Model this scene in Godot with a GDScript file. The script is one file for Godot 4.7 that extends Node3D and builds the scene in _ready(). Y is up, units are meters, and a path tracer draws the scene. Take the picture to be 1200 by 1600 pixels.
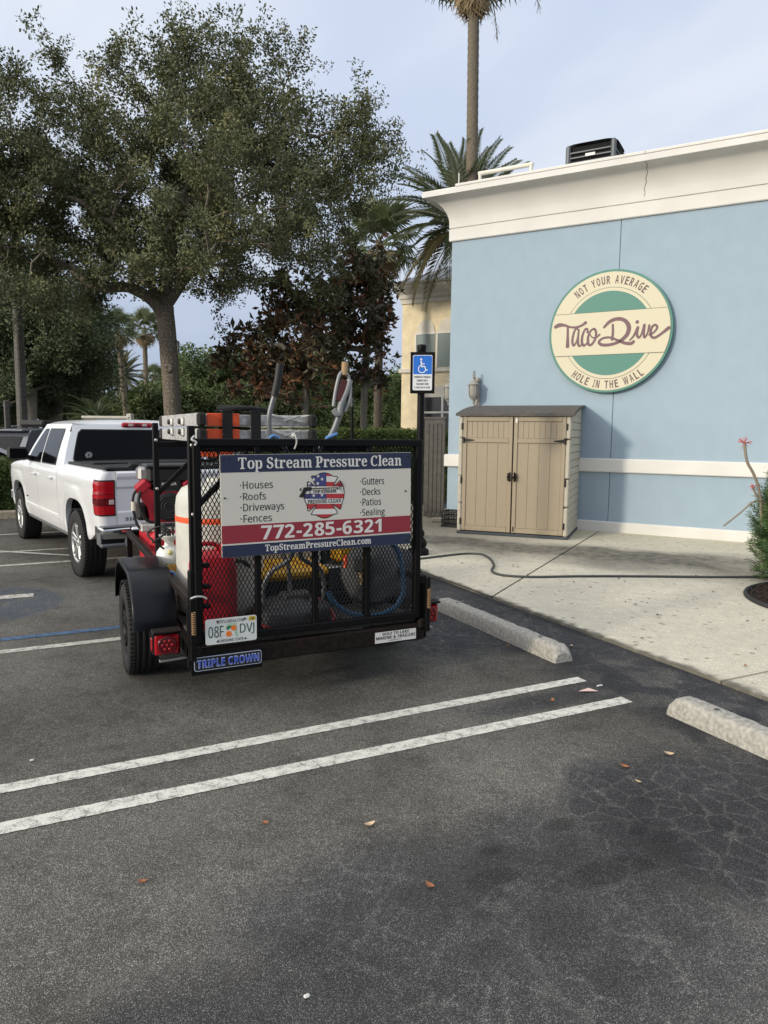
extends Node3D

# ---------------------------------------------------------------- mesh building
class MB:
	var v := PackedVector3Array()
	var n := PackedVector3Array()
	var uv := PackedVector2Array()
	var ix := PackedInt32Array()
	func tri(a: Vector3, b: Vector3, c: Vector3) -> void:
		var m := (b - a).cross(c - a)
		if m.length_squared() < 1e-16:
			return
		m = m.normalized()
		var k := v.size()
		v.append(a); v.append(b); v.append(c)
		n.append(m); n.append(m); n.append(m)
		uv.append(Vector2(a.x, a.z)); uv.append(Vector2(b.x, b.z)); uv.append(Vector2(c.x, c.z))
		ix.append(k); ix.append(k + 2); ix.append(k + 1)
	func quad(a: Vector3, b: Vector3, c: Vector3, d: Vector3) -> void:
		tri(a, b, c)
		tri(a, c, d)
	func quad_out(a: Vector3, b: Vector3, c: Vector3, d: Vector3, o: Vector3) -> void:
		var m := (b - a).cross(c - a)
		if m.length_squared() < 1e-16:
			m = (c - a).cross(d - a)
		if m.dot((a + b + c + d) * 0.25 - o) >= 0.0:
			quad(a, b, c, d)
		else:
			quad(d, c, b, a)
	func box(c: Vector3, s: Vector3, bev := 0.0, bs := Basis()) -> void:
		var h := s * 0.5
		bev = minf(bev, minf(h.x, minf(h.y, h.z)) * 0.9)
		var i := h - Vector3.ONE * bev
		for k in 3:
			var l := (k + 1) % 3
			var m := (k + 2) % 3
			for sk in [-1.0, 1.0]:
				var q := []
				for w in [[-1.0, -1.0], [1.0, -1.0], [1.0, 1.0], [-1.0, 1.0]]:
					var pt := Vector3()
					pt[k] = sk * h[k]
					pt[l] = w[0] * i[l]
					pt[m] = w[1] * i[m]
					q.append(c + bs * pt)
				quad_out(q[0], q[1], q[2], q[3], c)
			if bev > 0.0:
				for sl in [-1.0, 1.0]:
					for sm in [-1.0, 1.0]:
						var q2 := []
						for w2 in [[0, -1.0], [0, 1.0], [1, 1.0], [1, -1.0]]:
							var p2 := Vector3()
							p2[k] = w2[1] * i[k]
							p2[l] = sl * (h[l] if w2[0] == 0 else i[l])
							p2[m] = sm * (i[m] if w2[0] == 0 else h[m])
							q2.append(c + bs * p2)
						quad_out(q2[0], q2[1], q2[2], q2[3], c)
		if bev > 0.0:
			for sx in [-1.0, 1.0]:
				for sy in [-1.0, 1.0]:
					for sz in [-1.0, 1.0]:
						var a := c + bs * Vector3(sx * h.x, sy * i.y, sz * i.z)
						var b := c + bs * Vector3(sx * i.x, sy * h.y, sz * i.z)
						var d := c + bs * Vector3(sx * i.x, sy * i.y, sz * h.z)
						if sx * sy * sz > 0.0:
							tri(a, b, d)
						else:
							tri(a, d, b)
	# a smooth sheet over rows of points; closed along a row with cu
	func grid(rows: Array, cu := false, flip := false, uvs := Rect2(0, 0, 1, 1)) -> void:
		var nr := rows.size()
		var nc: int = rows[0].size()
		var k := v.size()
		for r in nr:
			for c in nc:
				var p: Vector3 = rows[r][c]
				var pl: Vector3 = rows[r][(c - 1 + nc) % nc if cu else maxi(c - 1, 0)]
				var pr: Vector3 = rows[r][(c + 1) % nc if cu else mini(c + 1, nc - 1)]
				var pu: Vector3 = rows[maxi(r - 1, 0)][c]
				var pd: Vector3 = rows[mini(r + 1, nr - 1)][c]
				var t1 := pr - pl
				if t1.length_squared() < 1e-12:
					var alt: int = r + 1 if r == 0 else r - 1
					t1 = rows[alt][(c + 1) % nc if cu else mini(c + 1, nc - 1)] - rows[alt][(c - 1 + nc) % nc if cu else maxi(c - 1, 0)]
				var m := t1.cross(pd - pu)
				if m.length_squared() < 1e-18:
					m = Vector3.UP
				m = m.normalized() * (-1.0 if flip else 1.0)
				v.append(p); n.append(m)
				uv.append(uvs.position + uvs.size * Vector2(float(c) / maxf(1.0, nc - (0 if cu else 1)), float(r) / maxf(1.0, nr - 1)))
		for r in nr - 1:
			for c in (nc if cu else nc - 1):
				var a := k + r * nc + c
				var b := k + r * nc + (c + 1) % nc
				var d := a + nc
				var e := b + nc
				if flip:
					for q in [a, b, e, a, e, d]: ix.append(q)
				else:
					for q in [a, e, b, a, d, e]: ix.append(q)
	func fan(c: Vector3, ring: Array, up: Vector3) -> void:
		for i in ring.size():
			var a: Vector3 = ring[i]
			var b: Vector3 = ring[(i + 1) % ring.size()]
			if (a - c).cross(b - c).dot(up) >= 0.0:
				tri(c, a, b)
			else:
				tri(c, b, a)
	func tube(pts: Array, r: float, sides := 8, caps := true, radii := []) -> void:
		var rows := []
		var side := Vector3.ZERO
		for i in pts.size():
			var t: Vector3 = (pts[mini(i + 1, pts.size() - 1)] - pts[maxi(i - 1, 0)]).normalized()
			if side == Vector3.ZERO:
				side = t.cross(Vector3.UP if absf(t.y) < 0.9 else Vector3.RIGHT).normalized()
			side = (side - t * side.dot(t)).normalized()
			var up := side.cross(t)
			var row := []
			var rad: float = radii[i] if radii.size() else r
			for k in sides:
				var a := TAU * k / sides
				row.append(pts[i] + (side * cos(a) + up * sin(a)) * rad)
			rows.append(row)
		grid(rows, true, true)
		if caps:
			fan(pts[0], rows[0], pts[0] - pts[1])
			fan(pts[-1], rows[-1], pts[-1] - pts[-2])
	func bar(a: Vector3, b: Vector3, w: float, h: float, bev := 0.004, up := Vector3.UP) -> void:
		var z := (b - a).normalized()
		var x := up.cross(z)
		if x.length() < 0.01:
			x = Vector3.RIGHT.cross(z)
		x = x.normalized()
		box((a + b) * 0.5, Vector3(w, h, a.distance_to(b)), bev, Basis(x, z.cross(x), z))
	# profile points (radius, height) from the bottom up, turned round y of xf
	func lathe(prof: Array, segs := 24, xf := Transform3D(), arc := TAU) -> void:
		var rows := []
		for p in prof:
			var row := []
			for k in (segs if arc >= TAU - 0.001 else segs + 1):
				var a := arc * k / segs
				row.append(xf * Vector3(p.x * cos(a), p.y, p.x * sin(a)))
			rows.append(row)
		grid(rows, arc >= TAU - 0.001, true)
	# sharp lathe: each profile segment a smooth band of its own
	func lathe_sharp(prof: Array, segs := 24, xf := Transform3D()) -> void:
		for i in prof.size() - 1:
			lathe([prof[i], prof[i + 1]], segs, xf)
	# outline in xy, from z0 to z1
	func prism(poly: PackedVector2Array, z0: float, z1: float, xf := Transform3D()) -> void:
		var pl := poly
		if Geometry2D.is_polygon_clockwise(pl):
			pl = pl.duplicate()
			pl.reverse()
		var t := Geometry2D.triangulate_polygon(pl)
		for i in range(0, t.size(), 3):
			var a := pl[t[i]]
			var b := pl[t[i + 1]]
			var c := pl[t[i + 2]]
			if (b - a).cross(c - a) < 0.0:
				var w := b
				b = c
				c = w
			tri(xf * Vector3(a.x, a.y, z1), xf * Vector3(b.x, b.y, z1), xf * Vector3(c.x, c.y, z1))
			tri(xf * Vector3(a.x, a.y, z0), xf * Vector3(c.x, c.y, z0), xf * Vector3(b.x, b.y, z0))
		for i in pl.size():
			var a := pl[i]
			var b := pl[(i + 1) % pl.size()]
			quad(xf * Vector3(a.x, a.y, z0), xf * Vector3(b.x, b.y, z0), xf * Vector3(b.x, b.y, z1), xf * Vector3(a.x, a.y, z1))
	func mesh() -> ArrayMesh:
		var arr := []
		arr.resize(Mesh.ARRAY_MAX)
		arr[Mesh.ARRAY_VERTEX] = v
		arr[Mesh.ARRAY_NORMAL] = n
		arr[Mesh.ARRAY_TEX_UV] = uv
		arr[Mesh.ARRAY_INDEX] = ix
		var m := ArrayMesh.new()
		m.add_surface_from_arrays(Mesh.PRIMITIVE_TRIANGLES, arr)
		return m

var M := {}
var taken := {}
var rng := RandomNumberGenerator.new()
var fonts := {}
const WALL_TURN := -55.76
var wall_xf := Transform3D(Basis(Vector3.UP, deg_to_rad(WALL_TURN)), Vector3(7.352, 0, -12.075))

func numbered(called: String) -> String:
	var k: int = taken.get(called, 0)
	taken[called] = k + 1
	return called if k == 0 else "%s_%03d" % [called, k]

func tag(o: Node, label: String, category: String, group := "", kind := "") -> Node:
	if label: o.set_meta("label", label)
	if category: o.set_meta("category", category)
	if group: o.set_meta("group", group)
	if kind: o.set_meta("kind", kind)
	return o

func thing(called: String, label: String, category: String, at := Vector3.ZERO, turn := 0.0, group := "") -> Node3D:
	var o := Node3D.new()
	o.name = numbered(called)
	add_child(o)
	o.position = at
	o.rotation_degrees.y = turn
	tag(o, label, category, group)
	return o

func put(called: String, mesh: Mesh, m: Material, parent: Node, at := Vector3.ZERO) -> MeshInstance3D:
	var o := MeshInstance3D.new()
	o.mesh = mesh
	o.material_override = m
	o.name = called if parent != self else numbered(called)
	parent.add_child(o, true)
	o.position = at
	return o

func struct(called: String, mesh: Mesh, m: Material) -> MeshInstance3D:
	var o := put(called, mesh, m, self)
	o.set_meta("kind", "structure")
	return o

func part_box(called: String, parent: Node, m: Material, c: Vector3, s: Vector3, bev := 0.004) -> MeshInstance3D:
	var b := MB.new()
	b.box(Vector3.ZERO, s, bev)
	return put(called, b.mesh(), m, parent, c)

func part_tube(called: String, parent: Node, m: Material, pts: Array, r: float, sides := 8, radii := []) -> MeshInstance3D:
	var b := MB.new()
	b.tube(pts, r, sides, true, radii)
	return put(called, b.mesh(), m, parent)

func part_bar(called: String, parent: Node, m: Material, a: Vector3, b: Vector3, w: float, h: float, bev := 0.004) -> MeshInstance3D:
	var k := MB.new()
	k.bar(a, b, w, h, bev)
	return put(called, k.mesh(), m, parent)

func spline(pts: Array, per := 6) -> Array:
	var out := []
	for i in pts.size() - 1:
		var p0: Vector3 = pts[maxi(i - 1, 0)]
		var p1: Vector3 = pts[i]
		var p2: Vector3 = pts[i + 1]
		var p3: Vector3 = pts[mini(i + 2, pts.size() - 1)]
		for k in per:
			var t := float(k) / per
			out.append(p1.cubic_interpolate(p2, p0, p3, t))
	out.append(pts[-1])
	return out

# ---------------------------------------------------------------- materials
func lin(r: float, g: float, b: float) -> Color:
	return Color(r, g, b).linear_to_srgb()

func mk(key: String, r: float, g: float, b: float, rough := 0.7, metal := 0.0) -> StandardMaterial3D:
	var m := StandardMaterial3D.new()
	m.resource_name = key
	m.albedo_color = lin(r, g, b)
	m.roughness = rough
	m.metallic = metal
	M[key] = m
	return m

func noise_tex(freq: float, lo: Color, hi: Color, seed_ := 1, oct := 4, type := FastNoiseLite.TYPE_SIMPLEX_SMOOTH, size := 256, mid := Color(-1, 0, 0)) -> NoiseTexture2D:
	var f := FastNoiseLite.new()
	f.noise_type = type
	f.frequency = freq
	f.seed = seed_
	f.fractal_octaves = oct
	var t := NoiseTexture2D.new()
	t.width = size
	t.height = size
	t.seamless = true
	t.noise = f
	var g := Gradient.new()
	g.set_color(0, lo)
	g.set_color(1, hi)
	if mid.r >= 0.0:
		g.add_point(0.5, mid)
	t.color_ramp = g
	return t

# mottled colour (tex_a) and relief on a triplanar material
func rough_up(m: StandardMaterial3D, scale: float, vary: Texture2D, bump: Texture2D = null, depth := 0.1) -> StandardMaterial3D:
	m.uv1_triplanar = true
	m.uv1_world_triplanar = true
	m.uv1_scale = Vector3.ONE * scale
	if vary: m.albedo_texture = vary
	if bump:
		m.heightmap_enabled = true
		m.heightmap_texture = bump
		m.heightmap_scale = depth
	return m

func g8(x: float) -> Color:
	return Color(x, x, x)

func make_materials() -> void:
	var soft := noise_tex(0.02, g8(0.86), g8(1.0), 3)
	var soft2 := noise_tex(0.03, g8(0.72), g8(1.0), 8)
	var fine := noise_tex(0.16, g8(0.0), g8(1.0), 5, 3)
	var grit := noise_tex(0.35, g8(0.0), g8(1.0), 9, 2)
	M.fine_tex = fine
	M.soft_tex = soft
	rough_up(mk("blue_stucco", 0.335, 0.43, 0.505, 0.9), 0.6, noise_tex(0.018, g8(0.955), g8(1.0), 31, 6, FastNoiseLite.TYPE_SIMPLEX_SMOOTH, 512))
	M.blue_stucco.uv1_scale = Vector3(0.45, 0.2, 0.45)
	rough_up(mk("white_stucco", 0.745, 0.725, 0.68, 0.85), 0.5, noise_tex(0.01, g8(0.93), g8(1.0), 32, 5), noise_tex(0.15, g8(0.0), g8(1.0), 13, 3, FastNoiseLite.TYPE_SIMPLEX_SMOOTH, 512), 0.15)
	rough_up(mk("yellow_stucco", 0.93, 0.80, 0.55, 0.9), 0.4, soft, fine, 0.2)
	rough_up(mk("cream_trim", 0.80, 0.76, 0.66, 0.85), 0.5, soft)
	mk("joint_dark", 0.06, 0.07, 0.08, 0.9)
	rough_up(mk("roof_grey", 0.30, 0.31, 0.32, 0.8), 0.5, soft)
	rough_up(mk("grey_gate", 0.085, 0.08, 0.07, 0.7), 1.0, soft2, fine, 0.05)
	rough_up(mk("shed_tan", 0.33, 0.27, 0.185, 0.55), 1.4, noise_tex(0.02, g8(0.97), g8(1.0), 41, 5), grit, 0.01)
	rough_up(mk("shed_cream", 0.50, 0.46, 0.37, 0.6), 1.4, noise_tex(0.02, g8(0.9), g8(1.0), 42, 5), grit, 0.03)
	rough_up(mk("shed_roof", 0.12, 0.108, 0.095, 0.8), 1.0, soft2, fine, 0.1)
	rough_up(mk("concrete_old", 0.52, 0.495, 0.435, 0.95), 1.6, noise_tex(0.03, g8(0.66), g8(1.0), 21, 5, FastNoiseLite.TYPE_SIMPLEX_SMOOTH, 512), noise_tex(0.2, g8(0.0), g8(1.0), 22, 4, FastNoiseLite.TYPE_SIMPLEX_SMOOTH, 512), 0.15)
	rough_up(mk("pole_concrete", 0.15, 0.142, 0.125, 0.9), 1.0, soft2, fine, 0.2)
	rough_up(mk("stone", 0.40, 0.36, 0.28, 0.9), 3.0, soft2, fine, 0.3)
	mk("black_paint", 0.0055, 0.0055, 0.006, 0.45)
	M.black_paint.metallic_specular = 0.28
	rough_up(M.black_paint, 2.5, noise_tex(0.05, g8(0.7), g8(1.0), 51, 5))
	var rust := rough_up(mk("worn_black", 0.024, 0.019, 0.016, 0.6), 2.0, noise_tex(0.04, Color(0.45, 0.40, 0.36), Color(0.9, 0.85, 0.82), 52, 5))
	rust.metallic_specular = 0.3
	mk("black_plastic", 0.007, 0.007, 0.007, 0.6)
	mk("matt_black", 0.008, 0.008, 0.008, 0.9)
	mk("fender_black", 0.006, 0.007, 0.009, 0.28)
	M.fender_black.metallic_specular = 0.35
	rough_up(mk("rubber", 0.014, 0.0135, 0.013, 0.85), 6.0, soft2)
	mk("deck", 0.05, 0.045, 0.04, 0.9)
	mk("steel", 0.42, 0.41, 0.40, 0.4, 0.9)
	rough_up(mk("aluminium", 0.66, 0.65, 0.62, 0.5, 0.35), 3.0, soft2)
	mk("grey_tube", 0.16, 0.165, 0.17, 0.4, 0.3)
	mk("maroon", 0.09, 0.018, 0.02, 0.6)
	mk("gun_grey", 0.27, 0.272, 0.27, 0.45, 0.2)
	mk("white_rope", 0.5, 0.49, 0.46, 0.9)
	mk("blue_tie", 0.10, 0.24, 0.48, 0.7)
	var bh := rough_up(mk("blue_hose", 0.06, 0.19, 0.36, 0.6), 12.0, soft2)
	bh.roughness = 0.6
	mk("red_hose", 0.30, 0.03, 0.03, 0.6)
	mk("spring", 0.32, 0.20, 0.10, 0.55, 0.4)
	mk("red_plastic", 0.46, 0.012, 0.022, 0.4)
	mk("engine_red", 0.42, 0.012, 0.03, 0.35)
	mk("orange_plastic", 0.75, 0.09, 0.02, 0.5)
	mk("yellow_plastic", 0.75, 0.40, 0.02, 0.5)
	rough_up(mk("tank_white", 0.72, 0.71, 0.64, 0.45), 0.9, noise_tex(0.02, g8(0.88), g8(1.0), 61, 5))
	M.tank_white.backlight_enabled = true
	M.tank_white.backlight = lin(0.3, 0.3, 0.27)
	mk("tank_beige", 0.60, 0.55, 0.43, 0.6)
	mk("jug_white", 0.70, 0.70, 0.66, 0.4)
	mk("jug_yellow", 0.55, 0.52, 0.18, 0.4)
	mk("orange_ink", 0.75, 0.22, 0.02, 0.6)
	mk("grey_plastic", 0.038, 0.04, 0.042, 0.5)
	mk("mid_grey", 0.05, 0.052, 0.052, 0.5)
	mk("rope_tan", 0.36, 0.24, 0.13, 0.9)
	mk("sign_navy", 0.014, 0.022, 0.058, 0.5)
	mk("sign_white", 0.60, 0.575, 0.50, 0.55)
	mk("sign_red", 0.26, 0.022, 0.035, 0.5)
	mk("flag_blue", 0.045, 0.05, 0.17, 0.55)
	mk("flag_red", 0.42, 0.03, 0.035, 0.55)
	mk("ink_black", 0.008, 0.008, 0.009, 0.6)
	mk("ink_white", 0.66, 0.645, 0.60, 0.6)
	mk("plate_white", 0.62, 0.63, 0.60, 0.45)
	mk("plate_green", 0.01, 0.055, 0.035, 0.5)
	mk("plate_gold", 0.5, 0.36, 0.03, 0.5)
	mk("leaf_print", 0.02, 0.16, 0.06, 0.5)
	mk("pale_green", 0.35, 0.50, 0.38, 0.5)
	mk("orange_print", 0.72, 0.17, 0.02, 0.5)
	mk("logo_blue", 0.05, 0.10, 0.48, 0.4)
	mk("logo_pale", 0.45, 0.50, 0.62, 0.4)
	mk("sign_green", 0.07, 0.215, 0.17, 0.55)
	mk("sign_green_dark", 0.05, 0.17, 0.135, 0.55)
	mk("sign_cream", 0.60, 0.55, 0.40, 0.55)
	mk("sign_plum", 0.16, 0.085, 0.10, 0.6)
	mk("sign_brown", 0.12, 0.075, 0.075, 0.6)
	mk("sign_line", 0.05, 0.10, 0.07, 0.6)
	mk("access_blue", 0.015, 0.14, 0.55, 0.4)
	mk("access_white", 0.68, 0.70, 0.70, 0.4)
	var pw := mk("truck_white", 0.74, 0.75, 0.755, 0.3)
	pw.clearcoat_enabled = true
	pw.clearcoat = 0.6
	pw.clearcoat_roughness = 0.08
	mk("chrome", 0.62, 0.62, 0.62, 0.12, 1.0)
	mk("bumper_grey", 0.11, 0.115, 0.12, 0.5)
	mk("alloy", 0.55, 0.55, 0.54, 0.3, 0.8)
	var dg := mk("dark_glass", 0.004, 0.004, 0.005, 0.06)
	dg.metallic_specular = 0.2
	mk("tail_red", 0.34, 0.006, 0.012, 0.12)
	mk("tail_dark", 0.10, 0.003, 0.006, 0.15)
	mk("tail_clear", 0.55, 0.42, 0.40, 0.15)
	var su := mk("suv_grey", 0.06, 0.068, 0.085, 0.3)
	su.clearcoat_enabled = true
	mk("car_white", 0.72, 0.72, 0.72, 0.3)
	mk("car_red", 0.5, 0.03, 0.03, 0.3)
	rough_up(mk("tonneau", 0.012, 0.012, 0.013, 0.7), 6.0, soft2, grit, 0.05)
	rough_up(mk("lamp_stone", 0.42, 0.40, 0.36, 0.7), 6.0, soft2)
	var lg := mk("lamp_glass", 0.30, 0.29, 0.25, 0.08)
	lg.metallic_specular = 0.6
	mk("window_grey", 0.20, 0.25, 0.24, 0.12)
	mk("window_dark", 0.012, 0.014, 0.016, 0.15)
	mk("white_frame", 0.74, 0.73, 0.70, 0.6)
	mk("ac_grey", 0.11, 0.12, 0.13, 0.5, 0.2)
	mk("hose_grey", 0.045, 0.052, 0.05, 0.6)
	rough_up(mk("oak_bark", 0.40, 0.335, 0.255, 0.95), 1.6, noise_tex(0.05, g8(0.42), g8(1.0), 71, 4, FastNoiseLite.TYPE_CELLULAR), noise_tex(0.09, g8(0.0), g8(1.0), 72, 3, FastNoiseLite.TYPE_CELLULAR), 3.0)
	rough_up(mk("grey_bark", 0.30, 0.27, 0.215, 0.95), 1.2, soft2, fine, 1.0)
	rough_up(mk("palm_bark", 0.27, 0.225, 0.165, 0.95), 1.2, noise_tex(0.05, g8(0.6), g8(1.0), 73, 4), fine, 1.5)
	for spec in [["leaf", 0.5], ["frond", 0.45], ["magnolia_leaf", 0.4]]:
		var lm := mk(spec[0], 1, 1, 1, spec[1])
		lm.vertex_color_use_as_albedo = true
		lm.metallic_specular = 0.35
		lm.backlight_enabled = true
		lm.backlight = Color(0.35, 0.4, 0.2)
	mk("frond_green", 0.10, 0.125, 0.055, 0.45)
	mk("frond_grey", 0.17, 0.19, 0.115, 0.45)
	mk("frond_old", 0.17, 0.14, 0.055, 0.6)
	mk("frond_dead", 0.30, 0.22, 0.13, 0.8)
	for k in ["frond_green", "frond_grey", "frond_old", "frond_dead"]:
		M[k].backlight_enabled = true
		M[k].backlight = Color(0.3, 0.33, 0.2)
	rough_up(mk("mulch", 0.12, 0.065, 0.04, 0.95), 5.0, noise_tex(0.1, g8(0.3), g8(1.0), 81, 3), fine, 3.0)
	mk("edging", 0.02, 0.02, 0.02, 0.7)
	rough_up(mk("kerb_beige", 0.46, 0.40, 0.29, 0.9), 1.5, soft2, fine, 0.3)
	rough_up(mk("beige_wall", 0.50, 0.42, 0.28, 0.9), 0.5, soft)
	mk("cane", 0.24, 0.20, 0.15, 0.8)
	mk("cane_red", 0.55, 0.10, 0.09, 0.6)
	mk("leaf_litter", 0.30, 0.12, 0.05, 0.8)
	mk("leaf_pale", 0.52, 0.38, 0.24, 0.8)
	mk("paper_pink", 0.70, 0.50, 0.44, 0.8)
	mk("pebble", 0.6, 0.58, 0.54, 0.9)

func font(called: String, bold := false) -> Font:
	var key := called + str(bold)
	if not fonts.has(key):
		var f := SystemFont.new()
		f.font_names = PackedStringArray([called])
		f.font_weight = 700 if bold else 400
		fonts[key] = f
	return fonts[key]

# flat lettering centred at c in the parent's xy plane, fitted to width w and height h (0 = keep shape)
func lettering(parent: Node, txt: String, c: Vector3, w: float, h: float, m: Material, f: Font, called := "lettering", shear := 0.0) -> MeshInstance3D:
	var t := TextMesh.new()
	t.text = txt
	t.font = f
	t.font_size = 32
	t.pixel_size = 0.01
	t.depth = 0.002
	t.curve_step = 1.0
	var bb := t.get_aabb()
	var sx := w / bb.size.x if w > 0.0 else 0.0
	var sy := h / bb.size.y if h > 0.0 else sx
	if sx == 0.0: sx = sy
	var o := MeshInstance3D.new()
	o.mesh = t
	o.material_override = m
	o.name = called
	parent.add_child(o, true)
	var mid := bb.get_center()
	var bs := Basis(Vector3(sx, 0, 0), Vector3(shear * sy, sy, 0), Vector3(0, 0, 1))
	o.transform = Transform3D(bs, c - bs * Vector3(mid.x, mid.y, 0))
	return o

func ring_poly(r: float, n := 48, c := Vector2.ZERO) -> PackedVector2Array:
	var p := PackedVector2Array()
	for i in n:
		p.append(c + Vector2(cos(TAU * i / n), sin(TAU * i / n)) * r)
	return p

func flat(called: String, parent: Node, m: Material, poly: PackedVector2Array, z0: float, z1: float) -> MeshInstance3D:
	var b := MB.new()
	b.prism(poly, z0, z1)
	return put(called, b.mesh(), m, parent)

# a brush stroke in the xy plane: points with a width at each, as one outline
func stroke(parent: Node, m: Material, pts: Array, ws: Array, z0: float, z1: float, called := "lettering") -> void:
	var cp := []
	for i in pts.size():
		cp.append(Vector3(pts[i].x, pts[i].y, ws[i]))
	var sp := spline(cp, 7)
	var b := MB.new()
	var top := []
	var bot := []
	for i in sp.size():
		var d: Vector3 = sp[mini(i + 1, sp.size() - 1)] - sp[maxi(i - 1, 0)]
		var nn: Vector2 = Vector2(-d.y, d.x).normalized() * sp[i].z * 0.5
		top.append(Vector2(sp[i].x, sp[i].y) + nn)
		bot.append(Vector2(sp[i].x, sp[i].y) - nn)
	for i in sp.size() - 1:
		b.quad(Vector3(bot[i].x, bot[i].y, z1), Vector3(bot[i + 1].x, bot[i + 1].y, z1), Vector3(top[i + 1].x, top[i + 1].y, z1), Vector3(top[i].x, top[i].y, z1))
		b.quad(Vector3(top[i].x, top[i].y, z0), Vector3(top[i].x, top[i].y, z1), Vector3(top[i + 1].x, top[i + 1].y, z1), Vector3(top[i + 1].x, top[i + 1].y, z0))
		b.quad(Vector3(bot[i].x, bot[i].y, z1), Vector3(bot[i].x, bot[i].y, z0), Vector3(bot[i + 1].x, bot[i + 1].y, z0), Vector3(bot[i + 1].x, bot[i + 1].y, z1))
	for e in [0, sp.size() - 1]:
		b.prism(ring_poly(sp[e].z * 0.5, 14, Vector2(sp[e].x, sp[e].y)), z0, z1 - 0.0004)
	put(called, b.mesh(), m, parent)

# ---------------------------------------------------------------- scene
func _ready() -> void:
	rng.seed = 7
	var cam := Camera3D.new()
	cam.name = "camera"
	add_child(cam)
	cam.transform = Transform3D(Basis(Vector3.UP, deg_to_rad(-26.267)) * Basis(Vector3.RIGHT, deg_to_rad(-6.444)) * Basis(Vector3.BACK, deg_to_rad(0.623)), Vector3(0, 1.741, 0))
	cam.fov = 71.62
	cam.near = 0.05
	cam.far = 600.0
	cam.current = true
	var sun := DirectionalLight3D.new()
	sun.name = "sun"
	sun.light_color = Color(1.0, 0.955, 0.87)
	sun.light_energy = 0.32
	sun.light_angular_distance = 5.0
	sun.shadow_enabled = true
	add_child(sun)
	sun.look_at_from_position(Vector3.ZERO, Vector3(0.939, -0.287, -0.185))
	var we := WorldEnvironment.new()
	we.name = "world_environment"
	var env := Environment.new()
	env.background_mode = Environment.BG_SKY
	env.tonemap_mode = Environment.TONE_MAPPER_LINEAR
	env.tonemap_exposure = 2.15
	env.sdfgi_enabled = true
	env.ssao_enabled = true
	env.ssil_enabled = true
	var sky := Sky.new()
	var pan := PanoramaSkyMaterial.new()
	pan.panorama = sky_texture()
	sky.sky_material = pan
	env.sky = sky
	env.background_energy_multiplier = 1.0
	we.environment = env
	add_child(we)
	make_materials()
	build_ground()
	build_blue_building()
	build_yellow_building()
	build_wall_sign()
	build_lanterns()
	build_roof_things()
	build_shed()
	build_wall_bits()
	build_parking_sign()
	build_truck()
	build_trailer()
	build_banner()
	build_cargo()
	build_wheel_stops()
	build_left_background()
	build_trees()
	build_palms()
	build_hedges()
	build_bed()
	build_litter()

func sky_texture() -> ImageTexture:
	var w := 1024
	var h := 512
	var f := FastNoiseLite.new()
	f.noise_type = FastNoiseLite.TYPE_SIMPLEX_SMOOTH
	f.seed = 4
	f.frequency = 1.0
	f.fractal_octaves = 5
	var im := Image.create_empty(w, h, false, Image.FORMAT_RGBF)
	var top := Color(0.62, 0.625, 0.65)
	var mid := Color(0.285, 0.327, 0.408)
	var low := Color(0.205, 0.243, 0.312)
	var cloud := Color(0.375, 0.402, 0.448)
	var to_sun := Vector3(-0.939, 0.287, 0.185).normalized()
	for j in h:
		var el := PI * (0.5 - (j + 0.5) / h)
		var s := sin(el)
		for i in w:
			var a := TAU * (i + 0.5) / w
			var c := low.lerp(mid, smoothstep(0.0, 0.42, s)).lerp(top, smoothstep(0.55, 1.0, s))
			if s > -0.05:
				var k := 1.0 / (maxf(s, 0.0) + 0.22)
				var x := cos(a) * cos(el) * k
				var z := sin(a) * cos(el) * k
				var q := f.get_noise_3d(x * 0.55, z * 1.3, 0.3) * 0.5 + 0.5
				var q2 := f.get_noise_3d(x * 1.1 + 7.0, z * 2.6, 5.0) * 0.5 + 0.5
				c = c.lerp(cloud, smoothstep(0.36, 0.70, q * 0.65 + q2 * 0.35) * 0.95 * smoothstep(0.02, 0.3, s))
				c = c.lerp(low, smoothstep(0.45, 0.7, q2) * 0.5 * (1.0 - smoothstep(0.1, 0.4, s)))
			else:
				c = Color(0.22, 0.22, 0.2)
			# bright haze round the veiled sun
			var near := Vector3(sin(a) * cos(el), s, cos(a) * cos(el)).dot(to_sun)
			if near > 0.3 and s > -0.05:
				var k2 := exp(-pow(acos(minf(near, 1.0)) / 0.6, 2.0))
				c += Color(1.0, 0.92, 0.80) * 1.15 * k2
			im.set_pixel(i, j, c)
	return ImageTexture.create_from_image(im)

# ---------------------------------------------------------------- ground
func sheet(x0: float, z0: float, x1: float, z1: float, y: float, tile := 1.0) -> ArrayMesh:
	var st := SurfaceTool.new()
	st.begin(Mesh.PRIMITIVE_TRIANGLES)
	for q in [[0, 0], [1, 0], [1, 1], [0, 0], [1, 1], [0, 1]]:
		st.set_normal(Vector3.UP)
		var p := Vector3(lerpf(x0, x1, q[0]), y, lerpf(z0, z1, q[1]))
		st.set_uv(Vector2(p.x, p.z) / tile)
		st.set_uv2(Vector2(q[0], q[1]))
		st.add_vertex(p)
	return st.commit()

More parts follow.
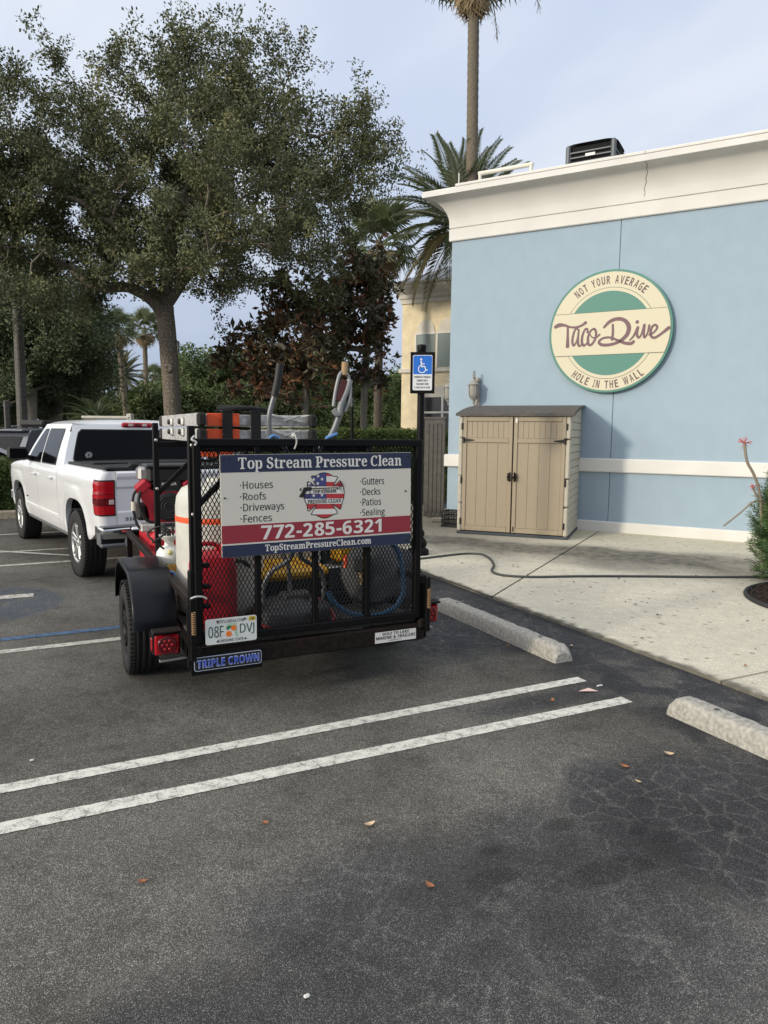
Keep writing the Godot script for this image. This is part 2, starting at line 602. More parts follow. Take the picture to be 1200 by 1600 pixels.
func noise_bytes(w: int, h: int, freq: float, seed_: int, type: int, oct := 4, ret := -1, warp := 0.0) -> PackedByteArray:
	var f := FastNoiseLite.new()
	f.noise_type = type
	f.frequency = freq
	f.seed = seed_
	f.fractal_octaves = oct
	if oct == 1: f.fractal_type = FastNoiseLite.FRACTAL_NONE
	if ret >= 0: f.cellular_return_type = ret
	if warp > 0.0:
		f.domain_warp_enabled = true
		f.domain_warp_amplitude = warp
		f.domain_warp_frequency = freq * 2.5
	var im := f.get_image(w, h, false, false, ret != FastNoiseLite.RETURN_DISTANCE2_SUB)
	im.convert(Image.FORMAT_L8)
	return im.get_data()

func near_spot(x: float, z: float, cx: float, cz: float, rx: float, rz: float) -> float:
	var dx := (x - cx) / rx
	var dz := (z - cz) / rz
	return clampf(1.0 - (dx * dx + dz * dz), 0.0, 1.0)

func rgb_texture(w: int, h: int, data: PackedByteArray) -> ImageTexture:
	var im := Image.create_from_data(w, h, false, Image.FORMAT_RGB8, data)
	return ImageTexture.create_from_image(im)

func srgb8(x: float) -> int:
	return int(clampf(pow(maxf(x, 0.0), 1.0 / 2.2), 0.0, 1.0) * 255.0)

# aggregate of an asphalt surface: stones of uneven tone in dark binder; returns [colour, height]
func aggregate(size: int, cell: float, binder: float, bright: float, seed_: int) -> Array:
	var f := FastNoiseLite.new()
	f.noise_type = FastNoiseLite.TYPE_CELLULAR
	f.frequency = cell
	f.seed = seed_
	f.fractal_type = FastNoiseLite.FRACTAL_NONE
	f.cellular_return_type = FastNoiseLite.RETURN_CELL_VALUE
	var val := f.get_seamless_image(size, size)
	f.cellular_return_type = FastNoiseLite.RETURN_DISTANCE
	var dist := f.get_seamless_image(size, size)
	var g := FastNoiseLite.new()
	g.frequency = 0.02
	g.seed = seed_ + 1
	var big := g.get_seamless_image(size, size)
	for im in [val, dist, big]: im.convert(Image.FORMAT_L8)
	var a: PackedByteArray = val.get_data()
	var d: PackedByteArray = dist.get_data()
	var b: PackedByteArray = big.get_data()
	var col := PackedByteArray()
	var hgt := PackedByteArray()
	col.resize(size * size * 3)
	hgt.resize(size * size)
	for i in size * size:
		var v := a[i] / 255.0
		var s := clampf((0.62 - d[i] / 255.0) * 3.5, 0.0, 1.0)
		var keep := 1.0 if v > 0.30 else 0.25
		var t := binder + s * keep * (0.07 + bright * pow(v, 4.0)) * (0.7 + 0.6 * b[i] / 255.0)
		col[i * 3] = srgb8(t * 1.02)
		col[i * 3 + 1] = srgb8(t)
		col[i * 3 + 2] = srgb8(t * 0.95)
		hgt[i] = int(255.0 * s * (0.35 + 0.65 * v))
	return [rgb_texture(size, size, col), ImageTexture.create_from_image(Image.create_from_data(size, size, false, Image.FORMAT_L8, hgt))]

func lot_map() -> ImageTexture:
	var w := 1024
	var h := 1792
	var x0 := -4.0
	var z0 := -15.4
	var sx := 8.28 / w
	var sz := 14.4 / h
	var n1 := noise_bytes(w, h, 0.0042, 11, FastNoiseLite.TYPE_SIMPLEX_SMOOTH, 5)
	var n2 := noise_bytes(w, h, 0.02, 12, FastNoiseLite.TYPE_SIMPLEX_SMOOTH, 4)
	var n3 := noise_bytes(w, h, 0.09, 15, FastNoiseLite.TYPE_SIMPLEX_SMOOTH, 3)
	var cr := noise_bytes(w, h, 0.065, 13, FastNoiseLite.TYPE_CELLULAR, 1, FastNoiseLite.RETURN_DISTANCE2_SUB, 2.5)
	var cr2 := noise_bytes(w, h, 0.014, 14, FastNoiseLite.TYPE_CELLULAR, 1, FastNoiseLite.RETURN_DISTANCE2_SUB, 12.0)
	var out := PackedByteArray()
	out.resize(w * h * 3)
	for j in h:
		var z := z0 + (j + 0.5) * sz
		for i in w:
			var x := x0 + (i + 0.5) * sx
			var k := j * w + i
			var a := n1[k] / 255.0
			var b := n2[k] / 255.0
			var c := n3[k] / 255.0
			# how much black sealer is left
			var seal := smoothstep(2.55, 3.25, x + (a - 0.5) * 1.6) * (1.0 - 0.45 * smoothstep(-4.6, -3.2, z) * smoothstep(0.45, 0.62, b))
			seal = maxf(seal, 0.95 * smoothstep(0.15, 0.7, near_spot(x, z, 2.75, -2.1, 0.95, 0.85) + (b - 0.5) * 0.5))
			seal = maxf(seal, 0.8 * smoothstep(0.1, 0.8, near_spot(x, z, 1.55, -1.95, 1.35, 0.85) + (a - 0.5) * 0.9))
			seal = maxf(seal, 0.65 * smoothstep(0.1, 0.8, near_spot(x, z, 0.5, -1.8, 0.9, 0.5) + (b - 0.5) * 0.9))
			seal = maxf(seal, 0.8 * smoothstep(0.2, 0.8, near_spot(x, z, 2.9, -3.55, 0.75, 0.16) + (b - 0.5) * 0.3))
			var worn := 0.66 + 0.50 * (a - 0.5) + 0.34 * (b - 0.5) + 0.2 * (c - 0.5)
			worn += 0.16 * near_spot(x, z, 2.05, -2.75, 0.85, 0.45)
			worn += 0.20 * near_spot(x, z, 3.9, -3.7, 0.45, 0.7)
			worn += 0.22 * near_spot(x, z, 2.2, -1.5, 0.5, 0.25)
			worn -= 0.12 * near_spot(x, z, 1.5, -4.9, 1.3, 0.7)
			var dark := 0.29 + 0.2 * (a - 0.5) + 0.18 * (b - 0.5)
			var r := lerpf(worn * 1.02, dark * 0.96, seal)
			var g := lerpf(worn, dark, seal)
			var bl := lerpf(worn * 0.955, dark * 1.16, seal)
			# crack nets, pale where dirt has filled them
			var zone := seal * smoothstep(0.40, 0.62, a * 0.5 + b * 0.5 + 0.35 * near_spot(x, z, 2.8, -2.2, 0.9, 1.0))
			var crack := (1.0 - smoothstep(3.0, 14.0, float(cr[k]))) * zone
			crack = maxf(crack, (1.0 - smoothstep(1.5, 5.0, float(cr2[k]))) * smoothstep(0.5, 0.7, a + 0.25 * seal) * 0.55)
			crack *= 0.55 + 0.8 * c
			r = lerpf(r, 0.95, minf(crack, 1.0) * (0.35 + 0.3 * a))
			g = lerpf(g, 0.93, minf(crack, 1.0) * (0.35 + 0.3 * a))
			bl = lerpf(bl, 0.90, minf(crack, 1.0) * (0.35 + 0.3 * a))
			# oil drips in the middle of the bay
			var oil := 0.0
			for o in [[2.33, -2.15, 0.07, 0.05], [1.98, -2.0, 0.17, 0.09], [2.05, -2.34, 0.1, 0.06], [2.15, -1.97, 0.12, 0.07], [1.55, -2.15, 0.14, 0.07], [1.66, -2.3, 0.09, 0.05]]:
				oil = maxf(oil, smoothstep(0.0, 0.6, near_spot(x, z, o[0], o[1], o[2], o[3]) + (b - 0.5) * 1.3 + (c - 0.5) * 0.5 - 0.1))
			var keep := 1.0 - 0.38 * oil
			# worn blue paint under the access symbol
			var blue := 0.55 * smoothstep(0.0, 0.25, near_spot(x, z, -0.9, -7.9, 1.2, 1.0)) * smoothstep(0.25, 0.6, b + 0.2 * c)
			r = lerpf(r, 0.20, blue)
			g = lerpf(g, 0.36, blue)
			bl = lerpf(bl, 0.62, blue)
			# grime along the pavement edge
			var edge := smoothstep(4.14, 4.26, x + (b - 0.5) * 0.12)
			keep *= 1.0 - 0.4 * edge
			out[k * 3] = srgb8(r * keep)
			out[k * 3 + 1] = srgb8(g * keep)
			out[k * 3 + 2] = srgb8(bl * keep)
	return rgb_texture(w, h, out)

func walk_map() -> ImageTexture:
	var w := 896
	var h := 1280
	var x0 := 4.2
	var z0 := -15.0
	var sx := 8.8 / w
	var sz := 13.0 / h
	var n1 := noise_bytes(w, h, 0.006, 21, FastNoiseLite.TYPE_SIMPLEX_SMOOTH, 5)
	var n2 := noise_bytes(w, h, 0.05, 22, FastNoiseLite.TYPE_SIMPLEX_SMOOTH, 4)
	var spots := noise_bytes(w, h, 0.055, 23, FastNoiseLite.TYPE_CELLULAR, 1, FastNoiseLite.RETURN_DISTANCE)
	var cells := noise_bytes(w, h, 0.055, 23, FastNoiseLite.TYPE_CELLULAR, 1, FastNoiseLite.RETURN_CELL_VALUE)
	var wu := Vector2(0.563, 0.827)
	var wn := Vector2(-0.827, 0.563)
	var out := PackedByteArray()
	out.resize(w * h * 3)
	for j in h:
		var z := z0 + (j + 0.5) * sz
		for i in w:
			var x := x0 + (i + 0.5) * sx
			var k := j * w + i
			var a := n1[k] / 255.0
			var b := n2[k] / 255.0
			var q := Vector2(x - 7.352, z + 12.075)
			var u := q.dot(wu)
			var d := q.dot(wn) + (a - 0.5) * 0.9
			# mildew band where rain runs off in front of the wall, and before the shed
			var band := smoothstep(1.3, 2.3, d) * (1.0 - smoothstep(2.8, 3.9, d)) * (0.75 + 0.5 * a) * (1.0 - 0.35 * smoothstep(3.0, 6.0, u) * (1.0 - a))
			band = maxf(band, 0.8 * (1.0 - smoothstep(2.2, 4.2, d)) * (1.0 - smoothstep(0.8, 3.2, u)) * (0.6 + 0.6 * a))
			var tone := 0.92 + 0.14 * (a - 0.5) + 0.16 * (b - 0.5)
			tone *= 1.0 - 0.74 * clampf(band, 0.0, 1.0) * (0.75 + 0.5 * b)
			var tan_ := 0.25 * (1.0 - smoothstep(0.2, 1.6, d))
			# small dark flecks of dirt and gum
			if spots[k] < 26 and cells[k] > 120:
				tone *= 0.55 if cells[k] > 190 else 0.78
			var edge := 1.0 - smoothstep(4.29, 4.38, x + (b - 0.5) * 0.09)
			tone *= 1.0 - 0.75 * edge
			out[k * 3] = srgb8(tone)
			out[k * 3 + 1] = srgb8(tone * (0.985 - 0.03 * tan_))
			out[k * 3 + 2] = srgb8(tone * (0.92 - 0.25 * tan_))
	return rgb_texture(w, h, out)

func paint_texture(seed_: int, wear: float) -> ImageTexture:
	var w := 1024
	var h := 64
	var cr := noise_bytes(w, h, 0.022, seed_, FastNoiseLite.TYPE_CELLULAR, 1, FastNoiseLite.RETURN_DISTANCE2_SUB, 22.0)
	var sp := noise_bytes(w, h, 0.16, seed_ + 1, FastNoiseLite.TYPE_SIMPLEX_SMOOTH, 3)
	var lo := noise_bytes(w, h, 0.02, seed_ + 2, FastNoiseLite.TYPE_SIMPLEX_SMOOTH, 3)
	var out := PackedByteArray()
	out.resize(w * h * 3)
	for k in w * h:
		var l := lo[k] / 255.0
		var t := 0.92 - 0.18 * l
		var crack := (1.0 - smoothstep(2.0, 9.0, float(cr[k]))) * smoothstep(0.3, 0.55, l)
		var chip := smoothstep(0.66 - wear, 0.74 - wear, sp[k] / 255.0 * 0.8 + 0.2 * l)
		t = lerpf(t, 0.11, maxf(crack * 0.75, chip * 0.8))
		out[k * 3] = srgb8(t)
		out[k * 3 + 1] = srgb8(t)
		out[k * 3 + 2] = srgb8(t * 0.97)
	return rgb_texture(w, h, out)

# a painted stripe with slightly ragged edges, from a to b
func stripe(called: String, m: Material, a: Vector2, b: Vector2, wide: float, y := 0.004, reps := 2.0) -> void:
	var st := SurfaceTool.new()
	st.begin(Mesh.PRIMITIVE_TRIANGLES)
	var len_ := a.distance_to(b)
	var d := (b - a).normalized()
	var s := Vector2(-d.y, d.x)
	var nn := int(len_ / 0.018) + 1
	var e := []
	var off := rng.randf() * 3.0
	for i in nn + 1:
		e.append([wide * 0.5 + rng.randf_range(-0.0035, 0.001), wide * 0.5 + rng.randf_range(-0.0035, 0.001)])
	for i in nn:
		for q in [[0, 0], [1, 0], [1, 1], [0, 0], [1, 1], [0, 1]]:
			var t := float(i + q[0]) / nn
			var p: Vector2 = a + d * len_ * t + s * (e[i + q[0]][0] if q[1] else -e[i + q[0]][1])
			st.set_normal(Vector3.UP)
			st.set_uv(Vector2(t * len_ / reps + off, q[1]))
			st.add_vertex(Vector3(p.x, y, p.y))
	struct(called, st.commit(), m)

func build_ground() -> void:
	var far_ground := mk("far_ground", 0.10, 0.10, 0.09, 0.95)
	rough_up(far_ground, 0.2, M.soft_tex)
	struct("ground", sheet(-300, -320, 300, 120, -0.05), far_ground)
	# the parking lot
	var agg := aggregate(1024, 0.23, 0.12, 0.62, 5)
	var am := mk("asphalt", 0.84, 0.83, 0.80, 0.88)
	am.albedo_texture = agg[0]
	am.heightmap_enabled = true
	am.heightmap_texture = agg[1]
	am.heightmap_scale = 0.35
	am.detail_enabled = true
	am.detail_blend_mode = BaseMaterial3D.BLEND_MODE_MUL
	am.detail_uv_layer = BaseMaterial3D.DETAIL_UV_2
	am.detail_albedo = lot_map()
	am.metallic_specular = 0.35
	struct("parking_lot", sheet(-4.0, -15.4, 4.28, -1.0, 0.0, 0.9), am)
	var am2 := mk("asphalt_plain", 0.52, 0.515, 0.50, 0.9)
	am2.albedo_texture = agg[0]
	am2.heightmap_enabled = true
	am2.heightmap_texture = agg[1]
	am2.heightmap_scale = 0.35
	struct("parking_lot", sheet(-30, -15.4, -4.0, 12, 0.0, 0.9), am2)
	struct("parking_lot", sheet(-4.0, -1.0, 4.28, 12, 0.0, 0.9), am2)
	struct("parking_lot", sheet(-40, -60, 60, -22, -0.02, 0.9), am2)
	# painted lines
	var pt := mk("line_paint", 0.74, 0.72, 0.66, 0.8)
	pt.albedo_texture = paint_texture(31, 0.02)
	var pt2 := mk("line_paint_worn", 0.60, 0.58, 0.53, 0.85)
	pt2.albedo_texture = paint_texture(41, 0.1)
	var bp := mk("line_paint_blue", 0.09, 0.19, 0.35, 0.85)
	bp.albedo_texture = paint_texture(51, 0.2)
	stripe("parking_line", pt, Vector2(-0.6, -3.735), Vector2(3.45, -3.765), 0.098)
	stripe("parking_line", pt, Vector2(-0.6, -3.355), Vector2(3.45, -3.335), 0.106)
	stripe("parking_line", pt2, Vector2(-0.9, -6.13), Vector2(3.3, -6.16), 0.10)
	stripe("parking_line", bp, Vector2(-0.9, -6.50), Vector2(3.3, -6.53), 0.10)
	stripe("parking_line", pt2, Vector2(-1.2, -10.06), Vector2(3.4, -10.17), 0.10)
	stripe("parking_line", pt2, Vector2(-1.2, -11.17), Vector2(3.0, -11.27), 0.09)
	stripe("parking_line", pt2, Vector2(-0.7, -11.45), Vector2(0.75, -10.25), 0.09, 0.008)
	stripe("parking_line", pt2, Vector2(-1.0, -13.05), Vector2(1.2, -13.1), 0.1)
	stripe("parking_symbol_paint", pt2, Vector2(-0.75, -8.18), Vector2(-0.06, -8.16), 0.17)
	# the pavement: cast slabs with open joints on a dark bed
	var wm := mk("pavement_concrete", 0.76, 0.73, 0.655, 0.92)
	var sp := aggregate(512, 0.09, 0.70, 0.2, 77)
	wm.albedo_texture = walk_map()
	wm.detail_enabled = true
	wm.detail_blend_mode = BaseMaterial3D.BLEND_MODE_MUL
	wm.detail_uv_layer = BaseMaterial3D.DETAIL_UV_2
	wm.detail_albedo = sp[0]
	var bed := sheet(4.28, -15.0, 14.0, 8.0, -0.006)
	var walk := struct("pavement", bed, M.joint_dark)
	var j0 := Vector2(4.285, -6.085)
	var j1 := Vector2(9.085, -9.617)
	var jd := (j1 - j0).normalized()
	var jn := Vector2(-jd.y, jd.x) * 0.005
	if jn.y < 0.0: jn = -jn
	var wall_end := Vector2(12.6, -4.36)
	var slabs := [
		[j0 - jn, j1 - jn, Vector2(7.352, -12.075), Vector2(8.4, -13.6), Vector2(8.2, -15.0), Vector2(4.285, -15.0), Vector2(4.285, -10.0)],
		[j0 + jn, j1 + jn, wall_end, Vector2(12.6, -3.30), Vector2(4.285, -3.288)],
		[Vector2(4.285, -3.276), Vector2(12.6, -3.288), Vector2(13.9, -3.2), Vector2(13.9, 7.0), Vector2(4.285, 7.0)],
	]
	for s in slabs:
		var pl := PackedVector2Array()
		for q in s: pl.append(Vector2(q.x, -q.y))
		put("concrete_slab", slab_mesh(pl), wm, walk)

# a slab with its top at 2 cm; outline given as (x, -z)
func slab_mesh(pl: PackedVector2Array) -> ArrayMesh:
	if Geometry2D.is_polygon_clockwise(pl): pl.reverse()
	var inner := Geometry2D.offset_polygon(pl, -0.006)
	var top: PackedVector2Array = inner[0] if inner.size() else pl
	var st := SurfaceTool.new()
	st.begin(Mesh.PRIMITIVE_TRIANGLES)
	var t := Geometry2D.triangulate_polygon(top)
	var emit := func(p: Vector3, nn: Vector3) -> void:
		st.set_normal(nn)
		st.set_uv(Vector2((p.x - 4.2) / 8.8, (p.z + 15.0) / 13.0))
		st.set_uv2(Vector2(p.x, p.z) / 0.7)
		st.add_vertex(p)
	for i in range(0, t.size(), 3):
		var a := top[t[i]]
		var b := top[t[i + 1]]
		var c := top[t[i + 2]]
		if (b - a).cross(c - a) > 0.0:
			var w := b
			b = c
			c = w
		for q in [a, b, c]: emit.call(Vector3(q.x, 0.02, -q.y), Vector3.UP)
	var loops := [[pl, -0.004, pl, 0.014], [pl, 0.014, top, 0.02]]
	for l in loops:
		var lo: PackedVector2Array = l[0]
		var hi: PackedVector2Array = l[2]
		if lo.size() != hi.size(): continue
		for i in lo.size():
			var k := (i + 1) % lo.size()
			# offset_polygon may start elsewhere: match by nearest corner
			var hi_i := nearest(hi, lo[i])
			var hi_k := nearest(hi, lo[k])
			var e := lo[k] - lo[i]
			var nn := Vector3(e.y, 0.4, e.x).normalized()
			for q in [[lo[i], l[1]], [hi_k, l[3]], [lo[k], l[1]], [lo[i], l[1]], [hi_i, l[3]], [hi_k, l[3]]]:
				emit.call(Vector3(q[0].x, q[1], -q[0].y), nn)
	return st.commit()

func nearest(p: PackedVector2Array, q: Vector2) -> Vector2:
	var best := p[0]
	for k in p:
		if k.distance_squared_to(q) < best.distance_squared_to(q): best = k
	return best

func build_wheel_stops() -> void:
	var data := [
		[Vector3(3.585, 0, -5.03), "weathered concrete wheel stop beside the trailer's right tail light", 0],
		[Vector3(3.585, 0, -2.14), "pale cracked concrete wheel stop nearest the camera at the right edge", 1],
	]
	for d in data:
		var t := thing("wheel_stop", d[1], "wheel stop", d[0], rng.randf_range(-0.5, 0.5), "concrete wheel stops along the pavement")
		# cross section of the stop, swept along its length with worn, uneven edges
		var prof := [Vector2(-0.088, 0.0), Vector2(-0.086, 0.045), Vector2(-0.068, 0.105), Vector2(-0.045, 0.122), Vector2(0.045, 0.122), Vector2(0.068, 0.105), Vector2(0.086, 0.045), Vector2(0.088, 0.0)]
		var cuts := [[-0.91, 0.91]] if d[2] == 0 else [[-0.91, -0.447], [-0.442, 0.13], [0.135, 0.91]]
		var f := FastNoiseLite.new()
		f.frequency = 9.0
		f.seed = 40 + d[2]
		for hz in [-0.62, 0.62]:
			var hb := MB.new()
			hb.lathe([Vector2(0.016, 0.0), Vector2(0.0, 0.001)], 12)
			put("pin_hole", hb.mesh(), M.joint_dark, t, Vector3(0.0, 0.1255, hz))
		for c in cuts:
			var b := MB.new()
			var rows := []
			var z0: float = c[0]
			var z1: float = c[1]
			var steps := int((z1 - z0) / 0.03) + 2
			for i in steps + 1:
				var z := lerpf(z0, z1, float(i) / steps)
				var end := minf(0.91 - absf(z), 0.06) / 0.06
				var k := 0.55 + 0.45 * sqrt(clampf(end, 0.0, 1.0))
				var row := []
				for j in prof.size():
					var q: Vector2 = prof[j]
					var nz := f.get_noise_3d(q.x * 3.0, q.y * 3.0, z) * 0.006
					if q.y < 0.01: nz = 0.0
					row.append(Vector3(q.x * lerpf(0.9, 1.0, k) + nz * signf(q.x), q.y * k + nz * (1.0 if q.y > 0.05 else 0.0), -z))
				rows.append(row)
			b.grid(rows, false, true)
			b.fan((rows[0][3] + rows[0][0] + rows[0][7]) / 3.0, rows[0], Vector3(0, 0, 1))
			b.fan((rows[-1][3] + rows[-1][0] + rows[-1][7]) / 3.0, rows[-1], Vector3(0, 0, -1))
			put("concrete_block" if d[2] == 0 else "broken_block", b.mesh(), M.concrete_old, t)

# ---------------------------------------------------------------- buildings
func at_wall(called: String, label: String, category: String, u: float, y: float, out: float, group := "") -> Node3D:
	return thing(called, label, category, wall_xf * Vector3(u, y, out), WALL_TURN, group)

# a moulding of profile (out, y) along a plan path (x, z) whose left side is outside; mitred
func moulding(path: Array, prof: Array, smooth_from := -1, smooth_to := -1) -> ArrayMesh:
	var b := MB.new()
	var offs := []
	for i in path.size():
		var d0: Vector2 = (path[i] - path[i - 1]).normalized() if i > 0 else (path[1] - path[0]).normalized()
		var d1: Vector2 = (path[i + 1] - path[i]).normalized() if i < path.size() - 1 else d0
		var n0 := Vector2(-d0.y, d0.x)
		var n1 := Vector2(-d1.y, d1.x)
		var m := (n0 + n1).normalized()
		offs.append(m / maxf(m.dot(n0), 0.3))
	for s in path.size() - 1:
		var k := 0
		while k < prof.size() - 1:
			var last := k + 1
			if k == smooth_from: last = smooth_to
			var rows := []
			for j in range(k, last + 1):
				var row := []
				for e in [s, s + 1]:
					var q: Vector2 = path[e] + offs[e] * prof[j].x
					row.append(Vector3(q.x, prof[j].y, q.y))
				rows.append(row)
			b.grid(rows, false, true)
			k = last
	return b.mesh()

func build_blue_building() -> void:
	var o := at_wall("blue_building", "pale blue stucco building with a deep cream cornice and white bands", "building", 0, 0, 0)
	var len_ := 14.0
	var deep := 9.0
	# two wall panels with an open joint between them, on a backing
	part_box("wall", o, M.blue_stucco, Vector3(1.567, 2.69, -0.15), Vector3(3.134, 5.38, 0.3), 0.006)
	part_box("wall", o, M.blue_stucco, Vector3((3.142 + len_) / 2, 2.69, -0.15), Vector3(len_ - 3.142, 5.38, 0.3), 0.006)
	part_box("wall_joint", o, M.joint_dark, Vector3(3.138, 2.69, -0.1), Vector3(0.03, 5.38, 0.17), 0.0)
	part_box("side_wall", o, M.blue_stucco, Vector3(0.15, 2.69, -deep / 2 - 0.15), Vector3(0.3, 5.38, deep - 0.3), 0.006)
	part_box("side_wall", o, M.blue_stucco, Vector3(len_ - 0.15, 2.69, -deep / 2 - 0.15), Vector3(0.3, 5.38, deep - 0.3), 0.006)
	part_box("back_wall", o, M.blue_stucco, Vector3(len_ / 2, 2.69, -deep - 0.15), Vector3(len_, 5.38, 0.3), 0.006)
	part_box("roof", o, M.roof_grey, Vector3(len_ / 2, 5.5, -deep / 2), Vector3(len_ - 0.02, 0.22, deep - 0.02), 0.0)
	var path := [Vector2(0, -deep), Vector2(0, 0), Vector2(len_, 0)]
	# cornice: flat frieze, groove, cove, lip
	var prof := [Vector2(0.0, 5.365), Vector2(0.032, 5.365), Vector2(0.045, 5.378), Vector2(0.045, 5.588), Vector2(0.02, 5.592), Vector2(0.02, 5.604), Vector2(0.045, 5.608)]
	var c0 := prof.size() - 1
	for i in range(1, 13):
		var t := float(i) / 12.0
		var a := t * PI / 2
		prof.append(Vector2(0.045 + 0.375 * (1.0 - cos(a)), 5.608 + 0.07 + 0.432 * sin(a)) if i > 0 else prof[-1])
	var c1 := prof.size() - 1
	prof.append(Vector2(0.44, 6.112))
	prof.append(Vector2(0.44, 6.205))
	prof.append(Vector2(0.425, 6.222))
	prof.append(Vector2(-0.3, 6.235))
	prof.append(Vector2(-0.3, 5.6))
	put("cornice", moulding(path, prof, c0, c1), M.white_stucco, o)
	var cap := [Vector2(0.434, 6.216), Vector2(0.446, 6.222), Vector2(0.446, 6.256), Vector2(0.432, 6.268), Vector2(-0.28, 6.275)]
	put("coping", moulding([Vector2(0.24, 0), Vector2(3.55, 0)], cap), M.white_stucco, o)
	put("coping", moulding([Vector2(3.556, 0), Vector2(len_, 0)], cap), M.white_stucco, o)
	# crack down the cove at the joint
	var crk := MB.new()
	var cp := []
	for i in 13:
		var t2 := float(i) / 12.0
		var a2 := t2 * PI / 2
		cp.append(Vector3(3.56 - 0.16 * smoothstep(0.2, 1.0, 1.0 - t2) * 0.4 + sin(i * 2.1) * 0.012, 5.608 + 0.07 + 0.432 * sin(a2), 0.047 + 0.375 * (1.0 - cos(a2)) + 0.0015))
	crk.tube(cp, 0.0035, 4)
	put("crack", crk.mesh(), M.joint_dark, o)
	# belt band and base band, both running round the corner
	var belt := [Vector2(0.0, 1.075), Vector2(0.04, 1.075), Vector2(0.055, 1.09), Vector2(0.055, 1.30), Vector2(0.04, 1.315), Vector2(0.0, 1.318)]
	put("belt_band", moulding(path, belt), M.white_stucco, o)
	var base := [Vector2(0.05, -0.02), Vector2(0.05, 0.185), Vector2(0.035, 0.2), Vector2(0.0, 0.202)]
	put("base_band", moulding(path, base), M.white_stucco, o)

func arch_poly(w: float, y0: float, spring: float, rise: float) -> PackedVector2Array:
	var p := PackedVector2Array([Vector2(-w / 2, y0), Vector2(w / 2, y0), Vector2(w / 2, spring)])
	for i in range(1, 16):
		var a := PI * i / 16.0
		p.append(Vector2(cos(a) * w / 2, spring + sin(a) * rise))
	p.append(Vector2(-w / 2, spring))
	return p

func build_yellow_building() -> void:
	var o := thing("yellow_building", "yellow two storey building with arched window heads behind the blue one", "building", Vector3(13.41, 0, -25.72), WALL_TURN)
	var len_ := 16.0
	part_box("wall", o, M.yellow_stucco, Vector3(len_ / 2, 3.45, -4.0), Vector3(len_, 6.9, 8.0), 0.01)
	var path := [Vector2(0, -8), Vector2(0, 0), Vector2(len_, 0)]
	var prof := [Vector2(0.0, 6.78), Vector2(0.05, 6.78), Vector2(0.05, 6.95), Vector2(0.10, 6.97), Vector2(0.12, 7.08), Vector2(0.12, 7.12), Vector2(0.20, 7.22), Vector2(0.28, 7.34), Vector2(0.30, 7.36), Vector2(0.30, 7.46), Vector2(0.36, 7.48), Vector2(0.36, 7.56), Vector2(-0.2, 7.58)]
	put("cornice", moulding(path, prof), M.cream_trim, o)
	# standing seam roof
	var rf := MB.new()
	rf.quad(Vector3(-0.3, 7.56, 0.3), Vector3(len_, 7.56, 0.3), Vector3(len_, 9.6, -4.0), Vector3(3.6, 9.6, -4.0))
	rf.quad(Vector3(-0.3, 7.56, -8.0), Vector3(-0.3, 7.56, 0.3), Vector3(3.6, 9.6, -4.0), Vector3(3.6, 9.6, -4.01))
	var roof := put("roof", rf.mesh(), M.roof_grey, o)
	for i in 8:
		var sm := MB.new()
		var x := 0.2 + i * 0.5
		var t := clampf((x + 0.3) / 3.9, 0.0, 1.0)
		sm.bar(Vector3(x, 7.59, 0.28), Vector3(x, 7.59 + 2.02 * t, 0.28 - 4.25 * t), 0.03, 0.05, 0.0)
		put("roof_seam", sm.mesh(), M.roof_grey, roof)
	put("string_course", moulding(path, [Vector2(0, 4.06), Vector2(0.06, 4.08), Vector2(0.09, 4.12), Vector2(0.09, 4.24), Vector2(0.0, 4.26)]), M.cream_trim, o)
	for i in 4:
		var x := 1.07 + i * 0.93
		var w := Node3D.new()
		w.name = "window"
		o.add_child(w, true)
		w.position = Vector3(x, 0, 0.0)
		flat("arch_panel", w, M.cream_trim, arch_poly(0.76, 5.58, 5.70, 0.42), 0.0, 0.03)
		part_box("pane", w, M.window_grey, Vector3(0, 4.92, 0.012), Vector3(0.80, 1.28, 0.02), 0.0)
		part_box("frame", w, M.white_frame, Vector3(-0.43, 4.92, 0.02), Vector3(0.06, 1.30, 0.05))
		part_box("frame", w, M.white_frame, Vector3(0, 5.585, 0.021), Vector3(0.90, 0.05, 0.05))
	for i in 2:
		var x := 1.85 + i * 2.4
		var w := Node3D.new()
		w.name = "window"
		o.add_child(w, true)
		w.position = Vector3(x, 0, 0)
		flat("arch_panel", w, M.cream_trim, arch_poly(1.9, 3.12, 3.16, 0.40), 0.0, 0.03)
		for s in [-0.45, 0.45]:
			part_box("pane", w, M.window_dark, Vector3(s, 2.86, 0.012), Vector3(0.80, 0.58, 0.02), 0.0)
			part_box("pane", w, M.window_dark, Vector3(s, 1.3, 0.012), Vector3(0.80, 2.36, 0.02), 0.0)
		part_box("frame", w, M.white_frame, Vector3(0, 2.86, 0.02), Vector3(0.09, 0.60, 0.05))
		part_box("frame", w, M.white_frame, Vector3(0, 1.25, 0.02), Vector3(0.09, 2.44, 0.05))
		part_box("frame", w, M.white_frame, Vector3(0, 2.52, 0.022), Vector3(1.80, 0.07, 0.05))
		part_box("frame", w, M.white_frame, Vector3(-0.89, 1.6, 0.021), Vector3(0.08, 3.1, 0.05))
		part_box("frame", w, M.white_frame, Vector3(0.89, 1.6, 0.021), Vector3(0.08, 3.1, 0.05))

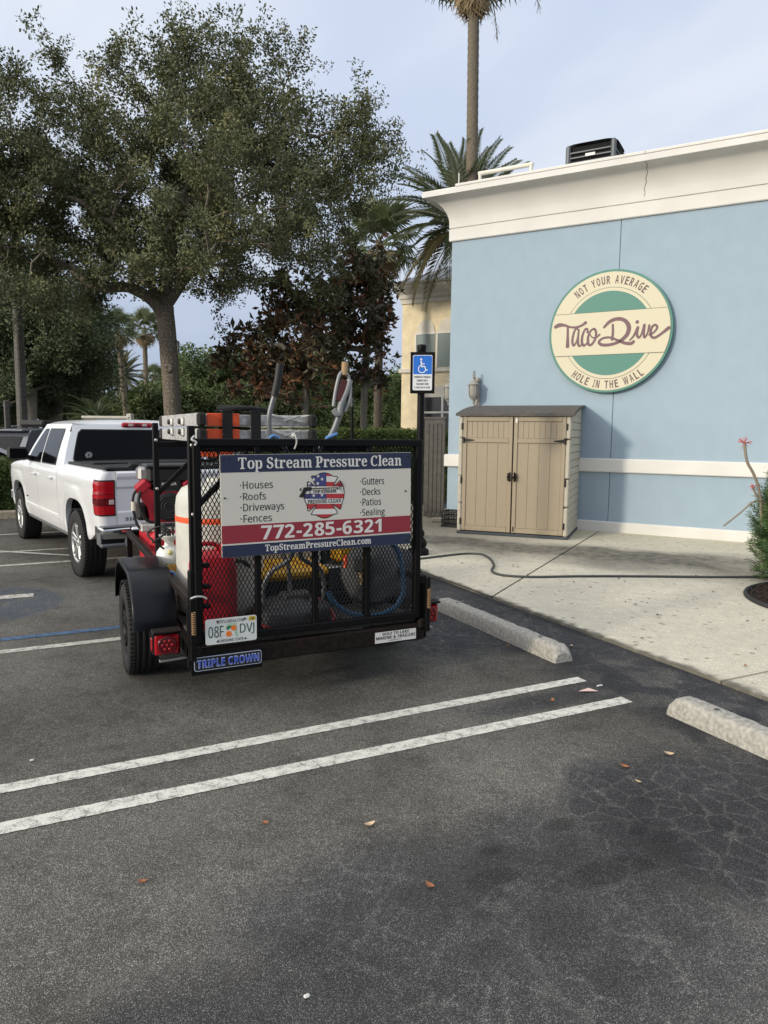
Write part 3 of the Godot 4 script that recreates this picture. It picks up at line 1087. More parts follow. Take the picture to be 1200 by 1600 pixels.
func build_wall_sign() -> void:
	var o := at_wall("wall_sign", "round cream and green restaurant sign on the blue wall", "sign", 3.03, 3.50, 0.0)
	var R := 1.04
	var b := MB.new()
	b.lathe_sharp([Vector2(0.0, 0.02), Vector2(R - 0.02, 0.02), Vector2(R, 0.03), Vector2(R, 0.095), Vector2(R - 0.005, 0.10), Vector2(0.0, 0.10)], 72, Transform3D(Basis(Vector3.RIGHT, PI / 2), Vector3.ZERO))
	put("rim", b.mesh(), M.sign_green, o)
	var f := flat("face", o, M.sign_cream, ring_poly(1.0, 72), 0.10, 0.103)
	flat("line_ring", f, M.sign_line, ring_poly(0.775, 64, Vector2(0, -0.03)), 0.103, 0.1045)
	flat("inner_ring", f, M.sign_cream, ring_poly(0.767, 64, Vector2(0, -0.03)), 0.1045, 0.106)
	flat("inner_disc", f, M.sign_green, ring_poly(0.712, 64, Vector2(0, -0.03)), 0.106, 0.108)
	# the cream band with its two border lines
	for e in [[1.0, M.sign_line, 0.108, 0.1095, 0.008], [0.9995, M.sign_cream, 0.1095, 0.111, 0.0]]:
		var pl := PackedVector2Array()
		var rr: float = e[0]
		var y1: float = 0.335 + e[4]
		var y0: float = -0.385 - e[4]
		for i in 13:
			var y := lerpf(y0, y1, i / 12.0)
			pl.append(Vector2(sqrt(rr * rr - y * y) - 0.001, y))
		for i in 13:
			var y := lerpf(y1, y0, i / 12.0)
			pl.append(Vector2(-sqrt(rr * rr - y * y) + 0.001, y))
		flat("band" if e[4] == 0.0 else "band_border", f, e[1], pl, e[2], e[3])
	curved_text(f, "NOT YOUR AVERAGE", 0.875, 0.04, true, M.sign_brown)
	curved_text(f, "HOLE IN THE WALL", 0.90, 0.03, false, M.sign_brown)
	# the brushed name across the band
	var sc := func(px: float, py: float) -> Vector2:
		return Vector2((px - 602.0) / 1010.0 * 2.08, (557.0 - (py + 0.062 * (px - 602.0))) / 995.0 * 2.08)
	var kk := 2.08 / 1000.0
	var strokes := [
		[[[152, 522], [185, 507], [230, 508], [278, 522], [330, 525], [378, 508], [408, 487]], [30, 34, 22, 17, 20, 20, 27]],
		[[[258, 525], [260, 580], [262, 640], [262, 682]], [19, 20, 26, 32]],
		[[[352, 548], [332, 536], [312, 570], [302, 632], [312, 674], [332, 655], [348, 600], [354, 545]], [14, 16, 18, 20, 18, 14, 13, 15]],
		[[[354, 545], [350, 610], [354, 665], [370, 678], [390, 648]], [15, 18, 20, 16, 9]],
		[[[428, 566], [424, 538], [404, 545], [386, 595], [384, 648], [402, 674], [428, 652], [442, 630]], [17, 18, 17, 20, 22, 20, 13, 10]],
		[[[478, 536], [452, 556], [434, 610], [440, 662], [466, 664], [494, 620], [500, 570], [486, 538], [470, 540]], [15, 17, 20, 22, 19, 19, 20, 18, 15]],
		[[[452, 585], [470, 606], [500, 608], [530, 582]], [9, 12, 14, 15]],
		[[[634, 502], [638, 560], [634, 622]], [16, 19, 22]],
		[[[564, 524], [608, 478], [668, 456], [728, 468], [764, 518], [754, 578], [712, 624], [660, 652], [600, 666], [548, 664], [526, 642], [560, 612], [618, 606], [676, 626], [736, 648], [786, 652], [808, 636]], [18, 26, 28, 30, 34, 32, 28, 24, 24, 25, 20, 18, 18, 20, 25, 26, 22]],
		[[[776, 626], [806, 590], [836, 524]], [12, 17, 22]],
		[[[836, 524], [830, 575], [846, 604], [866, 578], [886, 504]], [22, 21, 18, 14, 20]],
		[[[886, 504], [884, 566], [892, 604], [914, 566], [924, 508]], [20, 19, 16, 14, 18]],
		[[[926, 582], [960, 564], [986, 524], [968, 503], [942, 530], [940, 586], [970, 604], [1020, 572], [1074, 526]], [12, 14, 17, 18, 19, 20, 20, 20, 27]],
	]
	for s in strokes:
		var pts := []
		var ws := []
		for i in s[0].size():
			pts.append(sc.call(float(s[0][i][0]), float(s[0][i][1])))
			ws.append(s[1][i] * kk)
		stroke(f, M.sign_plum, pts, ws, 0.111, 0.1135 + 0.0002 * strokes.find(s))
	flat("lettering", f, M.sign_plum, ring_poly(0.030, 20, sc.call(829.0, 481.0)), 0.111, 0.1135)

func curved_text(parent: Node, txt: String, r: float, cy: float, top: bool, m: Material) -> void:
	var fnt := font("Droid Sans", true)
	var widths := []
	var total := 0.0
	for ch in txt:
		var w := 0.085 if ch != " " else 0.062
		if ch == "I": w = 0.05
		if ch == "W": w = 0.112
		widths.append(w)
		total += w
	var at := -total / 2
	var c := Vector2(0, -0.0)
	for i in txt.length():
		var mid: float = at + widths[i] / 2
		at += widths[i]
		if txt[i] == " ": continue
		var a := mid / r
		var h := Node3D.new()
		h.name = "letter"
		parent.add_child(h, true)
		if top:
			h.transform = Transform3D(Basis(Vector3.BACK, -a), Vector3(c.x + sin(a) * r, c.y + cos(a) * r - 0.005, 0.103))
		else:
			h.transform = Transform3D(Basis(Vector3.BACK, a), Vector3(c.x + sin(a) * r, c.y - cos(a) * r, 0.103))
		var k := lettering(h, txt[i], Vector3(0, 0, 0.001), widths[i] - 0.026, 0.135, m, fnt)
		# letters hang directly under the face, not under a holder
		var xf := h.transform * k.transform
		h.remove_child(k)
		parent.remove_child(h)
		h.free()
		parent.add_child(k, true)
		k.transform = xf

func build_lanterns() -> void:
	var specs := [[wall_xf * Vector3(0.60, 2.235, 0.0), WALL_TURN, "stone grey scrolled wall lantern on the blue wall above the shed"], [wall_xf * Vector3(0.0, 2.235, -0.42), WALL_TURN - 90.0, "stone grey lantern sticking out behind the corner of the blue wall"]]
	for s in specs:
		var o := thing("wall_lantern", s[2], "lantern", s[0], s[1], "carriage lanterns on the blue building")
		part_box("back_plate", o, M.lamp_stone, Vector3(0, 0.27, 0.012), Vector3(0.11, 0.50, 0.024), 0.01)
		var sc := MB.new()
		sc.lathe([Vector2(0, 0), Vector2(0.06, 0.0), Vector2(0.065, 0.02), Vector2(0.03, 0.045), Vector2(0, 0.05)], 14, Transform3D(Basis(Vector3.RIGHT, PI / 2), Vector3(0, 0.50, 0.02)))
		put("rosette", sc.mesh(), M.lamp_stone, o)
		var arm := spline([Vector3(0, 0.46, 0.02), Vector3(0, 0.42, 0.09), Vector3(0, 0.50, 0.15), Vector3(0, 0.63, 0.16), Vector3(0, 0.665, 0.20), Vector3(0, 0.63, 0.235), Vector3(0, 0.58, 0.22), Vector3(0, 0.56, 0.20)], 5)
		part_tube("scroll_arm", o, M.lamp_stone, arm, 0.011, 8)
		var x := Transform3D(Basis(), Vector3(0, 0, 0.20))
		var roof := MB.new()
		roof.lathe([Vector2(0.105, 0.40), Vector2(0.118, 0.405), Vector2(0.118, 0.418), Vector2(0.095, 0.425), Vector2(0.07, 0.46), Vector2(0.05, 0.485), Vector2(0.018, 0.495), Vector2(0.014, 0.53), Vector2(0.034, 0.54), Vector2(0.03, 0.55), Vector2(0.012, 0.565), Vector2(0.0, 0.57)], 20, x)
		put("lantern_roof", roof.mesh(), M.lamp_stone, o)
		var gl := MB.new()
		gl.lathe([Vector2(0.02, 0.15), Vector2(0.055, 0.165), Vector2(0.078, 0.20), Vector2(0.086, 0.26), Vector2(0.09, 0.398)], 20, x)
		put("glass", gl.mesh(), M.lamp_glass, o)
		for k in 4:
			var a := TAU * (k + 0.5) / 4
			var pts := []
			for q in [[0.03, 0.145], [0.062, 0.16], [0.088, 0.20], [0.096, 0.27], [0.10, 0.40]]:
				pts.append(Vector3(cos(a) * q[0], q[1], sin(a) * q[0] + 0.20))
			part_tube("cage_bar", o, M.lamp_stone, pts, 0.008, 6)
		var bt := MB.new()
		bt.lathe([Vector2(0.0, 0.05), Vector2(0.012, 0.055), Vector2(0.02, 0.08), Vector2(0.012, 0.10), Vector2(0.03, 0.125), Vector2(0.05, 0.14), Vector2(0.05, 0.15), Vector2(0.0, 0.155)], 14, x)
		put("finial", bt.mesh(), M.lamp_stone, o)
		part_tube("lower_scroll", o, M.lamp_stone, spline([Vector3(0, 0.12, 0.02), Vector3(0, 0.03, 0.06), Vector3(0, 0.015, 0.12), Vector3(0, 0.06, 0.17), Vector3(0, 0.11, 0.16), Vector3(0, 0.10, 0.12)], 5), 0.010, 8)

func build_roof_things() -> void:
	var o := at_wall("air_conditioner", "dark grey air conditioning unit on the roof behind the cornice", "air conditioner", 1.92, 5.74, -3.0)
	var b := MB.new()
	# louvred cabinet, its top domed
	part_box("core", o, M.matt_black, Vector3(0, 0.98, 0), Vector3(0.84, 1.94, 0.84), 0.02)
	for sx in [-1, 1]:
		for sz in [-1, 1]:
			part_box("corner_post", o, M.ac_grey, Vector3(sx * 0.46, 0.98, sz * 0.46), Vector3(0.10, 1.96, 0.10), 0.03)
	for k in 18:
		var y := 0.10 + k * 0.1
		var s := MB.new()
		for q in [[0.0, 0.475, 0.84, 0.02], [0.0, -0.475, 0.84, 0.02], [0.475, 0.0, 0.02, 0.84], [-0.475, 0.0, 0.02, 0.84]]:
			s.box(Vector3(q[0], y, q[1]), Vector3(q[2], 0.03, q[3]), 0.005)
		put("louvre", s.mesh(), M.ac_grey, o)
	var rows := []
	for r in 7:
		var t := r / 6.0
		var row := []
		for k in 32:
			var a := TAU * k / 32
			var e := 0.52 * (1.0 - 0.9 * t)
			var cx := cos(a)
			var cz := sin(a)
			var m := pow(pow(absf(cx), 6.0) + pow(absf(cz), 6.0), -1.0 / 6.0)
			row.append(Vector3(cx * m * e, 1.96 + 0.09 * sin(t * PI / 2), cz * m * e))
		rows.append(row)
	b.grid(rows, true)
	put("top_cover", b.mesh(), M.ac_grey, o)
	part_box("maker_plate", o, M.white_frame, Vector3(0.0, 1.72, 0.49), Vector3(0.20, 0.06, 0.012), 0.004)
	var f := at_wall("roof_pipe_frame", "low cream pipe frame standing on the cornice edge", "pipe frame", 0.90, 6.2, -0.35)
	part_tube("upright", f, M.cream_trim, [Vector3(-0.50, 0, 0), Vector3(-0.50, 0.46, 0)], 0.035, 10)
	part_tube("upright", f, M.cream_trim, [Vector3(0.50, 0, 0), Vector3(0.50, 0.46, 0)], 0.035, 10)
	part_tube("top_pipe", f, M.cream_trim, [Vector3(-0.535, 0.46, 0), Vector3(0.535, 0.46, 0)], 0.04, 10)
	tag(put("roof_rod", rod_mesh(0.012, 0.5), M.cream_trim, self, wall_xf * Vector3(0.0, 6.2, -0.25)), "thin pale rod standing on the corner of the cornice", "rod")

func rod_mesh(r: float, h: float) -> ArrayMesh:
	var b := MB.new()
	b.tube([Vector3.ZERO, Vector3(0, h, 0)], r, 8)
	return b.mesh()

func build_shed() -> void:
	var o := thing("storage_shed", "tan plastic storage shed with double doors against the blue wall", "shed", wall_xf * Vector3(1.894, 0.02, 1.573), WALL_TURN + 8.08)
	var W := 1.85
	var D := 1.42
	part_box("floor", o, M.joint_dark, Vector3(0, 0.025, -D / 2), Vector3(W + 0.02, 0.05, D + 0.02), 0.01)
	for s in [-1, 1]:
		# corner posts in short lengths, between the hinges
		for q in [[0.05, 0.52], [0.535, 0.98], [0.995, 1.62], [1.635, 2.0]]:
			part_box("corner_post", o, M.shed_cream, Vector3(s * (W / 2 - 0.035), (q[0] + q[1]) / 2, -0.02), Vector3(0.07, q[1] - q[0], 0.09), 0.018)
		for q in [0.22, 0.92, 1.83]:
			part_box("hinge", o, M.black_plastic, Vector3(s * (W / 2 - 0.058), q, 0.022), Vector3(0.028, 0.11, 0.03), 0.005)
		# siding boards of the side walls, the topmost cut to the roof slope
		part_box("inner_wall", o, M.shed_cream, Vector3(s * (W / 2 - 0.045), 1.02, -D / 2 - 0.04), Vector3(0.03, 1.94, D - 0.1), 0.0)
		for k in 16:
			var b := MB.new()
			var y := 0.05 + k * 0.124
			var zr := -0.065
			if k == 15: zr = -0.1
			b.box(Vector3(0, y + 0.061, (zr - D) / 2), Vector3(0.03, 0.117, D + zr), 0.007, Basis(Vector3.BACK, s * 0.05))
			put("siding_board", b.mesh(), M.shed_cream, o, Vector3(s * (W / 2 - 0.015), 0, 0))
		var gab := PackedVector2Array([Vector2(0.1, 2.03), Vector2(D, 2.03), Vector2(D, 2.20), Vector2(0.1, 2.04)])
		var g := MB.new()
		g.prism(gab, -0.015, 0.015, Transform3D(Basis(Vector3.UP, PI / 2), Vector3(s * (W / 2 - 0.02), 0, 0)))
		put("gable", g.mesh(), M.shed_cream, o)
	part_box("back_wall", o, M.shed_cream, Vector3(0, 1.1, -D + 0.02), Vector3(W - 0.1, 2.15, 0.03), 0.0)
	part_box("header", o, M.shed_cream, Vector3(0, 2.01, -0.03), Vector3(W - 0.12, 0.05, 0.06), 0.005)
	part_box("dark_inside", o, M.matt_black, Vector3(0, 1.02, -0.05), Vector3(W - 0.14, 1.92, 0.02), 0.0)
	# roof panel: sloping, with a turned-down edge
	var rows := []
	var rf := MB.new()
	for k in 9:
		var t := k / 8.0
		var z := lerpf(0.06, -D - 0.04, t)
		var y := 2.045 + 0.185 * t + 0.035 * sin(t * PI)
		rows.append([Vector3(-W / 2 - 0.05, y, z), Vector3(W / 2 + 0.05, y, z)])
	rf.grid(rows, false, true)
	var low := []
	for r in rows: low.append([r[0] - Vector3(0, 0.045, 0), r[1] - Vector3(0, 0.045, 0)])
	rf.grid(low, false, false)
	for e in 2:
		for k in 8:
			rf.quad_out(rows[k][e], rows[k + 1][e], low[k + 1][e], low[k][e], Vector3(0, 2.1, -D / 2))
	for k in [0, 8]:
		rf.quad_out(rows[k][0], rows[k][1], low[k][1], low[k][0], Vector3(0, 2.1, -D / 2))
	put("roof", rf.mesh(), M.shed_roof, o)
	for s in [-1, 1]:
		var d := Node3D.new()
		d.name = "door"
		o.add_child(d, true)
		d.position = Vector3(s * 0.430, 0, 0)
		var hw := 0.420
		# frame: two stiles, three rails; boards set back between them
		part_box("stile", d, M.shed_tan, Vector3(-hw + 0.032, 1.03, 0.0), Vector3(0.064, 1.93, 0.04), 0.006)
		part_box("stile", d, M.shed_tan, Vector3(hw - 0.032, 1.03, 0.0), Vector3(0.064, 1.93, 0.04), 0.006)
		for q in [[0.105, 0.08], [1.60, 0.075], [1.955, 0.08]]:
			part_box("rail", d, M.shed_tan, Vector3(0, q[0], -0.001), Vector3(2 * hw - 0.13, q[1], 0.04), 0.006)
		for k in 4:
			part_box("board", d, M.shed_tan, Vector3(-0.267 + k * 0.178, 0.854, -0.012), Vector3(0.1762, 1.415, 0.03), 0.004)
		for k in 8:
			part_box("board", d, M.shed_tan, Vector3(-0.3115 + k * 0.089, 1.776, -0.012), Vector3(0.0872, 0.275, 0.03), 0.004)
		part_box("door_backing", d, M.shed_tan, Vector3(0, 1.03, -0.022), Vector3(0.80, 1.86, 0.02), 0.0)
		# strap hinge
		var hx: float = 0.385 * s
		var hp := PackedVector2Array([Vector2(0, 0.03), Vector2(-s * 0.15, 0.008), Vector2(-s * 0.16, 0.0), Vector2(-s * 0.15, -0.008), Vector2(0, -0.03)])
		var hb := MB.new()
		hb.prism(hp, 0.02, 0.028, Transform3D(Basis(), Vector3(hx, 1.60, 0)))
		hb.box(Vector3(hx + s * 0.02, 1.60, 0.03), Vector3(0.03, 0.10, 0.03), 0.006)
		put("strap_hinge", hb.mesh(), M.black_plastic, d)
		# handle: a knobbly pull
		var hd := MB.new()
		for q in [[-0.045, 0.02], [0.0, 0.028], [0.045, 0.02]]:
			hd.lathe([Vector2(0, -0.02), Vector2(q[1], -0.012), Vector2(q[1], 0.012), Vector2(0, 0.02)], 10, Transform3D(Basis(Vector3.RIGHT, PI / 2), Vector3(0, q[0], 0.045)))
		hd.tube([Vector3(-s * 0.02, -0.07, 0.02), Vector3(-s * 0.01, -0.05, 0.06), Vector3(-s * 0.01, 0.05, 0.06), Vector3(-s * 0.02, 0.07, 0.02)], 0.012, 8)
		put("handle", hd.mesh(), M.worn_black, d, Vector3(-s * 0.375, 1.0, 0))
	part_box("padlock", o, M.black_plastic, Vector3(0.0, 1.0, 0.07), Vector3(0.06, 0.035, 0.03), 0.008)
	part_box("latch_plate", o, M.white_frame, Vector3(0.05, 1.93, 0.022), Vector3(0.03, 0.075, 0.006), 0.002)
	part_box("bolt", o, M.black_plastic, Vector3(0.04, 0.13, 0.024), Vector3(0.02, 0.08, 0.012), 0.004)

func build_wall_bits() -> void:
	var o := at_wall("gate_panel", "tall ribbed grey gate panel left of the blue wall corner", "gate", -0.27, 0.02, 0.03)
	part_box("leaf", o, M.grey_gate, Vector3(0, 1.02, 0), Vector3(0.46, 1.98, 0.04), 0.012)
	for k in 4:
		part_box("rib", o, M.grey_gate, Vector3(-0.14 + k * 0.093, 1.0, 0.024), Vector3(0.05, 1.80, 0.02), 0.01)
	part_box("top_rail", o, M.grey_gate, Vector3(0, 2.0, 0.004), Vector3(0.50, 0.05, 0.06), 0.012)
	for k in 3:
		part_box("foot_bolt", o, M.steel, Vector3(-0.1 + k * 0.09, 0.09, 0.024), Vector3(0.02, 0.012, 0.01), 0.003)
	var c := at_wall("milk_crate", "black plastic crate standing between shed and wall corner", "crate", 0.55, 0.02, 0.93)
	for y in [0.02, 0.11, 0.20, 0.28]:
		var b := MB.new()
		for s in [-1, 1]:
			b.box(Vector3(0, y, s * 0.155), Vector3(0.33, 0.035, 0.012), 0.003)
			b.box(Vector3(s * 0.16, y, 0), Vector3(0.012, 0.035, 0.31), 0.003)
		put("band", b.mesh(), M.black_plastic, c)
	for k in 7:
		for s in [-1, 1]:
			part_box("rib", c, M.black_plastic, Vector3(-0.15 + k * 0.05, 0.15, s * 0.148), Vector3(0.016, 0.29, 0.01), 0.0)
			part_box("rib", c, M.black_plastic, Vector3(s * 0.152, 0.15, -0.14 + k * 0.047), Vector3(0.01, 0.29, 0.016), 0.0)
	part_box("bottom", c, M.black_plastic, Vector3(0, 0.012, 0), Vector3(0.32, 0.02, 0.31), 0.0)
	var st := MB.new()
	st.box(Vector3(0, 0.045, 0), Vector3(0.30, 0.09, 0.16), 0.018)
	var so := put("stone_block", st.mesh(), M.stone, self, wall_xf * Vector3(0.10, 0.02, 0.52))
	so.rotation_degrees.y = WALL_TURN + 14
	tag(so, "small grey concrete block at the foot of the gate panel", "block")
	# garden hose lying across the pavement
	var hp := []
	for q in [[4.45, -8.30], [4.70, -8.315], [5.374, -8.416], [5.60, -8.33], [5.627, -8.197], [5.50, -7.85], [5.30, -7.50], [5.06, -7.20], [5.035, -6.944], [5.287, -6.712], [5.814, -6.527], [6.539, -6.216], [7.238, -5.875], [7.863, -5.607], [8.6, -5.25]]:
		hp.append(Vector3(q[0], 0.034, q[1]))
	tag(part_tube("garden_hose", self, M.hose_grey, spline(hp, 8), 0.015, 8), "grey garden hose lying in a bend across the concrete pavement", "hose")

func build_parking_sign() -> void:
	var o := thing("accessible_parking_sign", "black post with blue accessible parking sign behind the trailer", "sign", Vector3(4.845, 0.02, -8.70), 0.0)
	var b := MB.new()
	b.lathe([Vector2(0.15, 0.0), Vector2(0.15, 0.06), Vector2(0.13, 0.08), Vector2(0.10, 0.10), Vector2(0.115, 0.13), Vector2(0.12, 0.17), Vector2(0.09, 0.22), Vector2(0.065, 0.25), Vector2(0.08, 0.28), Vector2(0.085, 0.31), Vector2(0.055, 0.36), Vector2(0.055, 0.40)], 24)
	put("base", b.mesh(), M.black_paint, o)
	part_tube("post", o, M.black_paint, [Vector3(0, 0.3, 0), Vector3(0, 2.86, 0)], 0.05, 16)
	var c := MB.new()
	c.lathe([Vector2(0.05, 2.80), Vector2(0.062, 2.82), Vector2(0.062, 2.86), Vector2(0.068, 2.90), Vector2(0.055, 2.915), Vector2(0.0, 2.92)], 16)
	put("cap", c.mesh(), M.black_paint, o)
	var f := MB.new()
	f.box(Vector3.ZERO, Vector3(0.335, 0.56, 0.03), 0.006)
	var fr := put("frame", f.mesh(), M.black_paint, o, Vector3(-0.02, 2.53, 0.07))
	fr.rotation_degrees.y = -32.0
	var pl := round_rect(0.265, 0.475, 0.02)
	flat("plate", fr, M.access_white, pl, 0.015, 0.018)
	flat("blue_field", fr, M.access_blue, PackedVector2Array([Vector2(-0.127, -0.02), Vector2(0.127, -0.02), Vector2(0.127, 0.212), Vector2(0.112, 0.23), Vector2(-0.112, 0.23), Vector2(-0.127, 0.212)]), 0.018, 0.0195)
	# wheelchair figure
	var cx := -0.005
	var cy := 0.085
	flat("symbol", fr, M.access_white, ring_poly(0.015, 16, Vector2(cx - 0.015, cy + 0.095)), 0.0195, 0.021)
	stroke(fr, M.access_white, [Vector2(cx - 0.015, cy + 0.07), Vector2(cx - 0.012, cy + 0.03), Vector2(cx - 0.008, cy - 0.005)], [0.017, 0.017, 0.017], 0.0195, 0.021, "symbol")
	stroke(fr, M.access_white, [Vector2(cx - 0.012, cy + 0.035), Vector2(cx + 0.01, cy + 0.034), Vector2(cx + 0.03, cy + 0.034)], [0.012, 0.012, 0.012], 0.0195, 0.0212, "symbol")
	stroke(fr, M.access_white, [Vector2(cx - 0.008, cy - 0.002), Vector2(cx + 0.034, cy - 0.004), Vector2(cx + 0.05, cy - 0.05), Vector2(cx + 0.07, cy - 0.045)], [0.016, 0.015, 0.014, 0.012], 0.0195, 0.0214, "symbol")
	var arc := []
	var ws := []
	for i in 15:
		var a := deg_to_rad(115.0 + i * 17.0)
		arc.append(Vector2(cx - 0.002 + cos(a) * 0.05, cy - 0.035 + sin(a) * 0.05))
		ws.append(0.012)
	stroke(fr, M.access_white, arc, ws, 0.0195, 0.0216, "symbol")
	var rows := [["PARKING BY DISABLED", 0.225], ["PERMIT ONLY", 0.15], ["TOW AWAY ZONE", 0.17], ["$ FINE UP TO $250", 0.215]]
	for i in 4:
		lettering(fr, rows[i][0], Vector3(0, -0.058 - i * 0.047, 0.0185), rows[i][1], 0.027, M.ink_black, font("Droid Sans", true))
	for y in [0.212, -0.205]:
		flat("bolt", fr, M.ink_black, ring_poly(0.006, 8, Vector2(0, y)), 0.0195, 0.023)

func round_rect(w: float, h: float, r: float, c := Vector2.ZERO) -> PackedVector2Array:
	var p := PackedVector2Array()
	for q in [[1, 1, 0.0], [-1, 1, 0.5], [-1, -1, 1.0], [1, -1, 1.5]]:
		for k in 5:
			var a: float = PI * q[2] + PI / 2 * k / 4.0
			p.append(c + Vector2(q[0] * (w / 2 - r) + cos(a) * r, q[1] * (h / 2 - r) + sin(a) * r))
	return p

# ---------------------------------------------------------------- pickup truck
# truck axes: x right, y up, forward -z; s = distance ahead of the rear axle
func curve1(xs: Array, ys: Array, x: float) -> float:
	if x <= xs[0]: return ys[0]
	for i in xs.size() - 1:
		if x <= xs[i + 1]:
			var t := smoothstep(0.0, 1.0, (x - xs[i]) / (xs[i + 1] - xs[i]))
			t = lerpf((x - xs[i]) / (xs[i + 1] - xs[i]), t, 0.5)
			return lerpf(ys[i], ys[i + 1], t)
	return ys[-1]

func truck_half(s: float, y: float) -> float:
	var w := curve1([0.40, 0.52, 0.58, 0.63, 0.80, 0.98, 1.05, 1.09, 1.13, 1.20, 1.25, 1.30], [0.945, 0.965, 0.982, 0.976, 0.988, 0.999, 0.996, 0.990, 0.994, 0.986, 0.970, 0.940], y)
	if s > 3.95: w -= pow((s - 3.95) / 0.8, 2.0) * 0.11
	if s < -0.75: w -= pow((-0.75 - s) / 0.35, 2.0) * 0.022
	# swelling round the wheels
	for c in [0.0, 3.56]:
		var d := Vector2(s - c, y - 0.42).length()
		w += 0.010 * smoothstep(0.70, 0.57, d)
	return w

func truck_bottom(s: float) -> float:
	var sill := 0.455 + 0.02 * clampf((0.5 - s), 0.0, 1.0)
	if s < -0.5: sill = 0.50 + 0.12 * smoothstep(-0.5, -0.95, s)
	if s > 4.1: sill = 0.50
	var y := sill
	for c in [0.0, 3.56]:
		var d := absf(s - c) / 0.515
		if d < 1.0:
			y = maxf(y, 0.42 + 0.50 * pow(1.0 - pow(d, 3.0), 1.0 / 3.0))
	return y

func truck_top(s: float) -> float:
	if s < 0.78: return 1.292
	if s < 3.1: return 1.262 - 0.006 * (s - 0.8)
	return 1.248 - 0.16 * pow(clampf((s - 3.1) / 1.55, 0.0, 1.0), 1.6)

func side_panel(s0: float, s1: float, side: int) -> ArrayMesh:
	var b := MB.new()
	var cols := int((s1 - s0) / 0.035) + 2
	var rows := []
	for i in cols + 1:
		var s := lerpf(s0, s1, float(i) / cols)
		var y0 := truck_bottom(s)
		var y1 := truck_top(s)
		var row := []
		# turned-in lip along the lower edge
		row.append(Vector3(side * (truck_half(s, y0) - 0.07), y0 + 0.005, -s))
		row.append(Vector3(side * (truck_half(s, y0) - 0.008), y0, -s))
		for j in 17:
			var y := lerpf(y0 + 0.008, y1, j / 16.0)
			row.append(Vector3(side * truck_half(s, y), y, -s))
		row.append(Vector3(side * (truck_half(s, y1) - 0.02), y1 + 0.012, -s))
		row.append(Vector3(side * (truck_half(s, y1) - 0.09), y1 + 0.016, -s))
		rows.append(row)
	# shut-line returns
	for e in [0, rows.size() - 1]:
		var inn := []
		for q in rows[e]: inn.append(Vector3(q.x - side * 0.03, q.y, q.z))
		b.grid([rows[e], inn], false, (side > 0) == (e == 0))
	b.grid(rows, false, side < 0)
	return b.mesh()

func green_x(y: float) -> float:
	return 0.955 - 0.165 * pow(clampf((y - 1.255) / 0.54, 0.0, 1.0), 1.25)

func green_rear(y: float) -> float:
	return lerpf(0.62, 0.80, (y - 1.255) / 0.54)

func green_front(y: float) -> float:
	return lerpf(3.12, 2.30, pow(clampf((y - 1.20) / 0.60, 0.0, 1.0), 1.08))

func glass_side(side: int, lo: float, hi: float, rear: Callable, front: Callable, off: float) -> ArrayMesh:
	var b := MB.new()
	var rows := []
	for j in 13:
		var y := lerpf(lo, hi, j / 12.0)
		var row := []
		# rounded upper and lower corners
		var in_ := 0.0
		if j == 0 or j == 12: in_ = 0.02
		for i in 7:
			var s: float = lerpf(rear.call(y) + in_, front.call(y) - in_, i / 6.0)
			row.append(Vector3(side * (green_x(y) + off), y, -s))
		rows.append(row)
	b.grid(rows, false, side > 0)
	return b.mesh()

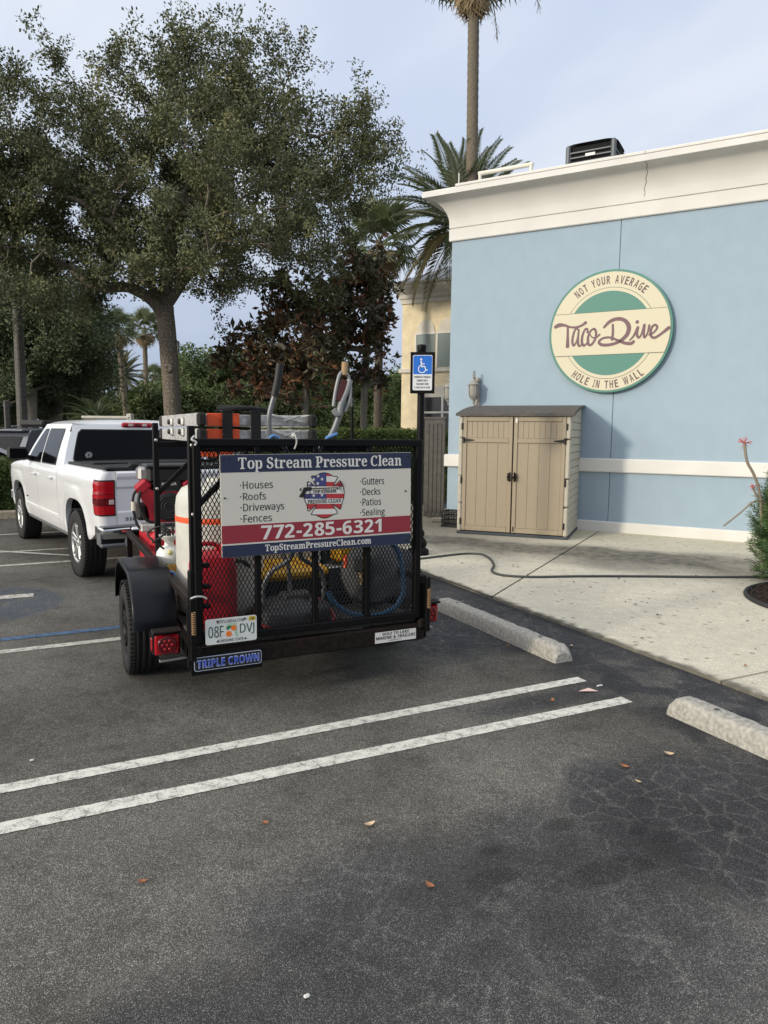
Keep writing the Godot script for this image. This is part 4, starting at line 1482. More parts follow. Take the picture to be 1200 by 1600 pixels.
func make_wheel(parent: Node, at: Vector3, side: int, r: float, wide: float, rim_r: float, spokes: int, called := "wheel", rim_mat := "alloy") -> Node3D:
	var w := Node3D.new()
	w.name = called
	parent.add_child(w, true)
	w.transform = Transform3D(Basis(Vector3.BACK, -PI / 2 * side), at)   # local y points outward
	var h := wide / 2
	var t := MB.new()
	t.lathe([Vector2(rim_r - 0.01, -h + 0.03), Vector2(rim_r + 0.02, -h + 0.005), Vector2((r + rim_r) / 2, -h), Vector2(r - 0.03, -h + 0.008), Vector2(r - 0.008, -h + 0.03), Vector2(r, -h + 0.05), Vector2(r, h - 0.05), Vector2(r - 0.008, h - 0.03), Vector2(r - 0.03, h - 0.008), Vector2((r + rim_r) / 2, h), Vector2(rim_r + 0.02, h - 0.005), Vector2(rim_r - 0.01, h - 0.03)], 48)
	var tyre := put("tyre", t.mesh(), M.rubber, w)
	# tread: grooves between blocks, as raised ribs and lugs
	var tr := MB.new()
	var nl := 64
	for k in nl:
		var a := TAU * k / nl
		for q in [-0.38, 0.38]:
			var bs := Basis(Vector3.UP, -a)
			tr.box(bs * Vector3(r + 0.001, wide * q, 0), Vector3(0.012, wide * 0.17, TAU * r / nl * 0.66), 0.0, bs)
	for q in [-0.2, 0.0, 0.2]:
		tr.lathe([Vector2(r - 0.002, wide * (q - 0.06)), Vector2(r + 0.007, wide * (q - 0.055)), Vector2(r + 0.007, wide * (q + 0.055)), Vector2(r - 0.002, wide * (q + 0.06))], 48)
	put("tread", tr.mesh(), M.rubber, tyre)
	var rm := MB.new()
	rm.lathe_sharp([Vector2(rim_r - 0.012, -h + 0.03), Vector2(rim_r - 0.03, 0.0), Vector2(rim_r - 0.022, h - 0.03), Vector2(rim_r - 0.012, h - 0.018), Vector2(rim_r, h - 0.014), Vector2(rim_r + 0.004, h - 0.022)], 40)
	rm.lathe([Vector2(0.0, h - 0.02), Vector2(0.03, h - 0.022), Vector2(0.036, h - 0.03), Vector2(0.075, h - 0.045), Vector2(0.085, h - 0.06)], 20)
	for k in spokes:
		for d in [-1, 1]:
			var a: float = TAU * k / spokes + d * 0.17
			var a0: float = TAU * k / spokes + d * 0.30
			var p0 := Vector3(cos(a0) * 0.055, h - 0.042, sin(a0) * 0.055)
			var p1 := Vector3(cos(a) * (rim_r - 0.022), h - 0.028, sin(a) * (rim_r - 0.022))
			rm.bar(p0, p1, 0.040, 0.028, 0.008, Vector3.UP)
		var al := TAU * (k + 0.5) / spokes
		rm.lathe([Vector2(0.009, h - 0.05), Vector2(0.009, h - 0.026), Vector2(0.0, h - 0.024)], 8, Transform3D(Basis(), Vector3(cos(al) * 0.06, 0, sin(al) * 0.06)))
	put("rim", rm.mesh(), M[rim_mat], w)
	var dk := MB.new()
	dk.lathe([Vector2(0, h - 0.09), Vector2(rim_r - 0.03, h - 0.09)], 24)
	put("brake_disc", dk.mesh(), M.joint_dark, w)
	return w

func build_truck() -> void:
	var o := thing("pickup_truck", "white crew cab pickup truck hitched to the trailer", "pickup truck", Vector3(1.382, 0, -9.212), 10.31)
	var P: Material = M.truck_white
	for side in [-1, 1]:
		put("front_fender", side_panel(3.157, 4.62, side), P, o)
		var fd := put("front_door", side_panel(2.092, 3.147, side), P, o)
		var rd := put("rear_door", side_panel(0.878, 2.082, side), P, o)
		put("bed_side", side_panel(-1.0, 0.867, side), P, o)
		for q in [[fd, 2.24], [rd, 1.20]]:
			var hb := MB.new()
			var xw := truck_half(q[1], 1.10)
			hb.box(Vector3(side * (xw + 0.03), 1.105, -q[1]), Vector3(0.028, 0.034, 0.20), 0.012)
			for e in [-0.085, 0.085]:
				hb.box(Vector3(side * (xw + 0.012), 1.105, -q[1] - e), Vector3(0.03, 0.03, 0.035), 0.008)
			put("handle", hb.mesh(), P, q[0])
			# moulding low on the door
			var s0: float = 2.13 if q[0] == fd else 0.93
			var s1: float = 3.02 if q[0] == fd else 2.05
			var mb := MB.new()
			mb.bar(Vector3(side * (truck_half(s0, 0.62) + 0.004), 0.62, -s0), Vector3(side * (truck_half(s1, 0.62) + 0.004), 0.62, -s1), 0.014, 0.05, 0.005)
			put("moulding", mb.mesh(), P, q[0])
		var bd := lettering(fd, "SILVERADO", Vector3.ZERO, 0.20, 0.024, M.ink_black, font("Droid Sans", true))
		bd.transform = Transform3D(Basis(Vector3.UP, side * PI / 2), Vector3(side * (truck_half(2.95, 0.735) + 0.001), 0.735, -2.95 - side * 0.0)) * bd.transform
		# sill below the doors
		part_bar("rocker", o, M.bumper_grey, Vector3(side * 0.925, 0.44, -0.55), Vector3(side * 0.925, 0.44, -3.02), 0.06, 0.06, 0.015)
		# side windows and their black reveal
		var fg := glass_side(side, 1.278, 1.722, func(_y): return 2.02, func(y): return minf(2.86, green_front(y) - 0.16), 0.004)
		put("window", fg, M.dark_glass, fd)
		var rg := glass_side(side, 1.282, 1.727, func(y): return lerpf(1.08, 1.10, (y - 1.28) / 0.45), func(_y): return 1.94, 0.004)
		put("window", rg, M.dark_glass, rd)
		put("window_reveal", glass_side(side, 1.262, 1.735, func(_y): return 2.005, func(y): return minf(2.9, green_front(y) - 0.14), 0.002), M.black_plastic, fd)
		put("window_reveal", glass_side(side, 1.266, 1.74, func(_y): return 1.065, func(_y): return 1.955, 0.002), M.black_plastic, rd)
		# mirror
		var mr := MB.new()
		mr.box(Vector3(side * 1.14, 1.375, -2.62), Vector3(0.27, 0.19, 0.11), 0.04, Basis(Vector3.UP, side * 0.12))
		mr.bar(Vector3(side * 0.93, 1.30, -2.70), Vector3(side * 1.06, 1.33, -2.64), 0.07, 0.07, 0.02)
		var mo := put("mirror", mr.mesh(), M.black_plastic, o)
		var mg := MB.new()
		mg.box(Vector3(side * 1.145, 1.378, -2.562), Vector3(0.21, 0.14, 0.01), 0.004, Basis(Vector3.UP, side * 0.12))
		put("mirror_glass", mg.mesh(), M.dark_glass, mo)
		# wheel arch liners
		for c in [0.0, 3.56]:
			var ln := MB.new()
			var rows := []
			for i in 13:
				var a := PI * i / 12.0
				var yy := 0.42 + 0.49 * sin(a)
				rows.append([Vector3(side * 0.62, yy, -c - 0.50 * cos(a)), Vector3(side * 0.94, yy, -c - 0.50 * cos(a))])
			ln.grid(rows, false, side > 0)
			ln.box(Vector3(side * 0.63, 0.66, -c), Vector3(0.02, 0.52, 1.0), 0.0)
			put("arch_liner", ln.mesh(), M.matt_black, o)
	# dark structure inside
	part_box("underbody", o, M.matt_black, Vector3(0, 0.80, -1.8), Vector3(1.20, 0.70, 5.4), 0.02)
	part_box("cab_core", o, M.matt_black, Vector3(0, 0.84, -1.85), Vector3(1.84, 0.74, 2.2), 0.02)
	part_box("bed_core", o, M.matt_black, Vector3(0, 1.10, 0.05), Vector3(1.80, 0.30, 1.7), 0.02)
	part_box("nose_core", o, M.matt_black, Vector3(0, 0.86, -3.9), Vector3(1.20, 0.56, 1.4), 0.02)
	# hood and front
	var hd := MB.new()
	var rows := []
	for i in 15:
		var s := lerpf(3.0, 4.64, i / 14.0)
		var row := []
		for j in 17:
			var t := j / 8.0 - 1.0
			var w := truck_half(s, 1.2) - 0.075
			var y := truck_top(s) + 0.016 + 0.045 * (1.0 - pow(absf(t), 2.4)) + (0.018 if absf(absf(t) - 0.55) < 0.2 else 0.0)
			row.append(Vector3(t * w, y, -s))
		rows.append(row)
	hd.grid(rows, false, true)
	put("hood", hd.mesh(), P, o)
	part_box("grille", o, M.bumper_grey, Vector3(0, 0.92, -4.62), Vector3(1.5, 0.36, 0.08), 0.03)
	part_box("front_bumper", o, M.chrome, Vector3(0, 0.62, -4.70), Vector3(1.86, 0.22, 0.16), 0.05)
	for side in [-1, 1]:
		part_box("headlight", o, M.tail_clear, Vector3(side * 0.78, 0.97, -4.58), Vector3(0.26, 0.26, 0.12), 0.04)
	# cab: sides, roof, windscreen, rear
	var cab := MB.new()
	for side in [-1, 1]:
		var rr := []
		for j in 11:
			var y := lerpf(1.235, 1.80, j / 10.0)
			var row := []
			for i in 13:
				row.append(Vector3(side * green_x(y), y, -lerpf(green_rear(y), green_front(y), i / 12.0)))
			rr.append(row)
		cab.grid(rr, false, side > 0)
	var roof := []
	for i in 21:
		var ti := i / 20.0
		var row := []
		for j in 25:
			var tj := j / 12.0 - 1.0
			var s := lerpf(green_rear(1.80) - 0.012, green_front(1.80) + 0.01, ti)
			var e := pow(1.0 - pow(absf(tj), 4.0), 0.5) * pow(1.0 - pow(absf(2.0 * ti - 1.0), 5.0), 0.5)
			row.append(Vector3(tj * green_x(1.80), 1.80 + 0.058 * e + 0.012 * e * (1.0 - tj * tj), -s))
		roof.append(row)
	cab.grid(roof, false, true)
	var back := []
	for j in 11:
		var y := lerpf(1.20, 1.80, j / 10.0)
		var row := []
		for i in 17:
			var t := i / 8.0 - 1.0
			row.append(Vector3(t * green_x(maxf(y, 1.255)), y, -green_rear(y) + 0.045 * (1.0 - t * t) * 0.7 - 0.0))
		back.append(row)
	cab.grid(back)
	put("cab", cab.mesh(), P, o)
	var ws := MB.new()
	var wr := []
	for j in 9:
		var y := lerpf(1.22, 1.80, j / 8.0)
		var row := []
		for i in 17:
			var t := i / 8.0 - 1.0
			row.append(Vector3(t * green_x(maxf(y, 1.255)) * 0.97, y, -green_front(y) - 0.10 * (1.0 - t * t)))
		wr.append(row)
	ws.grid(wr, false, true)
	put("windscreen", ws.mesh(), M.dark_glass, o)
	# rear window with black border
	for q in [[1.315, 1.735, 0.90, 0.0035, "rear_window_border", M.black_plastic], [1.33, 1.722, 0.885, 0.006, "rear_window", M.dark_glass]]:
		var g := MB.new()
		var gr := []
		for j in 11:
			var y := lerpf(q[0], q[1], j / 10.0)
			var row := []
			var inset := 0.03 if j == 0 or j == 10 else 0.0
			for i in 17:
				var t := i / 8.0 - 1.0
				var w: float = (green_x(y) * q[2] - inset) 
				var tt := t * w / green_x(y)
				row.append(Vector3(t * w, y, -green_rear(y) + 0.045 * (1.0 - tt * tt) * 0.7 + q[3]))
			gr.append(row)
		g.grid(gr)
		put(q[4], g.mesh(), q[5], o)
	# round sticker on the rear window, lower left
	var stk := Node3D.new()
	stk.name = "window_sticker"
	o.add_child(stk, true)
	stk.transform = Transform3D(Basis(Vector3.RIGHT, 0.32), Vector3(-0.655, 1.41, -0.628))
	flat("sticker_disc", stk, M.ink_white, ring_poly(0.042, 24), 0.0, 0.001)
	for k in 8:
		var a := TAU * k / 8
		flat("sticker_print", stk, M.ink_black, PackedVector2Array([Vector2(cos(a - 0.16), sin(a - 0.16)) * 0.037, Vector2(cos(a + 0.16), sin(a + 0.16)) * 0.037, Vector2(cos(a), sin(a)) * 0.014]), 0.001, 0.002)
	flat("sticker_print", stk, M.ink_black, ring_poly(0.012, 12), 0.001, 0.002)
	# high brake lamp
	var bl := MB.new()
	bl.box(Vector3(0, 1.795, -0.755), Vector3(0.40, 0.062, 0.05), 0.018)
	var blo := put("high_brake_light", bl.mesh(), M.tail_red, o)
	for x in [-0.09, 0.0, 0.09]:
		part_box("lens", blo, M.tail_clear if x != 0.0 else M.tail_dark, Vector3(x, 1.795, -0.727), Vector3(0.06, 0.036, 0.006), 0.002)
	# black drip strip at the rear roof corner
	for side in [-1, 1]:
		part_bar("roof_seam", o, M.black_plastic, Vector3(side * (green_x(1.79) - 0.012), 1.805, -0.82), Vector3(side * (green_x(1.70) + 0.002), 1.70, -0.775), 0.02, 0.012, 0.003)
	# bed cover
	var tn := MB.new()
	var tr := []
	for i in 9:
		var s := lerpf(-0.99, 0.56, i / 8.0)
		var row := []
		for j in 17:
			var t := j / 8.0 - 1.0
			row.append(Vector3(t * 0.885, 1.335 + 0.012 * (1.0 - t * t) + 0.006 * sin(i * 2.4) * (1.0 - t * t), -s))
		tr.append(row)
	tn.grid(tr, false, true)
	for side in [-1, 1]:
		tn.bar(Vector3(side * 0.885, 1.318, 1.0), Vector3(side * 0.885, 1.318, -0.60), 0.06, 0.035, 0.012)
	tn.bar(Vector3(-0.9, 1.318, 0.99), Vector3(0.9, 1.318, 0.99), 0.05, 0.036, 0.012)
	tn.bar(Vector3(-0.88, 1.352, 0.42), Vector3(0.88, 1.352, 0.42), 0.06, 0.02, 0.008)
	put("bed_cover", tn.mesh(), M.tonneau, o)
	for x in [-0.60, 0.62]:
		part_box("cover_clamp", o, M.black_plastic, Vector3(x, 1.352, 0.98), Vector3(0.10, 0.05, 0.08), 0.015)
	# tailgate with its stepped panel
	var tg := MB.new()
	var tp := [Vector2(0.0, 0.70), Vector2(0.025, 0.705), Vector2(0.03, 0.72), Vector2(0.03, 0.845), Vector2(0.018, 0.865), Vector2(0.018, 1.10), Vector2(0.034, 1.125), Vector2(0.036, 1.20), Vector2(0.05, 1.235), Vector2(0.05, 1.27), Vector2(0.03, 1.29), Vector2(-0.05, 1.295)]
	var tgr := []
	for q in tp:
		tgr.append([Vector3(-0.80, q.y, 1.005 + q.x), Vector3(0.80, q.y, 1.005 + q.x)])
	for i in tgr.size() - 1: tg.grid([tgr[i], tgr[i + 1]])
	for e in 2:
		var ring := []
		for r in tgr: ring.append(r[e])
		ring.append(Vector3(-0.80 if e == 0 else 0.80, 0.70, 0.955))
		tg.fan(Vector3(-0.80 if e == 0 else 0.80, 1.0, 0.98), ring, Vector3(-1 if e == 0 else 1, 0, 0))
	var tgo := put("tailgate", tg.mesh(), P, o)
	lettering(tgo, "SILVERADO", Vector3(-0.50, 0.772, 1.036), 0.43, 0.034, M.ink_black, font("Droid Sans", true))
	part_box("tailgate_handle", tgo, M.black_plastic, Vector3(0, 1.13, 1.045), Vector3(0.26, 0.07, 0.03), 0.01)
	# rear corner posts and tail lamps wrapping round the corner
	for side in [-1, 1]:
		var cp := MB.new()
		var cr := []
		for j in 15:
			var y := lerpf(0.60, 1.292, j / 14.0)
			var w := truck_half(-1.0, y)
			cr.append([Vector3(side * w, y, 0.998), Vector3(side * (w - 0.02), y, 1.022), Vector3(side * (w - 0.06), y, 1.034), Vector3(side * 0.806, y, 1.034), Vector3(side * 0.806, y, 0.96)])
		cp.grid(cr, false, side > 0)
		put("corner_post", cp.mesh(), P, o)
		var lamp := Node3D.new()
		lamp.name = "tail_light"
		o.add_child(lamp, true)
		for q in [[0.815, 1.20, 0.004, M.black_plastic, "bezel", 0.0, 1.0], [0.83, 0.925, 0.012, M.tail_red, "lens", 0.1, 0.95], [0.93, 1.00, 0.013, M.tail_dark, "lens", 0.1, 0.95], [1.005, 1.045, 0.014, M.tail_red, "lens", 0.1, 0.95], [1.05, 1.185, 0.012, M.tail_red, "lens", 0.1, 0.95]]:
			var g := MB.new()
			var gr := []
			for j in 7:
				var y := lerpf(q[0], q[1], j / 6.0)
				var w := truck_half(-1.0, y)
				var ee: float = q[2]
				var zf: float = 0.86 + 0.05 * q[5]
				var xi: float = lerpf(0.815, 0.83, q[5] * 10.0)
				gr.append([Vector3(side * (truck_half(-0.9, y) + ee), y, zf), Vector3(side * (w + ee), y, 0.99), Vector3(side * (w - 0.012 + ee), y, 1.02 + ee * 0.7), Vector3(side * (w - 0.06), y, 1.035 + ee), Vector3(side * xi, y, 1.036 + ee)])
			g.grid(gr, false, side > 0)
			put(q[4], g.mesh(), q[3], lamp)
		part_box("reverse_lamp", lamp, M.tail_clear, Vector3(side * 0.86, 0.965, 1.052), Vector3(0.05, 0.05, 0.008), 0.003)
	# bumper: chrome upper edge, grey step pads at the corners
	var bm := MB.new()
	for side in [-1, 1]:
		var br := []
		for q in [[0.575, 0.0], [0.60, 0.02], [0.675, 0.03], [0.695, 0.01], [0.70, -0.04]]:
			br.append([Vector3(side * 0.99, q[0], 0.86), Vector3(side * (0.995), q[0], 1.02 + q[1]), Vector3(side * 0.95, q[0], 1.085 + q[1]), Vector3(side * 0.70, q[0], 1.12 + q[1])])
		bm.grid(br, false, side > 0)
		var bl2 := MB.new()
		bl2.box(Vector3(side * 0.72, 0.565, 1.085), Vector3(0.05, 0.17, 0.10), 0.012)
		bl2.box(Vector3(side * 0.985, 0.57, 1.0), Vector3(0.02, 0.14, 0.14), 0.008)
		put("bumper_corner", bl2.mesh(), M.bumper_grey, o)
		part_box("step_recess", o, M.matt_black, Vector3(side * 0.86, 0.57, 1.03), Vector3(0.24, 0.12, 0.06), 0.01)
		part_box("step_pad", o, M.bumper_grey, Vector3(side * 0.86, 0.505, 1.065), Vector3(0.27, 0.035, 0.10), 0.01)
	bm.box(Vector3(0, 0.60, 1.10), Vector3(1.40, 0.20, 0.10), 0.03)
	put("bumper", bm.mesh(), M.chrome, o)
	part_box("bumper_top", o, M.bumper_grey, Vector3(0, 0.703, 1.06), Vector3(1.96, 0.02, 0.13), 0.008)
	part_box("hitch", o, M.matt_black, Vector3(0, 0.42, 1.12), Vector3(0.08, 0.08, 0.4), 0.01)
	for side in [-1, 1]:
		make_wheel(o, Vector3(side * 0.868, 0.40, 0), side, 0.40, 0.265, 0.235, 5)
		make_wheel(o, Vector3(side * 0.868, 0.40, -3.56), side, 0.40, 0.265, 0.235, 5)

# ---------------------------------------------------------------- utility trailer
const TR := Vector3(1.615, 0, -4.23)
func tl(x: float, y: float, z: float) -> Vector3:
	return Vector3(x, y, z) - TR

func build_trailer() -> void:
	var o := thing("utility_trailer", "black utility trailer with an upright mesh ramp gate loaded with cleaning gear", "trailer", TR)
	var K: Material = M.black_paint
	var zf := -7.35
	# frame
	part_box("rear_beam", o, M.worn_black, tl(1.615, 0.35, -4.27), Vector3(1.60, 0.115, 0.07), 0.008)
	part_box("front_beam", o, K, tl(1.615, 0.38, zf), Vector3(1.60, 0.09, 0.06), 0.006)
	for sx in [-1, 1]:
		var x: float = 1.615 + sx * 0.80
		part_bar("lower_rail", o, K, tl(x, 0.40, -4.24), tl(x, 0.40, zf), 0.05, 0.08, 0.005)
		part_bar("top_rail", o, M.worn_black, tl(x, 0.72, -4.26), tl(x, 0.72, zf), 0.052, 0.052, 0.008)
		for z in [-4.27, -5.95, -7.32]:
			part_bar("upright", o, K, tl(x, 0.30 if z > -5 else 0.40, z), tl(x, 0.70, z), 0.05, 0.05, 0.005)
	part_bar("front_rail", o, K, tl(0.84, 0.722, zf), tl(2.39, 0.722, zf), 0.05, 0.05, 0.008)
	for k in 9:
		part_box("deck_board", o, M.deck, tl(0.93 + k * 0.171, 0.43, (zf - 4.3) / 2), Vector3(0.165, 0.035, absf(zf + 4.3)), 0.005)
	for z in [-4.9, -5.9, -6.8]:
		part_box("cross_member", o, K, tl(1.615, 0.37, z), Vector3(1.56, 0.06, 0.05), 0.004)
	for sx in [-1, 1]:
		part_bar("tongue", o, K, tl(1.615 + sx * 0.42, 0.38, zf), tl(1.615 + sx * 0.06, 0.42, -7.82), 0.06, 0.08, 0.005)
	part_box("coupler", o, K, tl(1.60, 0.46, -7.86), Vector3(0.12, 0.10, 0.22), 0.03)
	# axle, wheels, mudguards
	part_tube("axle", o, M.worn_black, [tl(0.62, 0.33, -5.27), tl(2.61, 0.33, -5.27)], 0.035, 10)
	for sx in [-1, 1]:
		make_wheel(o, tl(1.615 + sx * 0.985, 0.33, -5.27), sx, 0.33, 0.205, 0.195, 5, "wheel", "black_paint")
		var prof := [[-4.70, 0.44], [-4.715, 0.53], [-4.76, 0.63], [-4.84, 0.72], [-4.95, 0.775], [-5.06, 0.793], [-5.27, 0.797], [-5.48, 0.793], [-5.59, 0.775], [-5.70, 0.72], [-5.78, 0.63], [-5.825, 0.53], [-5.84, 0.44]]
		var b := MB.new()
		var xi: float = 1.615 + sx * 0.81
		var xo: float = 1.615 + sx * 1.085
		var sp := []
		for q in prof: sp.append(Vector3(0, q[1], q[0]))
		sp = spline(sp, 4)
		var rows := []
		for q in sp:
			var inw: Vector3 = Vector3(0, 0.40, -5.27) - q
			inw.x = 0.0
			inw = inw.normalized()
			var row := []
			row.append(tl(xi, q.y, q.z))
			row.append(tl(lerpf(xi, xo, 0.5), q.y, q.z))
			row.append(tl(xo - sx * 0.02, q.y, q.z))
			for e in [[-0.006, 0.003], [0.0, 0.012], [0.0, 0.03]]:
				row.append(tl(xo + sx * e[0], q.y, q.z) + inw * e[1])
			row.append(tl(xo - sx * 0.006, q.y, q.z) + inw * 0.032)
			row.append(tl(xo - sx * 0.02, q.y, q.z) + inw * 0.012)
			row.append(tl(xi, q.y, q.z) + inw * 0.006)
			rows.append(row)
		b.grid(rows, true, sx > 0)
		var fo := put("mudguard", b.mesh(), M.fender_black, o)
		var sk := PackedVector2Array()
		for q in sp: sk.append(Vector2(q.z, q.y - 0.004))
		var sb := MB.new()
		sb.prism(sk, -0.004, 0.004, Transform3D(Basis(Vector3(0, 0, 1), Vector3(0, 1, 0), Vector3(-1, 0, 0)), Vector3(xi, 0, 0) - TR))
		put("inner_plate", sb.mesh(), K, fo)
	# tail lamps
	for sx in [-1, 1]:
		var x: float = 1.615 + sx * 0.925
		var lp := Node3D.new()
		lp.name = "tail_light"
		o.add_child(lp, true)
		lp.position = tl(x, 0.425, -4.42)
		part_box("housing", lp, K, Vector3(0, 0.005, -0.02), Vector3(0.165, 0.15, 0.08), 0.01)
		part_box("hood", lp, M.worn_black, Vector3(0, 0.084, 0.004), Vector3(0.172, 0.014, 0.10), 0.004)
		part_box("lens", lp, M.tail_red, Vector3(0, 0, 0.022), Vector3(0.148, 0.125, 0.022), 0.012)
		var rg := MB.new()
		rg.lathe([Vector2(0.058, 0.0), Vector2(0.058, 0.008), Vector2(0.05, 0.012), Vector2(0.046, 0.006), Vector2(0.0, 0.007)], 24, Transform3D(Basis(Vector3.RIGHT, PI / 2), Vector3(0, 0, 0.032)))
		put("lens_ring", rg.mesh(), M.tail_dark, lp)
		for k in 7:
			var a := TAU * k / 6
			var rr := 0.03 if k < 6 else 0.0
			var d := MB.new()
			d.lathe([Vector2(0.011, 0), Vector2(0.008, 0.005), Vector2(0, 0.006)], 10, Transform3D(Basis(Vector3.RIGHT, PI / 2), Vector3(cos(a) * rr, sin(a) * rr, 0.038)))
			put("diode", d.mesh(), M.tail_red, lp)
		part_box("side_lens", lp, M.tail_red, Vector3(sx * 0.085, 0, -0.02), Vector3(0.008, 0.08, 0.05), 0.003)
		part_bar("lamp_bracket", o, M.steel, tl(x + sx * 0.045, 0.318, -4.42), tl(1.615 + sx * 0.78, 0.325, -4.42), 0.03, 0.014, 0.003)
	# rear corner pockets with gate springs
	for sx in [-1, 1]:
		var x: float = 1.615 + sx * 0.805
		part_bar("spring_pocket", o, K, tl(x, 0.36, -4.205), tl(x, 0.745, -4.205), 0.034, 0.034, 0.006)
		var hp := []
		for k in 97:
			var a := TAU * k / 8.0
			hp.append(tl(x - sx * 0.002 + cos(a) * 0.011, 0.53 + k * 0.0014, -4.178 + sin(a) * 0.011))
		part_tube("gate_spring", o, M.spring, hp, 0.0035, 5)
		part_box("hinge", o, M.worn_black, tl(1.615 + sx * 0.775, 0.41, -4.235), Vector3(0.06, 0.07, 0.05), 0.015)
	# ladder rack: stakes in pockets, crossbars, knee braces
	for q in [[0.838, -4.285, 1.765, 0.90], [0.838, -5.65, 1.79, 0.0], [2.02, -4.36, 1.655, 0.0], [2.02, -5.65, 1.655, 0.0]]:
		part_bar("rack_stake", o, K, tl(q[0], 0.45, q[1]), tl(q[0], q[2], q[1]), 0.042, 0.042, 0.005)
		if q[3] > 0.0:
			part_bar("stake_pocket", o, K, tl(q[0], 0.45, q[1]), tl(q[0], q[3], q[1]), 0.066, 0.066, 0.008)
	for z in [-4.34, -5.65]:
		part_bar("rack_crossbar", o, K, tl(0.84, 1.63, z), tl(2.04, 1.63, z), 0.04, 0.04, 0.005)
		part_bar("knee_brace", o, K, tl(0.838, 1.24, z), tl(1.20, 1.60, z), 0.03, 0.035, 0.004)
		part_bar("knee_brace", o, K, tl(2.02, 1.34, z), tl(1.74, 1.60, z), 0.03, 0.035, 0.004)
	for q in [[0.838, -4.262, 1.65], [0.838, -5.627, 1.66], [0.838, -5.627, 1.29], [0.838, -4.262, 1.24]]:
		var bo := MB.new()
		bo.lathe([Vector2(0.013, 0), Vector2(0.012, 0.008), Vector2(0, 0.012)], 8, Transform3D(Basis(Vector3.RIGHT, PI / 2), tl(q[0], q[2], q[1])))
		put("bolt", bo.mesh(), M.steel, o)
	# ramp gate
	var g := put("ramp_gate", MB_gate_frame(), K, o, tl(1.605, 0.0, -4.228))
	for x in [1.225, 1.604, 1.976]:
		part_box("gate_bar", g, K, Vector3(x - 1.605, 1.065, -0.022), Vector3(0.036, 1.17, 0.036), 0.004)
	var m := MB.new()
	var px := 0.0262
	var py := 0.0495
	var slope := py / px
	var x0 := -0.735
	var x1 := 0.735
	var y0 := 0.49
	var y1 := 1.655
	for dir in [-1.0, 1.0]:
		var span: float = (y1 - y0) / slope
		var n := int((x1 - x0 + span) / px) + 1
		for k in n:
			# a straight strand climbing at +-slope, cut to the frame
			var xa: float = x0 - span + k * px
			var xb: float = xa + span if dir > 0.0 else xa
			var xt: float = xa + span
			# bottom at (bx, y0), top at (tx, y1)
			var bx: float = xa if dir > 0.0 else xt
			var tx: float = xt if dir > 0.0 else xa
			var t0 := 0.0
			var t1 := 1.0
			var dx := tx - bx
			for lim in [x0, x1]:
				var t: float = (lim - bx) / dx
				if (lim == x0) == (dx > 0.0): t0 = maxf(t0, t)
				else: t1 = minf(t1, t)
			if t1 - t0 < 0.01: continue
			m.bar(Vector3(lerpf(bx, tx, t0), lerpf(y0, y1, t0), -0.046 + dir * 0.0012), Vector3(lerpf(bx, tx, t1), lerpf(y0, y1, t1), -0.046 + dir * 0.0012), 0.0052, 0.0032, 0.0, Vector3.BACK)
	var mo := put("expanded_metal_mesh", m.mesh(), M.matt_black, g)
	mo.set_meta("kind", "stuff")
	# D-ring latches on the left post and a ring at the top
	for y in [0.93, 0.68, 0.80]:
		part_box("latch", g, K, Vector3(-0.70, y, -0.03), Vector3(0.05, 0.03, 0.04), 0.008)
	part_tube("gate_loop", g, K, spline([Vector3(-0.72, 1.62, -0.06), Vector3(-0.64, 1.625, -0.07), Vector3(-0.60, 1.595, -0.07), Vector3(-0.64, 1.56, -0.07), Vector3(-0.72, 1.565, -0.06)], 5), 0.007, 6)
	# rope ties
	part_tube("rope_tie", o, M.white_rope, spline([tl(0.80, 0.745, -4.20), tl(0.83, 0.757, -4.19), tl(0.87, 0.752, -4.195), tl(0.895, 0.737, -4.20)], 5), 0.006, 6)
	part_tube("rope_tie", o, M.white_rope, spline([tl(0.845, 1.705, -4.22), tl(0.825, 1.685, -4.20), tl(0.85, 1.67, -4.195), tl(0.842, 1.65, -4.20)], 5), 0.006, 6)
	part_tube("rope_tie", o, M.white_rope, spline([tl(1.44, 1.72, -4.20), tl(1.455, 1.70, -4.185), tl(1.46, 1.665, -4.19), tl(1.45, 1.63, -4.20)], 5), 0.005, 6)
	part_box("rope_knot", o, M.white_rope, tl(1.447, 1.712, -4.205), Vector3(0.035, 0.03, 0.03), 0.012)
	for q in [[0.815, 0.735, -4.99, 0.075]]:
		part_tube("blue_tie", o, M.blue_tie, spline([tl(q[0] - 0.045, q[1] - 0.03, q[2] + 0.03), tl(q[0] - 0.03, q[1] + 0.018, q[2]), tl(q[0] + 0.02, q[1] + 0.02, q[2] - 0.01), tl(q[0] + 0.04, q[1] - 0.02, q[2] - 0.01)], 5), 0.010, 6)
	# number plate
	var p := flat("number_plate", o, M.plate_white, round_rect(0.316, 0.158, 0.014), 0.0, 0.003)
	p.position = tl(1.042, 0.528, -4.203)
	var F := font("Droid Sans")
	lettering(p, "08F", Vector3(-0.094, -0.002, 0.003), 0.092, 0.070, M.plate_green, F)
	lettering(p, "DVJ", Vector3(0.097, -0.002, 0.003), 0.090, 0.070, M.plate_green, F)
	lettering(p, "MYFLORIDA.COM", Vector3(-0.005, 0.058, 0.003), 0.17, 0.019, M.ink_black, font("Droid Serif"))
	lettering(p, "SUNSHINE STATE", Vector3(-0.005, -0.061, 0.003), 0.155, 0.018, M.ink_black, F)
	flat("state_print", p, M.pale_green, PackedVector2Array([Vector2(-0.03, 0.042), Vector2(0.03, 0.044), Vector2(0.035, 0.0), Vector2(0.042, -0.042), Vector2(0.03, -0.047), Vector2(0.018, -0.01), Vector2(-0.03, 0.03)]), 0.003, 0.0036)
